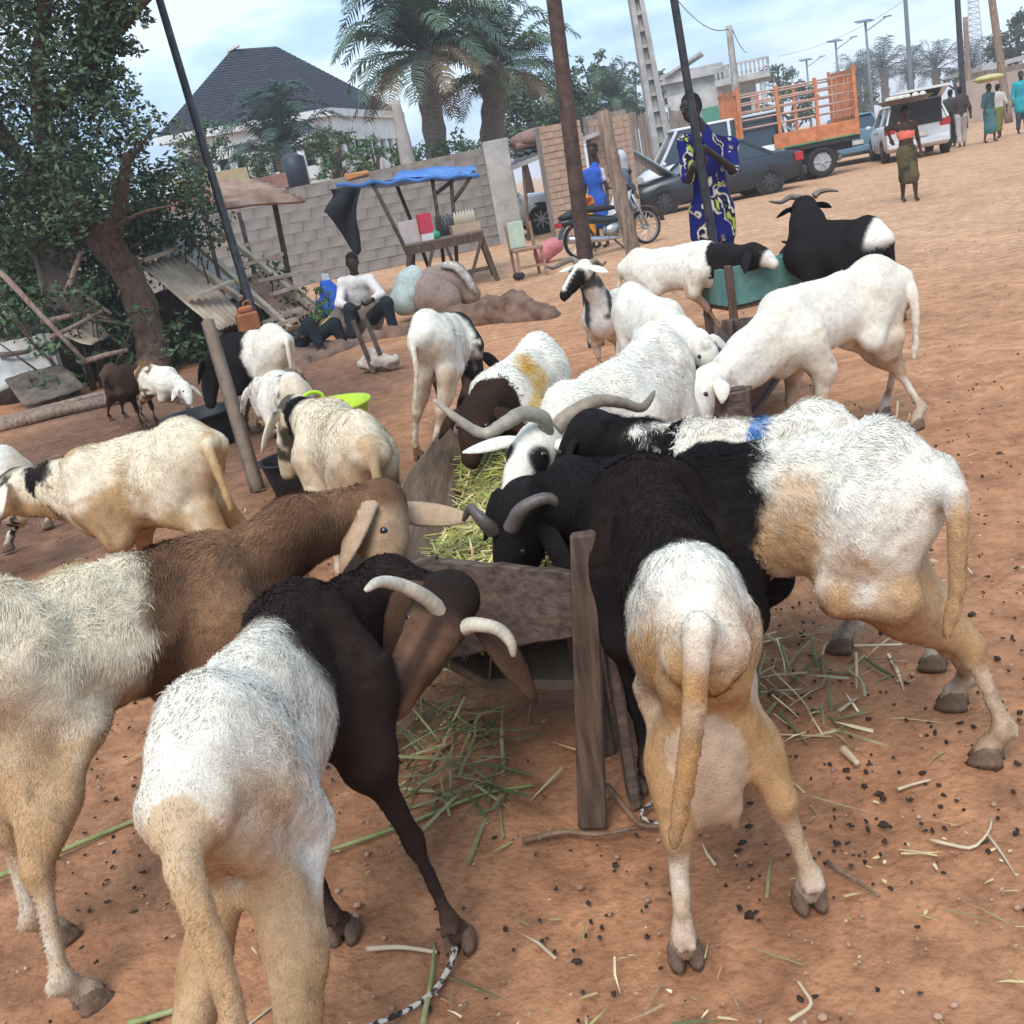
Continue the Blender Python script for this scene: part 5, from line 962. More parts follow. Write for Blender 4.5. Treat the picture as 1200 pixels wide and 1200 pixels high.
p1_ = pole('utility_pole', 'slimmer concrete pole in front of the balcony building', 'utility pole', at(868, 160, 52)*V3(1, 1, 0), at(854, 30, 52), .20, .15, M_CONC, n=4)
M_WIRE = flat('wire', (.04, .05, .06), .6)
def wire(label, a, c_, sag, rad_=.02):
    b = MB(); m_ = (a+c_)/2-Z*sag; b.tube([q-a for q in catmull([a, lerp(a, c_, .25)-Z*sag*.75, m_, lerp(a, c_, .75)-Z*sag*.75, c_], 16)], rad_, 4); tag(b.build('power_line', M_WIRE, None, True, loc=a), label, 'wire')
wire('sagging black wire from the slim concrete pole towards the upper left', at(855, 34, 52), at(772, -30, 42), .7); wire('black wire dropping from the slim concrete pole to the terrace', at(857, 32, 52), at(875, 62, 60), .2); wire('thin wire crossing the sky above the truck', at(912, 66, 80), at(1090, -20, 60), .6, .011)
M_STEEL = flat('grey_steel', (.16, .18, .21), .5); M_PANEL = flat('solar_panel', (.05, .06, .09), .3)
for (bx, by, px, py, Y, lb) in [(1022, 120, 1014, 26, 88, 'tallest solar street light, right of the other two'), (985, 125, 979, 49, 105, 'middle solar street light above the truck'), (949, 130, 945, 71, 122, 'smallest solar street light, above the truck cage')]:
    q_ = at(bx, by, Y)*V3(1, 1, 0); t_ = at(px, py, Y)-q_; root = thing('street_light', lb, 'street light', q_, 0, 'solar street lights'); b = MB(); b.tube([V3(0, 0, 0), t_], [.16, .10], 8); b.build('pole', M_STEEL, root, True)
    b = MB(); b.box(t_+V3(-.1, 0, .1), (1.3, .9, .06), np.array(Matrix.Rotation(.25, 3, 'X'))); b.build('solar_panel', M_PANEL, root); b = MB(); b.bar(t_-Z*.7, t_+V3(1.7, 0, .1), .08, .08); b.box(t_+V3(1.8, 0, .12), (.6, .3, .1)); b.build('lamp_arm', M_STEEL, root)
pole('utility_pole', 'thin dark pole rising behind the open tailgate', 'pole', at(1069, 120, 58)*V3(1, 1, 0), at(1061, 0, 58), .13, .10, M_STEEL, extend=.2)
pole('utility_pole', 'dark upright pole left of the short wooden pole', 'pole', at(1130, 128, 45)*V3(1, 1, 0), at(1122, 0, 45), .13, .11, M_PIPE, extend=.2)
pole('utility_pole', 'short brown wooden pole right of the dark upright pole', 'pole', at(1137, 125, 58)*V3(1, 1, 0), at(1131, 20, 58), .15, .12, M_POLEW)
pole('utility_pole', 'leaning wooden pole at the right in front of the far house', 'pole', at(1182, 135, 42)*V3(1, 1, 0), at(1161, -10, 42), .16, .13, M_POLEW, extend=.15)
lt = thing('lattice_tower', 'pale steel lattice mast far away at the upper right', 'tower', at(1142, 110, 190)*V3(1, 1, 0)); W0 = np.array(lt.location); tp_ = at(1132, -60, 190)[2]
M_MAST = flat('pale_steel', (.42, .46, .50), .6)
for (sx_, sy_) in ((-1, -1), (1, -1), (0, 1)): b = MB(); b.tube([V3(sx_*1.6, sy_*1.6, 0), V3(sx_*.5, sy_*.5, tp_)], .12, 4); b.build('leg', M_MAST, lt)
b = MB()
for i in range(26):
    z0, z1 = tp_*i/26, tp_*(i+1)/26; w0, w1 = lerp(1.6, .5, i/26), lerp(1.6, .5, (i+1)/26); cs_ = [(-1, -1), (1, -1), (0, 1)]
    for j in range(3): a, c_ = cs_[j], cs_[(j+1) % 3]; b.tube([V3(a[0]*w0, a[1]*w0, z0), V3(c_[0]*w1, c_[1]*w1, z1)], .07, 4); b.tube([V3(a[0]*w0, a[1]*w0, z0), V3(c_[0]*w0, c_[1]*w0, z0)], .07, 4)
o = b.build('bracing', M_MAST, lt); tag(o, kind='stuff')
# ------------------------------------------------------------------ vehicles
M_TYRE = flat('tyre_rubber', (.022, .021, .021), .85, bump=.3); M_RIM = flat('wheel_rim', (.30, .30, .31), .4, metal=.6); M_GLASS = flat('car_glass', (.035, .05, .065), .12, spec=.7, var=.05, bump=0)
M_BLKP = flat('black_trim', (.02, .02, .022), .6); M_RED = flat('red_lens', (.42, .02, .03), .3); M_CHROME = flat('bright_metal', (.45, .45, .47), .3, metal=.8); M_PLATE = flat('plate', (.6, .55, .5), .6)
def wheel(parent, c, r, w_, spokes=8, m_=None, y_out=1):
    b = MB(); pr_ = [(r*.62, -.5), (r*.93, -.5), (r, -.32), (r, .32), (r*.93, .5), (r*.62, .5)]; n = 22
    b.loft([[V3(q*math.cos(2*math.pi*i/n), s*w_, q*math.sin(2*math.pi*i/n)) for (q, s) in pr_] for i in range(n+1)], cap=False, closed=True)
    o = b.build('wheel', M_TYRE, parent, True, loc=c); b = MB(); y = y_out*w_*.36
    b.tube([V3(0, y-.02*y_out, 0), V3(0, y, 0)], r*.60, 20)
    b.tube([V3(0, y, 0), V3(0, y+.03*y_out, 0)], r*.16, 10)
    for i in range(spokes): a = 2*math.pi*i/spokes; b.bar(V3(math.cos(a)*r*.12, y+.012*y_out, math.sin(a)*r*.12), V3(math.cos(a)*r*.60, y+.006*y_out, math.sin(a)*r*.60), r*.11, .03, up=(0, 1, 0))
    b.build('rim', m_ or M_RIM, o); return o
def car(label, cat, loc, heading, L, Wd, st, cabin, paint_, wr=.31, wx=(.82, -.80), name='parked_car', rims=None, hatch=False, doors=(.30, -.30), roof_m=None, group='vehicles parked along the far side'):
    """st: stations (x, bottom, belt, half width); cabin: (x front low, x front top, x rear top, x rear low, roof z)"""
    t = thing(name, label, cat, loc, heading, group); hw = Wd/2; b = MB(); rings = []
    for (x, zb, zs, k) in st:
        w_ = hw*k; rings.append([V3(x, -w_*.90, zb), V3(x, -w_*.99, zb+.10), V3(x, -w_, lerp(zb, zs, .6)), V3(x, -w_*.965, zs-.06), V3(x, -w_*.88, zs), V3(x, 0, zs+.025), V3(x, w_*.88, zs), V3(x, w_*.965, zs-.06), V3(x, w_, lerp(zb, zs, .6)), V3(x, w_*.99, zb+.10), V3(x, w_*.90, zb)])
    b.loft(rings); body = b.build('body', paint_, t, True); mm = body.modifiers.new('edge', 'EDGE_SPLIT'); mm.split_angle = .9
    xf, xt, rt, rl, zr = cabin; zb_ = lambda x: float(np.interp(x, [s[0] for s in st][::-1], [s[2] for s in st][::-1])); wb, wt = hw*.90, hw*.70
    P8 = lambda x, z, w_: [V3(x, -w_, z), V3(x, w_, z)]
    fl, ft, rt_, rl_ = P8(xf, zb_(xf)-.02, wb), P8(xt, zr-.05, wt), P8(rt, zr-.05, wt), P8(rl, zb_(rl)-.02, wb)
    V = fl+ft+rt_+rl_; b = MB(); b.add(V, [(0, 1, 3, 2), (6, 7, 5, 4)[::-1] if False else (4, 5, 7, 6), (2, 3, 5, 4), (0, 2, 4, 6), (1, 7, 5, 3)]); b.build('windows', M_GLASS, t)
    b = MB(); b.loft([[V3(x, -w_, zr-.055), V3(x, -w_*.92, zr-.005), V3(x, 0, zr+.02), V3(x, w_*.92, zr-.005), V3(x, w_, zr-.055)] for (x, w_) in ((xt+.07, wt*.97), (xt, wt*1.03), ((xt+rt)/2, wt*1.05), (rt, wt*1.03), (rt-.08, wt*.97))]); b.build('roof', roof_m or paint_, t, True)
    for s in (-1, 1):
        def pp(x, z): u = (z-zb_(x))/(zr-.05-zb_(x)); return V3(x, s*(lerp(wb, wt, u)+.006), z)
        for (a, c_) in (((xf, zb_(xf)-.02), (xt, zr-.04)), ((rl, zb_(rl)-.02), (rt, zr-.04)), ((doors[0]*.0+(xt+rt)/2, zb_((xt+rt)/2)-.02), ((xt+rt)/2-.02, zr-.04))): b = MB(); b.bar(V3(a[0], s*(wb+.004), a[1]), V3(c_[0], s*(wt+.006), c_[1]), .07, .05, up=(0, 1, 0)); b.build('pillar', paint_, t)
        for x in doors+((doors[0]+doors[1])/2,):
            b = MB(); b.bar(V3(x, s*hw*1.002, .30), V3(x, s*hw*.965, zb_(x)-.04), .012, .008, up=(0, 1, 0)); b.build('door_seam', M_BLKP, t)
        for x in (doors[0]-.38, doors[1]-.38+.02): b = MB(); b.box((x+.12, s*(hw*.985+.012), zb_(x)-.16), (.16, .03, .035)); b.build('door_handle', M_BLKP, t)
        b = MB(); b.ell((xf-.12, s*(hw+.07), zb_(xf)+.07), (.06, .09, .06), 8, 6); b.build('mirror', paint_, t, True)
        for x in wx: 
            b = MB(); b.tube([V3(x, s*hw*.80, wr), V3(x, s*(hw*.985+.008), wr)], wr*1.16, 20); b.build('wheel_arch', M_BLKP, t); wheel(t, (x, s*(hw*.90), wr), wr, .20, 8, rims, s)
        b = MB(); b.box((st[0][0]-.08, s*hw*.66, st[0][2]-.13), (.16, .32, .14), rotz(-.25*s)); b.build('headlight', M_CHROME, t, bevel=.02)
        b = MB(); b.box((st[-1][0]+.09, s*hw*.80, st[-1][2]-.12), (.20, .28, .20)); b.build('tail_light', M_RED, t, bevel=.02)
    for x, sx_ in ((st[0][0], 1), (st[-1][0], -1)): b = MB(); b.box((x+sx_*.01, 0, .42), (.14, Wd*.92, .20)); b.build('bumper', M_BLKP if sx_ > 0 else paint_, t, bevel=.04)
    b = MB(); b.box((st[-1][0]-.085, 0, .62), (.02, .5, .12)); b.build('plate', M_PLATE, t)
    return t
SEDAN = [(2.15, .28, .62, .80), (1.9, .22, .70, .93), (1.3, .20, .80, 1.), (.7, .19, .86, 1.), (-.2, .19, .90, 1.), (-1.2, .20, .92, 1.), (-1.75, .24, .93, .96), (-2.15, .32, .86, .84)]
P_DARK = flat('dark_blue_paint', (.018, .024, .036), .28, spec=.6, var=.1, bump=0); P_WHITE = flat('white_paint', (.62, .64, .66), .35, spec=.5, var=.06, bump=0); P_SILV = flat('silver_paint', (.36, .38, .40), .35, metal=.3, var=.06, bump=0); P_BLUE = flat('light_blue_paint', (.13, .24, .33), .35, var=.08, bump=0)
q_ = (gp(900, 229)+gp(775, 253))/2; q_ = V3(6.25, 26.1, 0); t = car('dark blue sedan with its hood raised, side on behind the man in patterned blue', 'car', q_, math.pi+.03, 4.3, 1.70, SEDAN, (.85, .15, -.80, -1.45, 1.36), P_DARK, .31, (1.30, -1.28), 'parked_car', flat('dark_rim', (.085, .085, .09), .5, metal=.5))
b = MB(); hi = V3(.95, 0, .88); e_ = nrm(V3(.74, 0, .62)); rings = []
for k_, (a, w_) in enumerate(((0, .70), (.3, .72), (.75, .68), (1.08, .58))): c_ = hi+e_*a; rings.append([c_+V3(0, -w_, 0), c_+V3(-.02, 0, .04), c_+V3(0, w_, 0), c_+V3(.015, w_, -.03), c_+V3(.015, -w_, -.03)])
b.loft(rings); b.build('hood', flat('hood_paint', (.28, .38, .44), .4, bump=0), t, True); b = MB(); b.box((1.45, 0, .66), (.9, 1.3, .22)); b.build('engine', M_BLKP, t)
VAN = [(2.0, .32, .86, .88), (1.75, .28, 1.0, .97), (1.2, .25, 1.06, 1.), (-.5, .25, 1.08, 1.), (-1.7, .26, 1.08, 1.), (-2.0, .32, 1.04, .95)]
q_ = at(747, 215, 29.2)*V3(1, 1, 0)+V3(2.1, 0, 0); car('white van parked behind the dark sedan, left of the man in patterned blue', 'van', q_, math.pi-.05, 4.0, 1.75, VAN, (1.55, .95, -1.75, -1.95, 1.92), P_WHITE, .32, (1.25, -1.25), 'parked_van')
q_ = at(905, 195, 29.4)*V3(1, 1, 0); car('silver car between the dark sedan and the orange trailer', 'car', q_+V3(-.5, .1, 0), math.pi+.05, 4.2, 1.65, SEDAN, (.95, .25, -.85, -1.5, 1.46), P_SILV, .31, (1.28, -1.28))
q_ = at(637, 272, 27.2)*V3(1, 1, 0); car('white pickup seen through the gap under the lean-to roof', 'pickup', q_+V3(-1.25, .85, 0), .02, 4.4, 1.7, [(2.1, .36, .84, .86), (1.85, .30, .96, .96), (1.1, .28, 1.02, 1.), (.3, .28, 1.03, 1.), (-2.0, .30, 1.02, 1.), (-2.2, .40, .98, .96)], (.85, .30, -.55, -.75, 1.62), P_WHITE, .37, (1.25, -1.35), 'parked_pickup')
WAG = [(2.05, .30, .66, .84), (1.8, .24, .76, .95), (1.1, .22, .88, 1.), (.5, .22, .93, 1.), (-1.2, .22, .96, 1.), (-1.85, .26, .97, .98), (-2.0, .34, .94, .92)]
q_ = (gp(1052, 190)+gp(1102, 178))/2; wg = car('white estate car with its tailgate raised, seen from behind at the right', 'car', q_+V3(.25, 1.30, 0), 1.30, 4.1, 1.72, WAG, (1.0, .45, -1.75, -1.98, 1.46), P_WHITE, .31, (1.28, -1.28), 'estate_car')
b = MB(); b.box((-1.985, 0, 1.15), (.06, 1.25, .62)); b.build('boot_opening', M_BLKP, wg)
tg = MB(); e_ = nrm(V3(-.95, 0, .26)); h0 = V3(-1.80, 0, 1.47)
for s in (-1, 1): tg.bar(h0+V3(0, s*.60, 0), h0+e_*.95+V3(0, s*.64, 0), .14, .05, up=(0, 0, 1))
tg.bar(h0+V3(0, -.62, 0), h0+V3(0, .62, 0), .12, .05); tg.bar(h0+e_*.95+V3(0, -.66, 0), h0+e_*.95+V3(0, .66, 0), .34, .06); tgo = tg.build('tailgate', P_WHITE, wg)
b = MB(); b.bar(h0+e_*.08, h0+e_*.80, 1.1, .02, up=(0, 0, 1)); b.build('glass', M_GLASS, tgo)
b = MB(); b.box((-1.2, 0, .98), (1.2, 1.2, .5), jit=.04); b.build('load', flat('dark_cloth', (.03, .035, .045), .9), wg)
q_ = at(1017, 182, 32.5)*V3(1, 1, 0); car('light blue car between the orange trailer and the estate car', 'car', q_+V3(.1, 1.6, 0), 1.27, 4.1, 1.65, WAG, (1.0, .40, -1.35, -1.85, 1.42), P_BLUE, .31, (1.28, -1.28))
# orange stake sided trailer
M_ORANGE = flat('orange_paint', (.52, .185, .08), .6, var=.22, bump=.15)
x0, x1 = at(872, 190, 28.2)[0], at(1010, 170, 28.2)[0]; LT = x1-x0; Tq = V3((x0+x1)/2, 29.2, 0); t = thing('cargo_trailer', 'orange cargo trailer with tall stake cage sides behind the dark sedan', 'trailer', Tq, -.03, 'vehicles parked along the far side'); hl_ = LT/2
b = MB(); b.box((0, 0, .86), (LT, 1.9, .12)); b.box((0, -.5, .70), (LT*.95, .12, .2)); b.box((0, .5, .70), (LT*.95, .12, .2)); b.build('chassis', M_BLKP, t)
for y_ in (-.95, .95):
    b = MB(); b.box((.45, y_, 1.12), (LT-.9, .05, .38)); b.build('side_board', M_ORANGE, t, bevel=.012)
    b = MB(); b.box((.45, y_*1.0, .935), (LT-.9, .06, .035)); b.build('green_stripe', flat('green_paint', (.06, .25, .12), .5), t)
    for i, x_ in enumerate(np.linspace(-hl_+.06, hl_-.06, 4)):
        b = MB(); b.bar(V3(x_, y_*1.01, .92), V3(x_, y_*1.01, 2.65 if i in (0, 3) else 2.5), .085, .06, up=(0, 1, 0)); b.build('stake', M_ORANGE, t)
    for z_ in np.linspace(1.58, 2.42, 5): b = MB(); b.tube([V3(-hl_+.06, y_*.99, z_), V3(hl_-.06, y_*.99, z_)], .026, 6); b.build('rail', flat('faded_rail', (.50, .32, .26), .6), t, True)
for x_ in (-hl_, hl_):
    b = MB(); b.box((x_, 0, 1.17), (.05, 1.86, .48)); b.build('end_board', M_ORANGE, t, bevel=.01)
    for y_ in np.linspace(-.8, .8, 6): b = MB(); b.bar(V3(x_, y_, 1.4), V3(x_, y_, 2.45), .09, .04, up=(0, 1, 0)); b.build('stake', M_ORANGE, t)
    b = MB(); b.bar(V3(x_, -.95, 2.52), V3(x_, .95, 2.52), .06, .10); b.build('rail', M_ORANGE, t)
for x_ in (hl_*.35, -hl_*.55):
    for s in (-1, 1): wheel(t, (x_, s*.80, .40), .40, .24, 6, flat('grey_rim', (.35, .35, .36), .5), s)
b = MB(); b.box((hl_*.35, 0, .55), (.9, 1.5, .18)); b.build('axle', M_BLKP, t)
# motorbike facing right, leaning on its stand
mbq = (gp(676, 305)+gp(765, 284))/2; dv = gp(765, 284)-gp(676, 305); mk = thing('motorbike', 'small dark motorbike with white leg shield parked behind the poles', 'motorbike', mbq, math.atan2(dv[1], dv[0])-.02); wbs = .66
def mwheel(x): 
    b = MB(); n = 24; r = .29; pr_ = [(r*.86, -.4), (r*.96, -.5), (r, 0), (r*.96, .5), (r*.86, .4)]; b.loft([[V3(q*math.cos(2*math.pi*i/n), s*.09, q*math.sin(2*math.pi*i/n)) for (q, s) in pr_] for i in range(n+1)], cap=False); o = b.build('wheel', M_TYRE, mk, True, loc=(x, 0, r))
    b = MB(); b.loft([[V3(q*math.cos(2*math.pi*i/n), s, q*math.sin(2*math.pi*i/n)) for (q, s) in ((r*.80, -.02), (r*.87, -.02), (r*.87, .02), (r*.80, .02))] for i in range(n+1)], cap=False); b.tube([V3(0, -.07, 0), V3(0, .07, 0)], .05, 8)
    for i in range(14): a = i*.4488; b.tube([V3(.03*math.cos(a+1.2), .03*(-1)**i, .03*math.sin(a+1.2)), V3(r*.82*math.cos(a), 0, r*.82*math.sin(a))], .006, 4)
    b.build('rim', M_CHROME, o)
mwheel(-wbs); mwheel(wbs)
P_BIKE = flat('bike_paint', (.02, .028, .04), .3, spec=.6, bump=0)
b = MB(); b.tube(catmull([V3(-.95, 0, .70), V3(-.6, 0, .76), V3(-.2, 0, .74), V3(.1, 0, .70)], 8), [.07, .12, .13, .13, .13, .12, .11, .06], 10, [.04, .055, .06, .06, .06, .06, .05, .03]); b.build('seat', M_BLKP, mk, True)
b = MB(); b.tube(catmull([V3(-.98, 0, .62), V3(-.5, 0, .62), V3(0, 0, .52), V3(.22, 0, .62), V3(.40, 0, .86)], 10), [.05, .09, .11, .11, .10, .09, .08, .08, .07, .06], 10, [.05, .07, .08, .08, .07, .06, .05, .05, .05, .05]); b.build('frame', P_BIKE, mk, True)
b = MB()
for s in (-1, 1): b.loft([[V3(.36, s*.03, .92), V3(.24, s*.17, .90), V3(.20, s*.17, .89)], [V3(.22, s*.03, .55), V3(.10, s*.21, .52), V3(.06, s*.20, .52)], [V3(.12, s*.03, .26), V3(.02, s*.18, .24), V3(-.02, s*.17, .24)]])
o = b.build('leg_shield', P_WHITE, mk, True); o.scale = (1.35, 1.2, 1.02); o.modifiers.new('t', 'SOLIDIFY').thickness = .012
b = MB(); b.ell((.46, 0, .94), (.10, .10, .11), 10, 8); b.build('headlight', P_BIKE, mk, True)
b = MB()
for s in (-1, 1): b.tube([V3(.42, s*.07, .86), V3(wbs, s*.07, .30)], .022, 6)
b.build('fork', M_CHROME, mk, True)
b = MB(); b.tube(catmull([V3(.20, -.34, 1.02), V3(.36, -.15, .98), V3(.40, 0, .95), V3(.36, .15, .98), V3(.20, .34, 1.02)], 9), .016, 6); b.build('handlebar', M_BLKP, mk, True)
for s in (-1, 1):
    b = MB(); b.tube([V3(.30, s*.24, 1.0), V3(.30, s*.30, 1.18)], .008, 4); b.ell((.30, s*.31, 1.22), (.02, .06, .045), 8, 6); b.build('mirror', M_BLKP, mk, True)
b = MB(); b.loft([[V3(wbs+.36*math.cos(a), y_, .29+.34*math.sin(a)) for y_ in (-.07, 0, .07)] for a in np.linspace(.1, 2.3, 9)], cap=False, closed=False); b.build('mudguard', P_BIKE, mk, True)
b = MB(); b.loft([[V3(-wbs+.36*math.cos(a), y_, .29+.36*math.sin(a)) for y_ in (-.08, 0, .08)] for a in np.linspace(.9, 2.9, 9)], cap=False, closed=False); b.build('mudguard', P_BIKE, mk, True)
b = MB(); b.ell((.02, 0, .36), (.20, .13, .13), 10, 8); b.tube([V3(.1, 0, .38), V3(.34, 0, .36)], .08, 10); b.build('engine', M_CHROME, mk, True)
b = MB(); b.tube([V3(.25, -.13, .30), V3(0, -.16, .22), V3(-.35, -.17, .26), V3(-.95, -.18, .36)], [.022, .022, .05, .055], 8); b.build('exhaust', M_CHROME, mk, True)
b = MB(); b.tube([V3(-.05, -.1, .2), V3(.02, -.34, .0)], .014, 5); b.tube([V3(-.2, .2, .26), V3(-.2, -.2, .26)], .014, 5); b.build('stand', M_BLKP, mk, True)
b = MB(); b.box((-1.0, 0, .60), (.06, .14, .08)); b.build('tail_light', M_RED, mk)
# ------------------------------------------------------------------ people
M_SKIN = mat('dark_skin', rough=.55, var=.12, scale=20, bump=.1, attr='Col', spec=.35); M_CLOTH = mat('cloth', rough=.9, var=.12, scale=14, bump=.35, bscale=30, attr='Col', spec=.15); M_HAIR = mat('black_hair', (.008, .007, .007), rough=.9, scale=90, bump=.8, bscale=160)
SK = V3(.055, .030, .020)
def person(label, J, fd, garments, h=1.72, skin=SK, res=.016, hair=True, parent_label='person', hands=None, shoes=None, group=None):
    """J joints (world): head neck chest pelvis shL elL haL shR elR haR hipL knL anL hipR knR anR; fd face direction; L/R = left/right of the photo"""
    J = {k_: np.asarray(v_, float) for k_, v_ in J.items()}; u = h/1.75; o0 = J['pelvis']*V3(1, 1, 0); root = thing('person', label, 'person', o0, 0, group); fd = nrm(fd); hc = J['head']; up = nrm(hc-J['neck']+Z*.1); up = nrm(up-fd*np.dot(up, fd)); sd_ = np.cross(up, fd)
    pr = []
    def rc(a, b_, ra, rb, k_=.02, L=pr): L.append(('rc', np.asarray(a, float), np.asarray(b_, float), ra*u, rb*u, k_*u))
    def el(c_, r, k_=.03, L=pr, M=None): L.append(('el', np.asarray(c_, float), np.array(r)*u, np.eye(3) if M is None else M, k_*u))
    HM = np.stack([sd_, fd, up], 1)
    el(hc+up*.02*u-fd*.01*u, (.074, .095, .098), .02, M=HM); el(hc-up*.055*u+fd*.025*u, (.052, .060, .06), .03, M=HM)
    rc(hc+fd*.088*u+up*.012*u, hc+fd*.100*u-up*.022*u, .011, .017, .012)
    rc(hc+fd*.080*u-up*.055*u-sd_*.018*u, hc+fd*.080*u-up*.055*u+sd_*.018*u, .011, .011, .01)
    for s in (-1, 1): rc(hc+sd_*s*.076*u+up*.018*u, hc+sd_*s*.076*u-up*.022*u, .014, .011, .01); rc(hc+fd*.082*u+sd_*s*.018*u+up*.034*u, hc+fd*.074*u+sd_*s*.045*u+up*.036*u, .011, .01, .01)
    rc(J['neck'], hc-up*.06*u-fd*.01*u, .058, .050, .03)
    lat = nrm(J['shR']-J['shL']); tor = nrm(J['neck']-J['pelvis']); TM = np.stack([lat, np.cross(tor, lat), tor], 1)
    def torso(L, g=0.): el(J['chest'], (.165+g, .105+g, .19+g), .05, L, TM); el(lerp(J['chest'], J['pelvis'], .62), (.135+g, .095+g, .17+g), .06, L, TM); el(J['pelvis'], (.155+g, .105+g, .13+g), .05, L, TM); rc(J['shL'], J['shR'], .062+g, .062+g, .05, L); rc(lerp(J['shL'], J['shR'], .5), J['neck'], .09+g*.5, .055+g*.6, .04, L)
    torso(pr)
    for s in 'LR':
        rc(J['sh'+s], J['el'+s], .052, .040); rc(J['el'+s], J['ha'+s], .039, .026); rc(J['hip'+s], J['kn'+s], .082, .054, .04); rc(J['kn'+s], lerp(J['kn'+s], J['an'+s], .4), .052, .05); rc(lerp(J['kn'+s], J['an'+s], .4), J['an'+s], .05, .033)
        ft = J.get('toe'+s); ft = J['an'+s]+nrm(fd*V3(1, 1, 0))*.16*u-Z*.045*u if ft is None else ft; rc(J['an'+s]-Z*.03*u-nrm(ft-J['an'+s])*.02, lerp(J['an'+s]-Z*.04*u, ft, .55), .032, .034); rc(lerp(J['an'+s]-Z*.04*u, ft, .55), ft, .034, .024)
        hd = hands.get(s) if hands else None; w_ = J['ha'+s]; fa = nrm(w_-J['el'+s])
        if hd is None: pd, cd, sp = fa, nrm(np.cross(fa, lat)+1e-4), nrm(np.cross(np.cross(fa, lat), fa)+1e-4)
        else: pd, cd, sp = [nrm(q) for q in hd]         # palm direction, curl direction, spread direction
        pe = w_+pd*.075*u; rc(w_, pe, .026, .030, .02); rc(w_+pd*.03*u-sp*.022*u, pe-sp*.024*u, .018, .016, .015); rc(w_+pd*.03*u+sp*.022*u, pe+sp*.024*u, .018, .016, .015)
        for i, (o_, l_) in enumerate(((-.030, .068), (-.010, .078), (.011, .074), (.031, .058))):
            k0 = pe+sp*o_*u; k1 = k0+nrm(pd*.9+cd*.35)*l_*.45*u; k2 = k1+nrm(pd*.35+cd*.95)*l_*.32*u; k3 = k2+nrm(-pd*.25+cd)*l_*.28*u; rc(k0, k1, .0105, .0095, .006); rc(k1, k2, .0095, .0085, .005); rc(k2, k3, .0085, .007, .005)
        th0 = w_+pd*.022*u-sp*.028*u; th1 = th0+nrm(-sp*.75+pd*.5+cd*.35)*.042*u; th2 = th1+nrm(pd*.55+cd*.85)*.034*u; rc(th0, th1, .014, .011, .01); rc(th1, th2, .0105, .008, .006)
    v, q = sdf_mesh(pr, res); col = np.tile(skin, (len(v), 1))*(1+.12*fbm(v, 9, 3))[:, None]
    link('body', mesh_np('body', v-o0, q, np.full(len(q), 4), True, col, [M_SKIN]), root)
    for s in (-1, 1):
        b = MB(); b.ell(hc+fd*.083*u+sd_*s*.031*u+up*.014*u-o0, (.012*u,)*3, 8, 6); b.build('eye', flat('eye', (.07, .055, .05), .3), root, True)
    if hair:
        L = []; el(hc+up*.045*u-fd*.022*u, (.080, .094, .088), .02, L, HM); rc(hc-fd*.06*u-up*.01*u, hc-fd*.05*u-up*.05*u, .06, .045, .04, L); v, q = sdf_mesh(L, res); link('hair', mesh_np('hair', v-o0, q, np.full(len(q), 4), True, None, [M_HAIR]), root)
    def build_g(nm, L, cf, wr_=.012):
        v, q = sdf_mesh(L, res); n_ = vnormals(v, q); v = v+n_*(wr_*fbm(v*V3(1, 1, .55), 9, 51, 3))[:, None]; link(nm, mesh_np(nm, v-o0, q, np.full(len(q), 4), True, np.clip(cf(v), .004, .9), [M_CLOTH]), root)
    for g in garments:
        L = []; k_ = g[0]; cf = g[1] if callable(g[1]) else (lambda c_: lambda v_: np.tile(V3(*c_), (len(v_), 1))*(1+.15*fbm(v_, 6, 8))[:, None])(g[1])
        if k_ in ('shirt', 'tunic', 'vest'):
            torso(L, .018)
            if k_ != 'vest':
                a = g[2] if len(g) > 2 else .6
                for s in 'LR':
                    rc(J['sh'+s], lerp(J['sh'+s], J['el'+s], min(1, a)), .064, .060, .03, L)
                    if a > 1: rc(J['el'+s], lerp(J['el'+s], J['ha'+s], a-1), .056, .044, .03, L)
            if k_ == 'tunic':
                hm = g[3]
                for s in 'LR': rc(J['hip'+s], lerp(J['hip'+s], J['kn'+s], hm), .115, .115, .06, L)
                rc(lerp(J['hipL'], J['hipR'], .5), lerp(lerp(J['hipL'], J['knL'], hm), lerp(J['hipR'], J['knR'], hm), .5), .12, .12, .06, L)
            nm = {'vest': 'top'}.get(k_, k_)
        elif k_ == 'top':
            el(J['chest']-tor*.03, (.172, .118, .15), .05, L, TM); nm = 'top'
            for s in 'LR': rc(lerp(J['sh'+s], J['chest'], .35)+tor*.02, lerp(J['sh'+s], J['neck'], .35)+tor*.02, .05, .04, .03, L)
        elif k_ == 'trousers':
            a = g[2] if len(g) > 2 else 1.9; el(J['pelvis'], (.172, .122, .14), .05, L, TM)
            for s in 'LR':
                rc(J['hip'+s], J['kn'+s], .105, .078, .04, L)
                if a > 1: rc(J['kn'+s], lerp(J['kn'+s], J['an'+s], a-1), .078, .062, .03, L)
            nm = 'trousers'
        elif k_ == 'skirt':
            a = g[2]; el(J['pelvis']+tor*.02, (.172, .122, .15), .05, L, TM); nm = 'wrapper'
            e = {s: lerp(J['kn'+s], J['an'+s], a-1) if a > 1 else lerp(J['hip'+s], J['kn'+s], a) for s in 'LR'}
            for s in 'LR':
                rc(J['hip'+s], J['kn'+s] if a > 1 else e[s], .10, .075, .06, L)
                if a > 1: rc(J['kn'+s], e[s], .075, .07, .06, L)
            rc(lerp(J['hipL'], J['hipR'], .5), lerp(e['L'], e['R'], .5), .12, .075, .08, L)
        build_g(nm, L, cf)
    return root
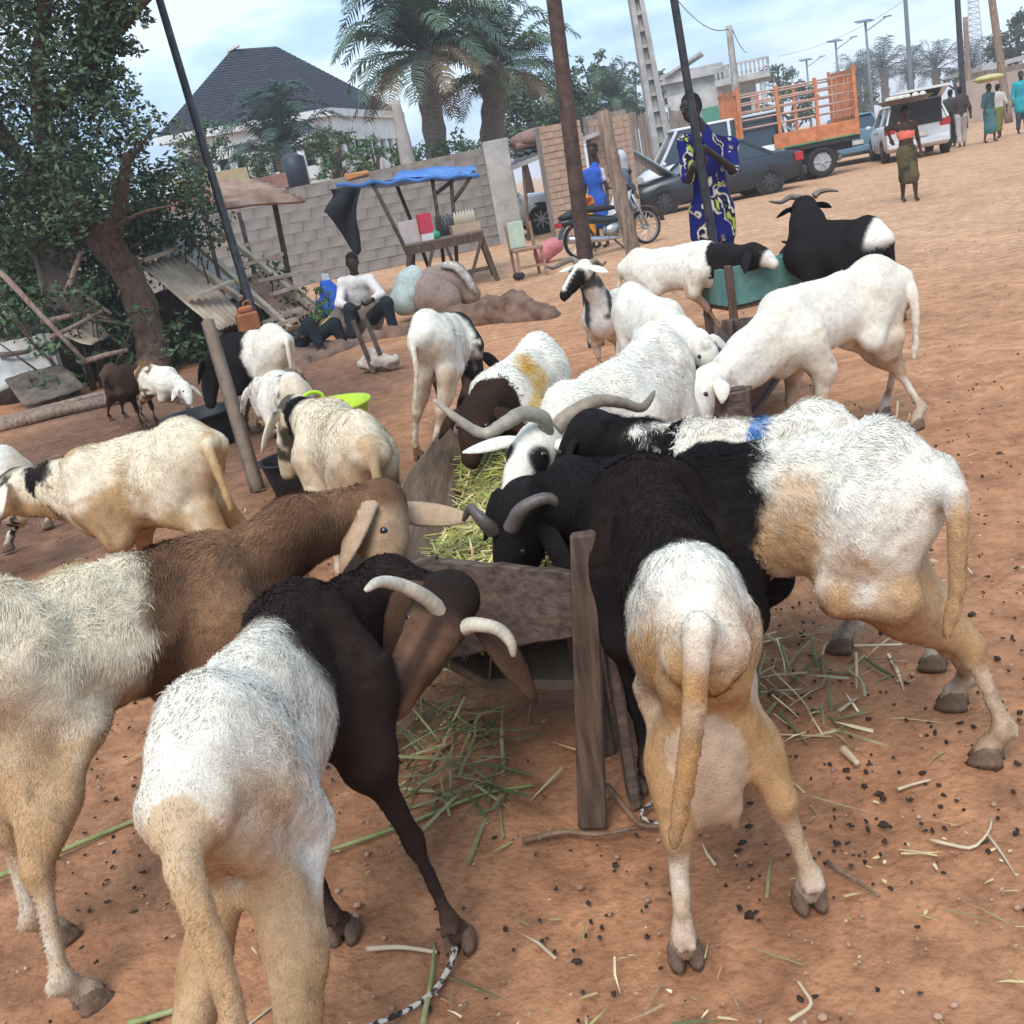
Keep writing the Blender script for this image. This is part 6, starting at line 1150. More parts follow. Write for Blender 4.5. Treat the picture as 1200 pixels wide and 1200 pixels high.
def stand(base, h, face, stride=0., arms='down', lean=0., bend=0.):
    """standing or walking joints; face = angle of the direction faced"""
    b = np.asarray(base, float)*V3(1, 1, 0); u = h/1.75; f = V3(math.cos(face), math.sin(face), 0); l = np.cross(f, Z)
    s = 1 if np.dot(l, V3(1, 0, 0)) > 0 else -1; r = l*s; J = {}
    P_ = b+Z*.93*u+f*bend*.1; J['pelvis'] = P_; J['neck'] = b+Z*1.47*u+f*(.02+bend); J['head'] = b+Z*1.63*u+f*(.05+bend*1.15); J['chest'] = lerp(P_, J['neck'], .68)
    for n_, g in (('L', -1), ('R', 1)):
        st_ = stride*g*.5; J['sh'+n_] = J['neck']+r*g*.17*u-Z*.07*u; J['hip'+n_] = P_+r*g*.09*u-Z*.03*u; J['kn'+n_] = P_+r*g*.09*u-Z*.46*u+f*(st_*.55+.05*u); J['an'+n_] = b+r*g*.09*u+Z*.08*u+f*st_
        J['el'+n_] = J['sh'+n_]+r*g*.07*u-Z*.29*u-f*(.04+st_*.35); J['ha'+n_] = J['el'+n_]+r*g*.03*u-Z*.23*u+f*(.10-st_*.5)*u
    return J
# the man in patterned blue gripping the pole
YM = 9.75
BLUE = V3(.013, .017, .135)
def patt(v):
    c_ = np.tile(BLUE, (len(v), 1))*(1+.2*fbm(v, 7, 61))[:, None]; w_ = v*V3(1, 1, .42); a = vnoise(w_+.12*np.stack([vnoise(v, 9, 66), vnoise(v, 9, 67), 0*v[:, 0]], 1), 13.5, 62); b_ = vnoise(w_, 9.5, 64)
    c_ = paint(c_, V3(.008, .008, .05), sstep(.10, .16, a)); c_ = paint(c_, V3(.66, .58, .42), sstep(.085, .055, np.abs(a-.24))*sstep(-.25, -.05, b_)); c_ = paint(c_, V3(.42, .52, .06), sstep(.50, .58, a)*sstep(.05, .12, b_)); c_ = paint(c_, V3(.50, .33, .20), sstep(.38, .46, a)*sstep(.0, -.1, b_)); return c_
pxb = lambda z_: at(840, 290, 9.3)*V3(1, 1, 0)+(at(790, 0, 9.3)-at(840, 290, 9.3)*V3(1, 1, 0))*(z_/at(790, 0, 9.3)[2])
hL, hR = pxb(at(822, 190, 9.4)[2]), pxb(at(824, 182, 9.4)[2]+.03)
J = dict(head=at(809, 127, YM-.03), neck=at(823, 153, YM+.02), chest=at(829, 190, YM+.02), pelvis=at(834, 240, YM+.03), shL=at(803, 168, YM-.06), elL=at(806, 210, YM-.20), haL=hL+V3(-.05, .07, -.02), shR=at(855, 171, YM+.08), elR=at(860, 199, YM-.12), haR=hR+V3(.075, .06, .02),
    hipL=at(822, 248, YM), knL=at(824, 296, YM-.04), anL=at(829, 340, YM-.02), hipR=at(845, 246, YM+.03), knR=at(850, 294, YM), anR=at(855, 338, YM+.05))
for s in 'LR': J['an'+s][2] = .08; J['toe'+s] = J['an'+s]+V3(-.10, -.12, -.045)
person('man in royal blue patterned tunic and trousers gripping the slim metal pole', J, V3(-.80, -.55, -.08), [('tunic', patt, .95, .55), ('trousers', patt, 1.75)], 1.8, V3(.034, .020, .014), .0115,
    hands={'L': (V3(.8, -.5, .3), V3(.55, -.9, 0), V3(.1, .3, 1)), 'R': (V3(-.9, -.4, .0), V3(-.4, -.9, 0), V3(0, 0, 1))})
# seated man in a white shirt
YS = 12.6
J = dict(head=at(413, 308, YS-.05), neck=at(416, 325, YS+.02), chest=at(417, 343, YS+.06), pelvis=at(424, 378, YS+.16), shL=at(402, 332, YS), elL=at(398, 356, YS-.12), haL=at(415, 360, YS-.35), shR=at(433, 328, YS), elR=at(446, 345, YS-.15), haR=at(432, 354, YS-.36),
    hipL=at(414, 380, YS+.08), knL=at(410, 362, YS-.40), anL=at(414, 398, YS-.38), hipR=at(432, 377, YS+.08), knR=at(453, 355, YS-.36), anR=at(462, 388, YS-.34))
person('man in open white shirt and dark trousers sitting on the mud bank', J, V3(.05, -1, -.30), [('shirt', (.62, .58, .56), 1.5), ('trousers', (.022, .026, .032), 1.85)], 1.68, V3(.03, .018, .014), .014)
# man half hidden, only his drawn up legs in view
YS = 12.0
J = dict(head=at(322, 398, YS+.5), neck=at(326, 404, YS+.45), chest=at(331, 408, YS+.35), pelvis=at(345, 412, YS+.25), shL=at(326, 402, YS+.2), elL=at(330, 398, YS), haL=at(350, 396, YS-.1), shR=at(322, 406, YS+.6), elR=at(322, 404, YS+.5), haR=at(345, 402, YS+.3),
    hipL=at(348, 414, YS+.1), knL=at(362, 380, YS-.12), anL=at(384, 420, YS-.20), hipR=at(350, 410, YS+.3), knR=at(392, 380, YS+.25), anR=at(408, 414, YS+.2), toeL=at(408, 420, YS-.30), toeR=at(428, 412, YS+.1))
person('person in dark clothes resting with knees drawn up beside the seated man', J, V3(1, -.3, 0), [('shirt', (.03, .03, .035), 1.4), ('trousers', (.018, .022, .03), 1.55)], 1.7, V3(.03, .018, .014), .016)
# woman in blue behind the motorbike, child in orange, person in grey
q_ = at(706, 276, 18.9)*V3(1, 1, 0); J = stand(q_, 1.62, -2.2); J['head'] = at(695, 176, 18.85); J['neck'] = at(699, 190, 18.9)
def bluew(v): return paint(np.tile(V3(.035, .10, .42), (len(v), 1)), V3(.60, .62, .66), sstep(.10, .16, v[:, 0]-q_[0])*sstep(1.05, 1.2, v[:, 2]))
person('woman in bright blue dress with a white sleeve standing behind the motorbike', J, V3(-.7, -.7, 0), [('tunic', bluew, .5, .95)], 1.62, SK*.8, .02)
q_ = at(690, 268, 18.4)*V3(1, 1, 0); J = stand(q_, 1.12, -1.9)
def orng(v): return paint(np.tile(V3(.62, .24, .03), (len(v), 1)), V3(.25, .05, .02), sstep(.2, .3, fbm(v, 9, 71)))
person('child in orange printed dress beside the woman in blue', J, V3(-.2, -1, 0), [('tunic', orng, .5, .9)], 1.12, SK*.8, .02)
q_ = at(738, 272, 19.2)*V3(1, 1, 0); J = stand(q_, 1.55, -.9)
person('person with grey white headscarf and dark clothes right of the woman in blue', J, V3(.5, -.8, -.1), [('shirt', (.16, .18, .22), 1.6), ('skirt', (.05, .06, .08), 1.5)], 1.55, SK, .022, hair=False)
L = [('el', J['head']+V3(0, .02, .03), V3(.10, .115, .125), np.eye(3), .03), ('rc', J['head'], J['neck']+V3(0, .05, -.12), .09, .13, .05)]; v, f_ = sdf_mesh(L, .02); c0 = q_
tag(link('headscarf', mesh_np('headscarf', v-c0, f_, np.full(len(f_), 4), True, np.tile(V3(.42, .46, .50), (len(v), 1)), [M_CLOTH]), None, c0), 'pale grey headscarf on the person right of the woman in blue', 'headscarf')
# girl carrying a tray, walkers at the right
q_ = gp(1066, 236); J = stand(q_, 1.40, -1.75, .22); hz = J['head'][2]
J['elL'] = J['shL']+V3(-.16, -.02, .02); J['haL'] = J['shL']+V3(-.10, -.03, -.16)
person('girl in salmon top and olive wrapper carrying a tray on her head', J, V3(-.1, -1, -.02), [('top', (.80, .19, .14)), ('skirt', lambda v: paint(np.tile(V3(.10, .085, .045), (len(v), 1)), V3(.045, .04, .03), sstep(.05, .2, fbm(v, 8, 75))), 1.18)], 1.40, V3(.05, .026, .018), .016)
tp = J['head']+Z*.135; t = thing('head_tray', 'wide metal tray of white goods on the head of the girl in salmon', 'tray', tp)
b = MB(); b.loft([[V3(r_*math.cos(a), r_*.75*math.sin(a), z_) for a in np.linspace(0, 2*math.pi, 25)[:-1]] for (r_, z_) in ((.30, 0), (.42, .07), (.45, .075), (.41, .075), (.29, .012))]); b.build('tray', flat('tray_metal', (.16, .14, .12), .5, metal=.3), t)
for i in range(16): a = i*2.4; r_ = .30*math.sqrt((i+.5)/16); b = MB(); b.ell((r_*math.cos(a), r_*.7*math.sin(a), .08), (.055, .05, .05), 8, 6); b.build('bun', flat('pale_buns', (.62, .58, .48), .8), t, True)
q_ = at(1128, 178, 30)*V3(1, 1, 0); J = stand(q_, 1.62, 1.3, .25); person('man in dark brown jacket and pale trousers walking away at the right', J, V3(.3, 1, 0), [('shirt', (.07, .045, .045), 1.8), ('trousers', (.42, .38, .36), 1.8)], 1.62, SK, .025)
q_ = at(1117, 176, 31)*V3(1, 1, 0); J = stand(q_, 1.60, 1.4, .2); person('man in dark olive clothes walking beside the man in brown jacket', J, V3(0, 1, 0), [('shirt', (.05, .06, .05), 1.8), ('trousers', (.04, .045, .045), 1.85)], 1.60, SK, .025)
q_ = at(1160, 173, 29.5)*V3(1, 1, 0); J = stand(q_, 1.55, -1.2, .2); person('woman in dark teal dress with a yellow tray on her head', J, V3(.2, -1, 0), [('shirt', (.05, .10, .11), 1.1), ('skirt', (.06, .16, .17), 1.35)], 1.55, SK, .025)
tp = J['head']+Z*.14; b = MB(); b.loft([[V3(r_*math.cos(a), r_*.8*math.sin(a), z_) for a in np.linspace(0, 2*math.pi, 21)[:-1]] for (r_, z_) in ((.25, 0), (.40, .08), (.42, .10), (.30, .17), (.05, .20))]); tag(b.build('head_tray', flat('yellow_tray', (.50, .44, .20), .7), None, True, loc=tp), 'heaped yellow tray carried by the woman in teal', 'tray')
q_ = at(1172, 168, 31)*V3(1, 1, 0); J = stand(q_, 1.5, 1.6, .2); person('person in olive and pale clothes just behind the woman in teal', J, V3(0, 1, 0), [('shirt', (.45, .42, .38), 1.2), ('skirt', (.16, .17, .05), 1.5)], 1.5, SK, .028)
q_ = at(1198, 160, 31)*V3(1, 1, 0); J = stand(q_, 1.72, -1.8, .1); person('person in bright turquoise top at the right edge of the photo', J, V3(-.2, -1, 0), [('tunic', (.03, .30, .36), 1.5, .5), ('trousers', (.05, .07, .10), 1.8)], 1.72, SK, .028)
# ------------------------------------------------------------------ stall, fallen shed, sacks, tubs
st = thing('market_stall', 'makeshift stall with blue tarpaulin roof on thin poles', 'stall', at(515, 330, 16.8)*V3(1, 1, 0)); S0 = np.array(st.location)
M_TARP = mat('blue_tarpaulin', (.05, .16, .46), color2=(.10, .26, .60), rough=.5, scale=4, bump=.5, bscale=9)
c00, c10, c11, c01 = at(394, 217, 16.4), at(561, 203, 17.0), at(556, 192, 19.0), at(470, 200, 18.6)
sheet('tarpaulin', None, None, c00, c10, c11, c01, M_TARP, 10, .02, parent=st, kind='flat', sag=.14)
b = MB(); b.loft([[lerp(c00, c10, t)+V3(0, -.02, z_+.02*math.sin(t*31)-.015*abs(math.sin(t*13)))-S0 for z_ in (.025, -.035)] for t in np.linspace(0, 1, 28)], cap=False, closed=False); o = b.build('tarpaulin_hem', M_TARP, st, True); o.modifiers.new('t', 'SOLIDIFY').thickness = .01
M_STICK = mat('dark_stick', (.05, .04, .035), color2=(.12, .09, .07), rough=.9, scale=9, bump=.5)
for (x0, y0, Y0, x1, y1, Y1) in [(436, 214, 16.6, 477, 298, 16.5), (462, 210, 17.6, 482, 262, 17.6), (506, 207, 16.9, 512, 252, 17.0), (528, 205, 17.0, 531, 250, 17.0), (556, 200, 17.0, 530, 238, 17.0), (540, 203, 17.4, 512, 226, 17.0)]:
    p0, p1 = at(x0, y0, Y0), at(x1, y1, Y1)
    if x0 not in (556, 540): p1 = p0+(p1-p0)*(p0[2]/(p0[2]-p1[2])) if p0[2]-p1[2] > .4 else p1
    b = MB(); b.tube([p0-S0, lerp(p0, p1, .5)+V3(.015, 0, 0)-S0, p1-S0], .032, 7); b.build('pole', M_STICK, st, True)
tb = thing('stall_table', 'rough wooden trestle table under the blue tarpaulin', 'table', at(520, 330, 16.3)*V3(1, 1, 0)); B0 = np.array(tb.location)
tl_, tr2, br, bl_ = at(475, 292, 16.2), at(566, 272, 16.4), at(561, 262, 17.6), at(478, 278, 17.4); zt = .76
for q in (tl_, tr2, br, bl_): q[2] = zt
for i in range(5): a, c_ = i/5+.008, (i+1)/5-.008; board('plank', [lerp(tl_, bl_, a), lerp(tr2, br, a), lerp(tr2, br, c_), lerp(tl_, bl_, c_)], -.035, M_GREYWOOD, tb, B0)
b = MB(); b.bar(tl_-B0-Z*.05, tr2-B0-Z*.05, .04, .13); b.build('apron', M_PLANK, tb)
for (p, dx) in ((tl_, .06), (tr2, -.04), (br, -.04), (bl_, .05)): b = MB(); b.bar(p*V3(1, 1, 0)-B0+V3(-dx*2.2, 0, 0), p-B0+V3(dx, .03, -.04), .08, .07, up=(0, 1, 0)); b.build('leg', M_PLANK, tb)
for (p0, p1) in ((lerp(tl_, tr2, .35), lerp(tl_, tr2, .10)), (lerp(tl_, tr2, .5), lerp(tl_, tr2, .62)), (lerp(tl_, tr2, .98), lerp(tl_, tr2, .70))):
    b = MB(); b.bar(p0-B0-Z*.06, p1*V3(1, 1, 0)-B0+Z*.02, .05, .06, up=(0, 1, 0)); b.build('brace', M_PLANK, tb)
b = MB(); b.bar(lerp(tl_, tr2, .35)*V3(1, 1, 0)-B0+Z*.22, lerp(tl_, tr2, .98)*V3(1, 1, 0)-B0+Z*.22, .05, .06); b.build('brace', M_PLANK, tb)
def obj_on(name, label, cat, px, py, Y, mk_, group=None, z=None):
    p_ = at(px, py, Y); p_[2] = zt+.037 if z is None else z; b = MB(); m_, sm = mk_(b); tag(b.build(name, m_, None, sm, loc=p_), label, cat, group)
def jar(r, h_, m_): return lambda b: (b.tube([V3(0, 0, 0), V3(0, 0, h_*.75), V3(0, 0, h_*.85), V3(0, 0, h_)], [r, r, r*.55, r*.5], 10), (m_, True))[1]
def bx(a, b_, c_, m_): return lambda b: (b.box((0, 0, c_/2), (a, b_, c_), rotz(.2), .006), (m_, False))[1]
obj_on('carton', 'white pink carton on the left of the stall table', 'box', 484, 280, 16.9, bx(.42, .3, .34, flat('white_carton', (.62, .55, .53), .8)))
obj_on('carton', 'red and white box beside the white carton on the stall', 'box', 501, 278, 16.7, bx(.20, .2, .40, flat('red_carton', (.55, .05, .09), .7)))
obj_on('carton', 'small white box in front of the red box', 'box', 504, 284, 16.5, bx(.24, .15, .10, flat('white_box', (.62, .62, .62), .7)))
obj_on('plastic_cup', 'green plastic cup on the stall table', 'cup', 512, 282, 16.5, jar(.07, .13, flat('green_plastic', (.03, .30, .15), .5)))
for i in range(5): obj_on('bottle', 'dark bottle in the row behind the green cup', 'bottle', 515+i*4.5, 274, 17.1, jar(.045, .30+.02*(i % 2), flat('bottle_glass', (.10, .11, .12), .2)), 'dark bottles on the stall')
obj_on('carton', 'shallow tan carton of bottles on the right of the stall', 'box', 546, 274, 16.9, bx(.46, .24, .13, flat('tan_carton', (.45, .33, .22), .8)))
for i in range(7): obj_on('bottle', 'pale capped bottle standing in the tan carton', 'bottle', 536+i*3.6, 270, 16.95, jar(.032, .22, flat('pale_bottle', (.52, .46, .36), .4)), 'pale bottles in the tan carton', zt+.14)
# black cloth hanging on the wall side of the stall
b = MB(); n_ = 26; rows = []
for j in range(9):
    v_ = j/8; rows.append([lerp(lerp(at(386, 222, 18), at(424, 216, 17.6), u), lerp(at(388, 262, 18), at(418, 290, 17.6), u)*1.0, v_)+V3(.06*math.sin(v_*5+u*3), .10*math.sin(u*9+v_*3), .22*math.sin(u*5+1)*v_)-S0 for u in np.linspace(0, 1, n_)])
b.loft(rows, cap=False, closed=False); o = b.build('hanging_cloth', flat('black_cloth', (.02, .02, .025), .95, bump=.4), None, True, loc=S0); o.modifiers.new('t', 'SOLIDIFY').thickness = .02; tag(o, 'black cloth hanging from the left end of the stall roof', 'cloth')
b = MB(); b.box((0, 0, 0), (.36, .5, .09), jit=.02); tag(b.build('folded_cloth', flat('orange_cloth', (.62, .26, .10), .9), None, bevel=.02, loc=at(420, 207, 16.9)+Z*.02), 'small orange bundle lying on the blue tarpaulin', 'bundle')
# chair, pink bag
cq = at(622, 322, 16.0)*V3(1, 1, 0); ch = thing('wooden_chair', 'old wooden chair with pale green backrest in front of the pillar', 'chair', cq, .12); ch.scale = (.82,)*3
M_PGREEN = flat('pale_green_board', (.42, .50, .40), .7); M_CHW = mat('chair_wood', (.20, .12, .08), color2=(.32, .2, .14), rough=.8, scale=6, bump=.3)
for (x_, y_, h_) in ((-.22, -.2, .5), (.24, -.2, .5)): b = MB(); b.bar(V3(x_*1.1, y_-.03, 0), V3(x_, y_, h_), .05, .05, up=(0, 1, 0)); b.build('leg', M_CHW, ch)
for x_ in (-.24, .22): b = MB(); b.bar(V3(x_, .26, 0), V3(x_-.03, .24, .98), .05, .05, up=(0, 1, 0)); b.build('leg', M_CHW, ch)
b = MB(); b.box((0, .02, .51), (.56, .52, .05)); b.build('seat', M_CHW, ch, bevel=.01); b = MB(); b.box((-.10, .21, .78), (.30, .035, .48)); b.build('backrest', M_PGREEN, ch, bevel=.01); b = MB(); b.bar(V3(-.22, -.22, .2), V3(.24, -.22, .2), .04, .04); b.build('stretcher', M_CHW, ch)
def blob(name, label, cat, prims, c_, m_, lump=.03, res=.03, group=None, sc=6., parent=None):
    v, q = sdf_mesh(prims, res); n_ = vnormals(v, q); v = v+n_*(lump*fbm(v, sc, 81+hash_name(label) % 50, 3))[:, None]; o0 = np.mean(v, 0)*V3(1, 1, 0)
    o = link(name, mesh_np(name, v-o0, q, np.full(len(q), 4), True, np.tile(V3(*c_), (len(v), 1))*(1+.2*fbm(v, sc*1.5, 83))[:, None], [m_]), None, o0); return tag(o, label, cat, group)
def RC(a, b_, r, r2, k_=.08): return ('rc', np.asarray(a, float), np.asarray(b_, float), r, r2, k_)
M_SACK = mat('sackcloth', rough=.85, var=.15, scale=30, bump=.4, bscale=80, attr='Col'); M_MUD = mat('dried_mud', rough=.95, var=.3, scale=6, bump=.8, bscale=18, attr='Col')
A = at(641, 288, 18.0); blob('bag', 'pink plastic bag on the ground by the brick pier', 'bag', [RC(A*V3(1, 1, 0)+V3(-.1, 0, .16), A*V3(1, 1, 0)+V3(.14, 0, .26), .17, .14)], (.55, .20, .22), M_SACK, .03)
A = at(620, 321, 15.9); blob('bag', 'small dark bundle under the wooden chair', 'bundle', [RC(A*V3(1, 1, 0)+V3(-.2, -.1, .06), A*V3(1, 1, 0)+V3(-.12, -.1, .06), .07, .06)], (.03, .025, .025), M_SACK, .01)
YS = 13.2
blob('sack', 'bulging brown sack lying in front of the stall table', 'sack', [RC(at(503, 346, YS), at(518, 352, YS), .27, .25, .1)], (.26, .19, .155), M_SACK, .02)
blob('sack', 'long brown sack slumped over the bulging sack', 'sack', [RC(at(510, 330, YS+.3), at(530, 328, YS+.3), .20, .21, .1), RC(at(530, 328, YS+.3), at(550, 345, YS+.25), .21, .15, .1)], (.25, .185, .15), M_SACK, .02)
b = MB(); b.tube(catmull([at(516, 311, YS+.12), at(532, 312, YS+.06), at(546, 325, YS+.04), at(556, 343, YS+.1)], 10), [.03, .045, .05, .05, .05, .05, .05, .05, .045, .03], 7); tag(b.build('sack_seam', flat('white_stitching', (.50, .46, .42), .9, bump=.6, var=.4, scale=14), None, True), 'pale stitched mouth along the top of the long sack', 'sack mouth')
blob('sack', 'upright pale green white plastic sack beside the seated man', 'sack', [RC(at(476, 352, YS), at(480, 334, YS), .20, .19, .1), RC(at(478, 328, YS), at(484, 322, YS), .13, .12, .06)], (.40, .47, .45), M_SACK, .03)
# low mud bank
pts = [at(360, 446, 11.0), at(400, 425, 11.6), at(440, 415, 12.1), at(500, 400, 11.9), at(545, 382, 11.7), at(600, 372, 11.3), at(640, 372, 10.9)]
blob('mud_bank', 'low crumbling mud wall running behind the sheep to the seated man', 'mud wall', [RC(p*V3(1, 1, 0)+Z*h_, q*V3(1, 1, 0)+Z*h2, r_, r2, .12) for p, q, h_, h2, r_, r2 in zip(pts[:-1], pts[1:], (-.06, -.06, -.06, -.04, .05, .11), (-.06, -.06, -.04, .05, .11, .0), (.12, .12, .12, .14, .17, .17), (.12, .12, .14, .17, .17, .15))], (.17, .105, .075), M_MUD, .08, .03, sc=8)
A = at(424, 398, 12.75)*V3(1, 1, 0); blob('rock', 'grey brown boulder seat under the man in the white shirt', 'rock', [('el', A+Z*.18, V3(.34, .26, .24), np.eye(3), .1)], (.17, .125, .10), M_MUD, .05, .03)
A = at(345, 440, 12.2)*V3(1, 1, 0); blob('rock', 'low earth heap under the person with drawn up knees', 'earth heap', [('el', A-Z*.06, V3(.6, .5, .16), np.eye(3), .1)], (.15, .10, .075), M_MUD, .06, .04)
A = at(450, 420, 9.6); blob('sack', 'crumpled white sack lying on the ground beside the two stakes', 'sack', [RC(gp(432, 436)*V3(1, 1, 0)+Z*.08, gp(444, 432)*V3(1, 1, 0)+Z*.12, .075, .07), RC(gp(444, 434)*V3(1, 1, 0)+Z*.10, gp(464, 432)*V3(1, 1, 0)+Z*.08, .075, .06)], (.42, .35, .29), M_SACK, .07, .016, sc=11)
be = thing('stake', 'pair of dark stakes driven into the ground behind the thin white sheep', 'stakes', at(440, 460, 9.5)*V3(1, 1, 0)); E0 = np.array(be.location)
for (x0, y0) in ((418, 395), (438, 415)): p_ = at(x0, y0, 9.45); b = MB(); b.bar(V3(p_[0]+.08, 9.45, 0)-E0, V3(p_[0], 9.45, max(.5, p_[2]))-E0, .04, .035, up=(0, 1, 0)); b.build('leg', M_STICK, be)
# lime green tub and black tubs
def tub(label, c_, r0, r1, h_, m_, handles=True, tilt=0.):
    t = thing('tub', label, 'tub', c_); n_ = 28; R3 = np.array(Matrix.Rotation(tilt, 3, 'Y'))
    b = MB(); b.loft([[R3 @ V3(r_*math.cos(a), r_*math.sin(a), z_) for a in np.linspace(0, 2*math.pi, n_+1)[:-1]] for (r_, z_) in ((r0*.9, .004), (r0, .01), (lerp(r0, r1, .6), h_*.6), (r1, h_), (r1+.02, h_+.005), (r1+.018, h_+.018), (r1-.006, h_+.012), (lerp(r0, r1, .6)-.012, h_*.6), (r0-.015, .03))]); b.build('bowl', m_, t, True)
    if handles:
        for a0 in (1.9, 1.9+math.pi): b = MB(); b.tube([R3 @ p for p in catmull([V3(r1*math.cos(a0+d), r1*math.sin(a0+d), h_+z_) for d, z_ in ((-.26, .01), (-.2, .045), (0, .06), (.2, .045), (.26, .01))], 11)], .010, 6); b.build('handle', m_, t, True)
    return t
M_LIME = flat('lime_plastic', (.42, .58, .03), .45, var=.08, bump=.05)
q_ = (at(325, 520, 4.9)+at(425, 470, 5.1))/2; tub('lime green flexible tub with two handles between two feeding sheep', V3((at(322, 495, 4.95)[0]+at(432, 470, 4.95)[0])/2, 5.0, .24), .165, .225, .30, M_LIME)
b = MB(); b.box((0, 0, .11), (.38, .34, .22), rotz(.3), .02); tag(b.build('block_stand', M_BLOCK, None, bevel=.02, loc=V3((at(322, 495, 4.95)[0]+at(432, 470, 4.95)[0])/2, 5.0, 0)), 'rough block the lime green tub stands on', 'block')
M_BTUB = flat('black_rubber', (.012, .013, .018), .6)
q_ = gp(352, 578); tub('small black rubber tub in front of the cream sheep', q_, .13, .17, .20, M_BTUB, False)
q_ = gp(245, 522); tub('wide black rubber tub between the lamb and the black fronted sheep', q_, .20, .26, .24, M_BTUB, False)
# the fallen shed at the left
M_CORR = mat('weathered_sheet', (.32, .235, .165), color2=(.52, .42, .32), rough=.8, scale=3, bump=.3, stretch=(1, 1, 1)); M_RUSTS = mat('rusted_sheet', (.27, .145, .09), color2=(.50, .33, .24), rough=.85, scale=2.5, bump=.3); M_GREYS = mat('grey_sheet', (.38, .36, .34), color2=(.56, .54, .50), rough=.8, scale=3, bump=.3)
sheet('roof_sheet', 'fallen tan corrugated roof panel leaning between the trunk and the metal pole', 'roofing sheet', at(164, 312, 13.2), at(212, 296, 14.0), at(292, 372, 13.2), at(258, 388, 12.4), M_CORR, 7, .022)
sheet('roof_sheet', 'greyish corrugated panel behind the tan fallen panel', 'roofing sheet', at(165, 290, 14.6), at(205, 268, 15.4), at(292, 330, 14.8), at(270, 352, 14.0), M_GREYS, 6, .02)
sheet('roof_sheet', 'broken corrugated panel lying under the fallen ladder frame', 'roofing sheet', at(285, 330, 14.6), at(318, 312, 15.6), at(372, 356, 14.8), at(345, 380, 13.9), M_RUSTS, 6, .02)
sheet('roof_sheet', 'rust red corrugated canopy roof on thin posts left of the stall', 'roofing sheet', at(233, 214, 17.8), at(262, 243, 16.2), at(359, 234, 17.2), at(300, 212, 18.8), M_RUSTS, 8, .045)
sheet('roof_sheet', 'torn grey sheet hanging in the bush at the left edge', 'roofing sheet', at(38, 395, 12.4), at(62, 388, 12.6), at(88, 480, 12.3), at(72, 488, 12.1), M_GREYS, 3, .02)
sheet('roof_sheet', 'flat tan board lying on sticks under the shade tree', 'board', at(66, 392, 12.2), at(112, 372, 12.8), at(128, 392, 12.6), at(108, 405, 12.1), M_CORR, 3, .004)
b = MB(); A, B = at(200, 205, 27.5), at(287, 196, 28.5); b.bar(A*V3(1, 1, 0)+Z*(B[2]*.5), B*V3(1, 1, 0)+Z*(B[2]*.5), .2, B[2], up=(0, 0, 1)); tag(b.build('tan_wall', flat('ochre_render', (.50, .38, .22), .9), None), 'ochre rendered wall end above the rusty canopy', 'wall')
def plk(label, x0, y0, Y0, x1, y1, Y1, w_, t_, m_, name='plank', cat='plank', group=None, rnd=False):
    a, c_ = at(x0, y0, Y0), at(x1, y1, Y1); a[2] = max(a[2], .03); c_[2] = max(c_[2], .03); o0 = a*V3(1, 1, 0); b = MB()
    if rnd: b.tube([a-o0, lerp(a, c_, .5)-o0+V3(random.uniform(-.03, .03), 0, random.uniform(-.03, .03)), c_-o0], [w_*.5, w_*.45, w_*.36], 7)
    else: b.bar(a-o0, c_-o0, w_, t_, jit=.006)
    tag(b.build(name, m_, None, rnd, loc=o0), label, cat, group)
M_PALEW = mat('pale_wood', (.36, .27, .19), color2=(.54, .43, .32), rough=.85, scale=5, bump=.4)
for a in [('short cross batten nailed across the tan fallen panel', 222, 350, 12.75, 272, 330, 13.3, .13, .04), ('upper batten across the tan fallen panel', 165, 306, 13.15, 210, 290, 13.9, .11, .05), ('pale edge batten along the right of the tan panel', 212, 298, 13.95, 282, 350, 13.4, .08, .06), ('long pale rail of the fallen ladder frame', 248, 262, 15.0, 362, 358, 14.4, .09, .06), ('second rail of the fallen ladder frame', 215, 272, 14.8, 340, 385, 13.6, .08, .06),
    ('lower rung of the fallen ladder frame', 310, 378, 13.5, 352, 362, 14.2, .09, .05), ('rung near the orange jerrycan', 318, 345, 14.0, 366, 330, 14.8, .09, .05), ('split rung lying on the ladder frame', 300, 330, 14.2, 360, 318, 15.0, .10, .05), ('upper rung of the fallen ladder frame', 282, 312, 14.4, 330, 298, 15.2, .08, .05), ('topmost rung beside the thin post', 268, 292, 14.7, 318, 280, 15.4, .08, .05), ('broken plank behind the grey panel', 158, 288, 14.4, 200, 272, 15.2, .12, .04), ('rail across the top of the grey panel', 208, 272, 15.3, 262, 282, 14.9, .07, .06), ('thin upright stake under the tan panel', 252, 420, 12.3, 243, 378, 12.3, .10, .05), ('long plank on the ground right of the trunk', 312, 400, 13.2, 352, 392, 13.4, .10, .04), ('dark plank under the broken panel', 296, 392, 13.2, 345, 374, 13.8, .10, .05)]:
    plk(*a, M_PALEW)
for a in [('long bare stick slanting down through the bush at the left', 0, 318, 12.0, 100, 424, 11.8, .07), ('dry stick crossing under the shade tree', 48, 378, 12.2, 118, 358, 12.6, .07), ('second dry stick below the crossing one', 58, 396, 12.0, 120, 364, 12.4, .06), ('forked branch leaning on the trunk', 78, 345, 12.3, 95, 295, 12.6, .08), ('grey stick behind the tan board', 90, 340, 12.6, 130, 368, 12.4, .06), ('pale stick pointing right below the trunk', 95, 425, 12.0, 150, 410, 12.2, .07)]:
    plk(*a, .05, M_POLEW, 'stick', 'stick', None, True)
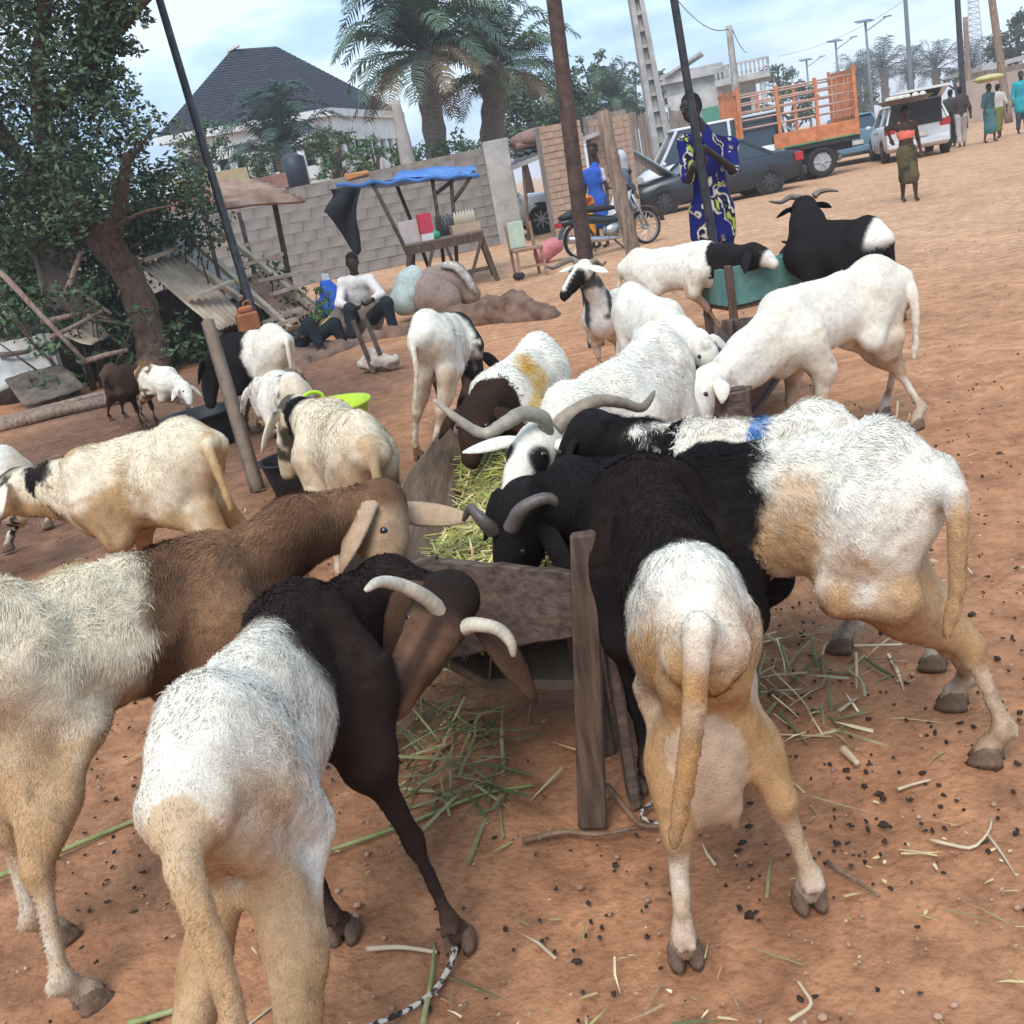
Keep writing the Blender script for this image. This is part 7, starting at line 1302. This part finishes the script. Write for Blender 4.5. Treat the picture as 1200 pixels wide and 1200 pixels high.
for a in [('long log lying on the ground at the left, nearest of three', -40, 515, 10.3, 170, 462, 10.8, .13), ('middle log of the three lying at the left', -30, 500, 10.9, 205, 452, 11.2, .11), ('farthest thin log of the three lying at the left', 30, 492, 11.1, 190, 455, 11.6, .08)]:
    plk(*a, .05, M_POLEW, 'log', 'log', 'logs on the ground at the left', True)
pole('post', 'thin bent post under the left of the rusty canopy', 'post', at(312, 372, 14.6)*V3(1, 1, 0), at(280, 250, 16.2), .04, .03, M_STICK); pole('post', 'straight post under the right end of the rusty canopy', 'post', at(333, 310, 17.6)*V3(1, 1, 0), at(322, 240, 17.4), .05, .045, M_STICK)
# rubbish heap under the tree
hp_ = [at(x_, y_, Y_)*V3(1, 1, 0)+Z*h_ for x_, y_, Y_, h_ in ((-60, 470, 13.0, .25), (20, 455, 13.0, .40), (80, 440, 13.4, .45), (130, 425, 14.0, .35), (215, 415, 14.6, .30), (270, 400, 15.2, .2))]
blob('earth_bank', 'dark bank of earth and rubbish under the shade tree', 'earth bank', [RC(p, q, .48, .48, .2) for p, q in zip(hp_[:-1], hp_[1:])], (.06, .045, .035), M_MUD, .12, .06, sc=3)
M_DKW = mat('dark_old_wood', (.07, .05, .04), color2=(.18, .14, .11), rough=.9, scale=5, bump=.5)
for i in range(26):
    x_, y_ = random.uniform(-10, 225), random.uniform(300, 455); y_ = max(y_, 470-x_*.55-120*random.random()); Y_ = random.uniform(12.2, 13.6); an = random.uniform(-.5, 1.1); l_ = random.uniform(25, 75)
    plk('short broken stick tangled in the rubbish heap under the shade tree', x_, y_, Y_, x_+l_*math.cos(an), y_+l_*math.sin(an)*.6, Y_+random.uniform(-.3, .5), random.uniform(.03, .07), .04, M_DKW if i % 3 else M_POLEW, 'stick', 'stick', 'broken sticks in the rubbish heap', True)
for (lb, a_, b_, c_, d_, mm) in [('dark grey sheet slumped on the heap at the left edge', (-20, 408, 12.3), (40, 392, 12.7), (62, 430, 12.2), (-5, 462, 11.8), M_GREYS), ('brown board propped in the heap left of the trunk', (40, 300, 13.0), (95, 318, 13.2), (110, 372, 12.9), (52, 360, 12.7), M_DKW), ('torn dark board behind the trunk', (28, 250, 14.0), (80, 262, 14.0), (92, 330, 13.6), (36, 322, 13.6), M_DKW), ('low brown sheet at the foot of the heap', (5, 445, 11.9), (70, 425, 12.2), (100, 452, 11.8), (30, 478, 11.5), M_DKW), ('pale slat board leaning right of the trunk', (205, 300, 13.9), (222, 296, 14.1), (262, 392, 13.0), (248, 396, 12.9), M_PALEW)]:
    sheet('board', lb, 'board', at(*a_), at(*b_), at(*c_), at(*d_), mm, 4, .006, th=.02)
shrub('creeper with light leaves sprawling over the rubbish heap', [(-20, 330, 110, 460, 11.8, 12.6, 34, .16), (115, 360, 230, 430, 12.2, 12.9, 18, .14)], 800, .085, [(.05, .095, .04), (.07, .13, .05), (.04, .075, .035)])
# orange jerrycan, blue bag
jc = thing('jerrycan', 'dull orange jerrycan standing by the foot of the left metal pole', 'jerrycan', at(299, 408, 12.6)*V3(1, 1, 0), .4); M_JC = flat('orange_plastic', (.30, .105, .04), .7, var=.3); jc.scale = (.85,)*3
b = MB(); b.box((0, 0, .34), (.30, .22, .56)); b.box((0, 0, .66), (.22, .16, .10)); b.build('can', M_JC, jc, bevel=.03); b = MB(); b.tube([V3(-.08, 0, .70), V3(-.08, 0, .78)], .035, 8); b.build('cap', M_BLKP, jc); b = MB(); b.tube(catmull([V3(-.02, 0, .70), V3(0, 0, .76), V3(.08, 0, .77), V3(.10, 0, .70)], 7), .016, 6); b.build('handle', M_JC, jc, True)
A = at(386, 345, 14.8); A[2] = .3; blob('bag', 'bright blue plastic bag behind the seated man', 'bag', [RC(A+V3(-.03, 0, -.06), A+V3(.03, 0, .12), .19, .13), RC(A+V3(.02, 0, .1), A+V3(-.02, 0, .24), .10, .05)], (.03, .12, .55), M_SACK, .05, .022, sc=9)
b = MB(); b.box((0, 0, .05), (.10, .06, .16), rotz(.4), .01); tag(b.build('paper_cup', flat('white_paper', (.62, .66, .68), .8), None, loc=A+V3(0, 0, .26)), 'white packet poking out of the blue bag', 'packet')
b = MB(); p0, p1 = at(370, 388, 13.0), at(402, 355, 13.2); b.tube([p0-p0*V3(1, 1, 0), p1-p0*V3(1, 1, 0)], .012, 5); tag(b.build('cane', flat('yellow_cane', (.48, .46, .12), .7), None, True, loc=p0*V3(1, 1, 0)), 'thin yellow cane leaning beside the seated man', 'cane')
# ------------------------------------------------------------------ haze: one closed box round everything but the sky
M_HAZE = bpy.data.materials.new('haze'); M_HAZE.use_nodes = True; t_ = M_HAZE.node_tree; t_.nodes.clear()
o_ = N(t_, 'ShaderNodeOutputMaterial'); pv = N(t_, 'ShaderNodeVolumePrincipled'); pv.inputs['Color'].default_value = (.86, .92, 1, 1); pv.inputs['Density'].default_value = .0015; pv.inputs['Anisotropy'].default_value = .2
t_.links.new(pv.outputs[0], o_.inputs['Volume'])
bpy.context.view_layer.update(); b = MB(); zt_ = max((o.matrix_world @ Vector(c)).z for o in SC.objects if o.type == 'MESH' for c in o.bound_box) +1.5
b.box((50, 800, (zt_-1.2)/2), (3600, 2500, zt_+1.2)); tag(b.build('haze', M_HAZE), kind='stuff')
SC.cycles.volume_bounces = 1
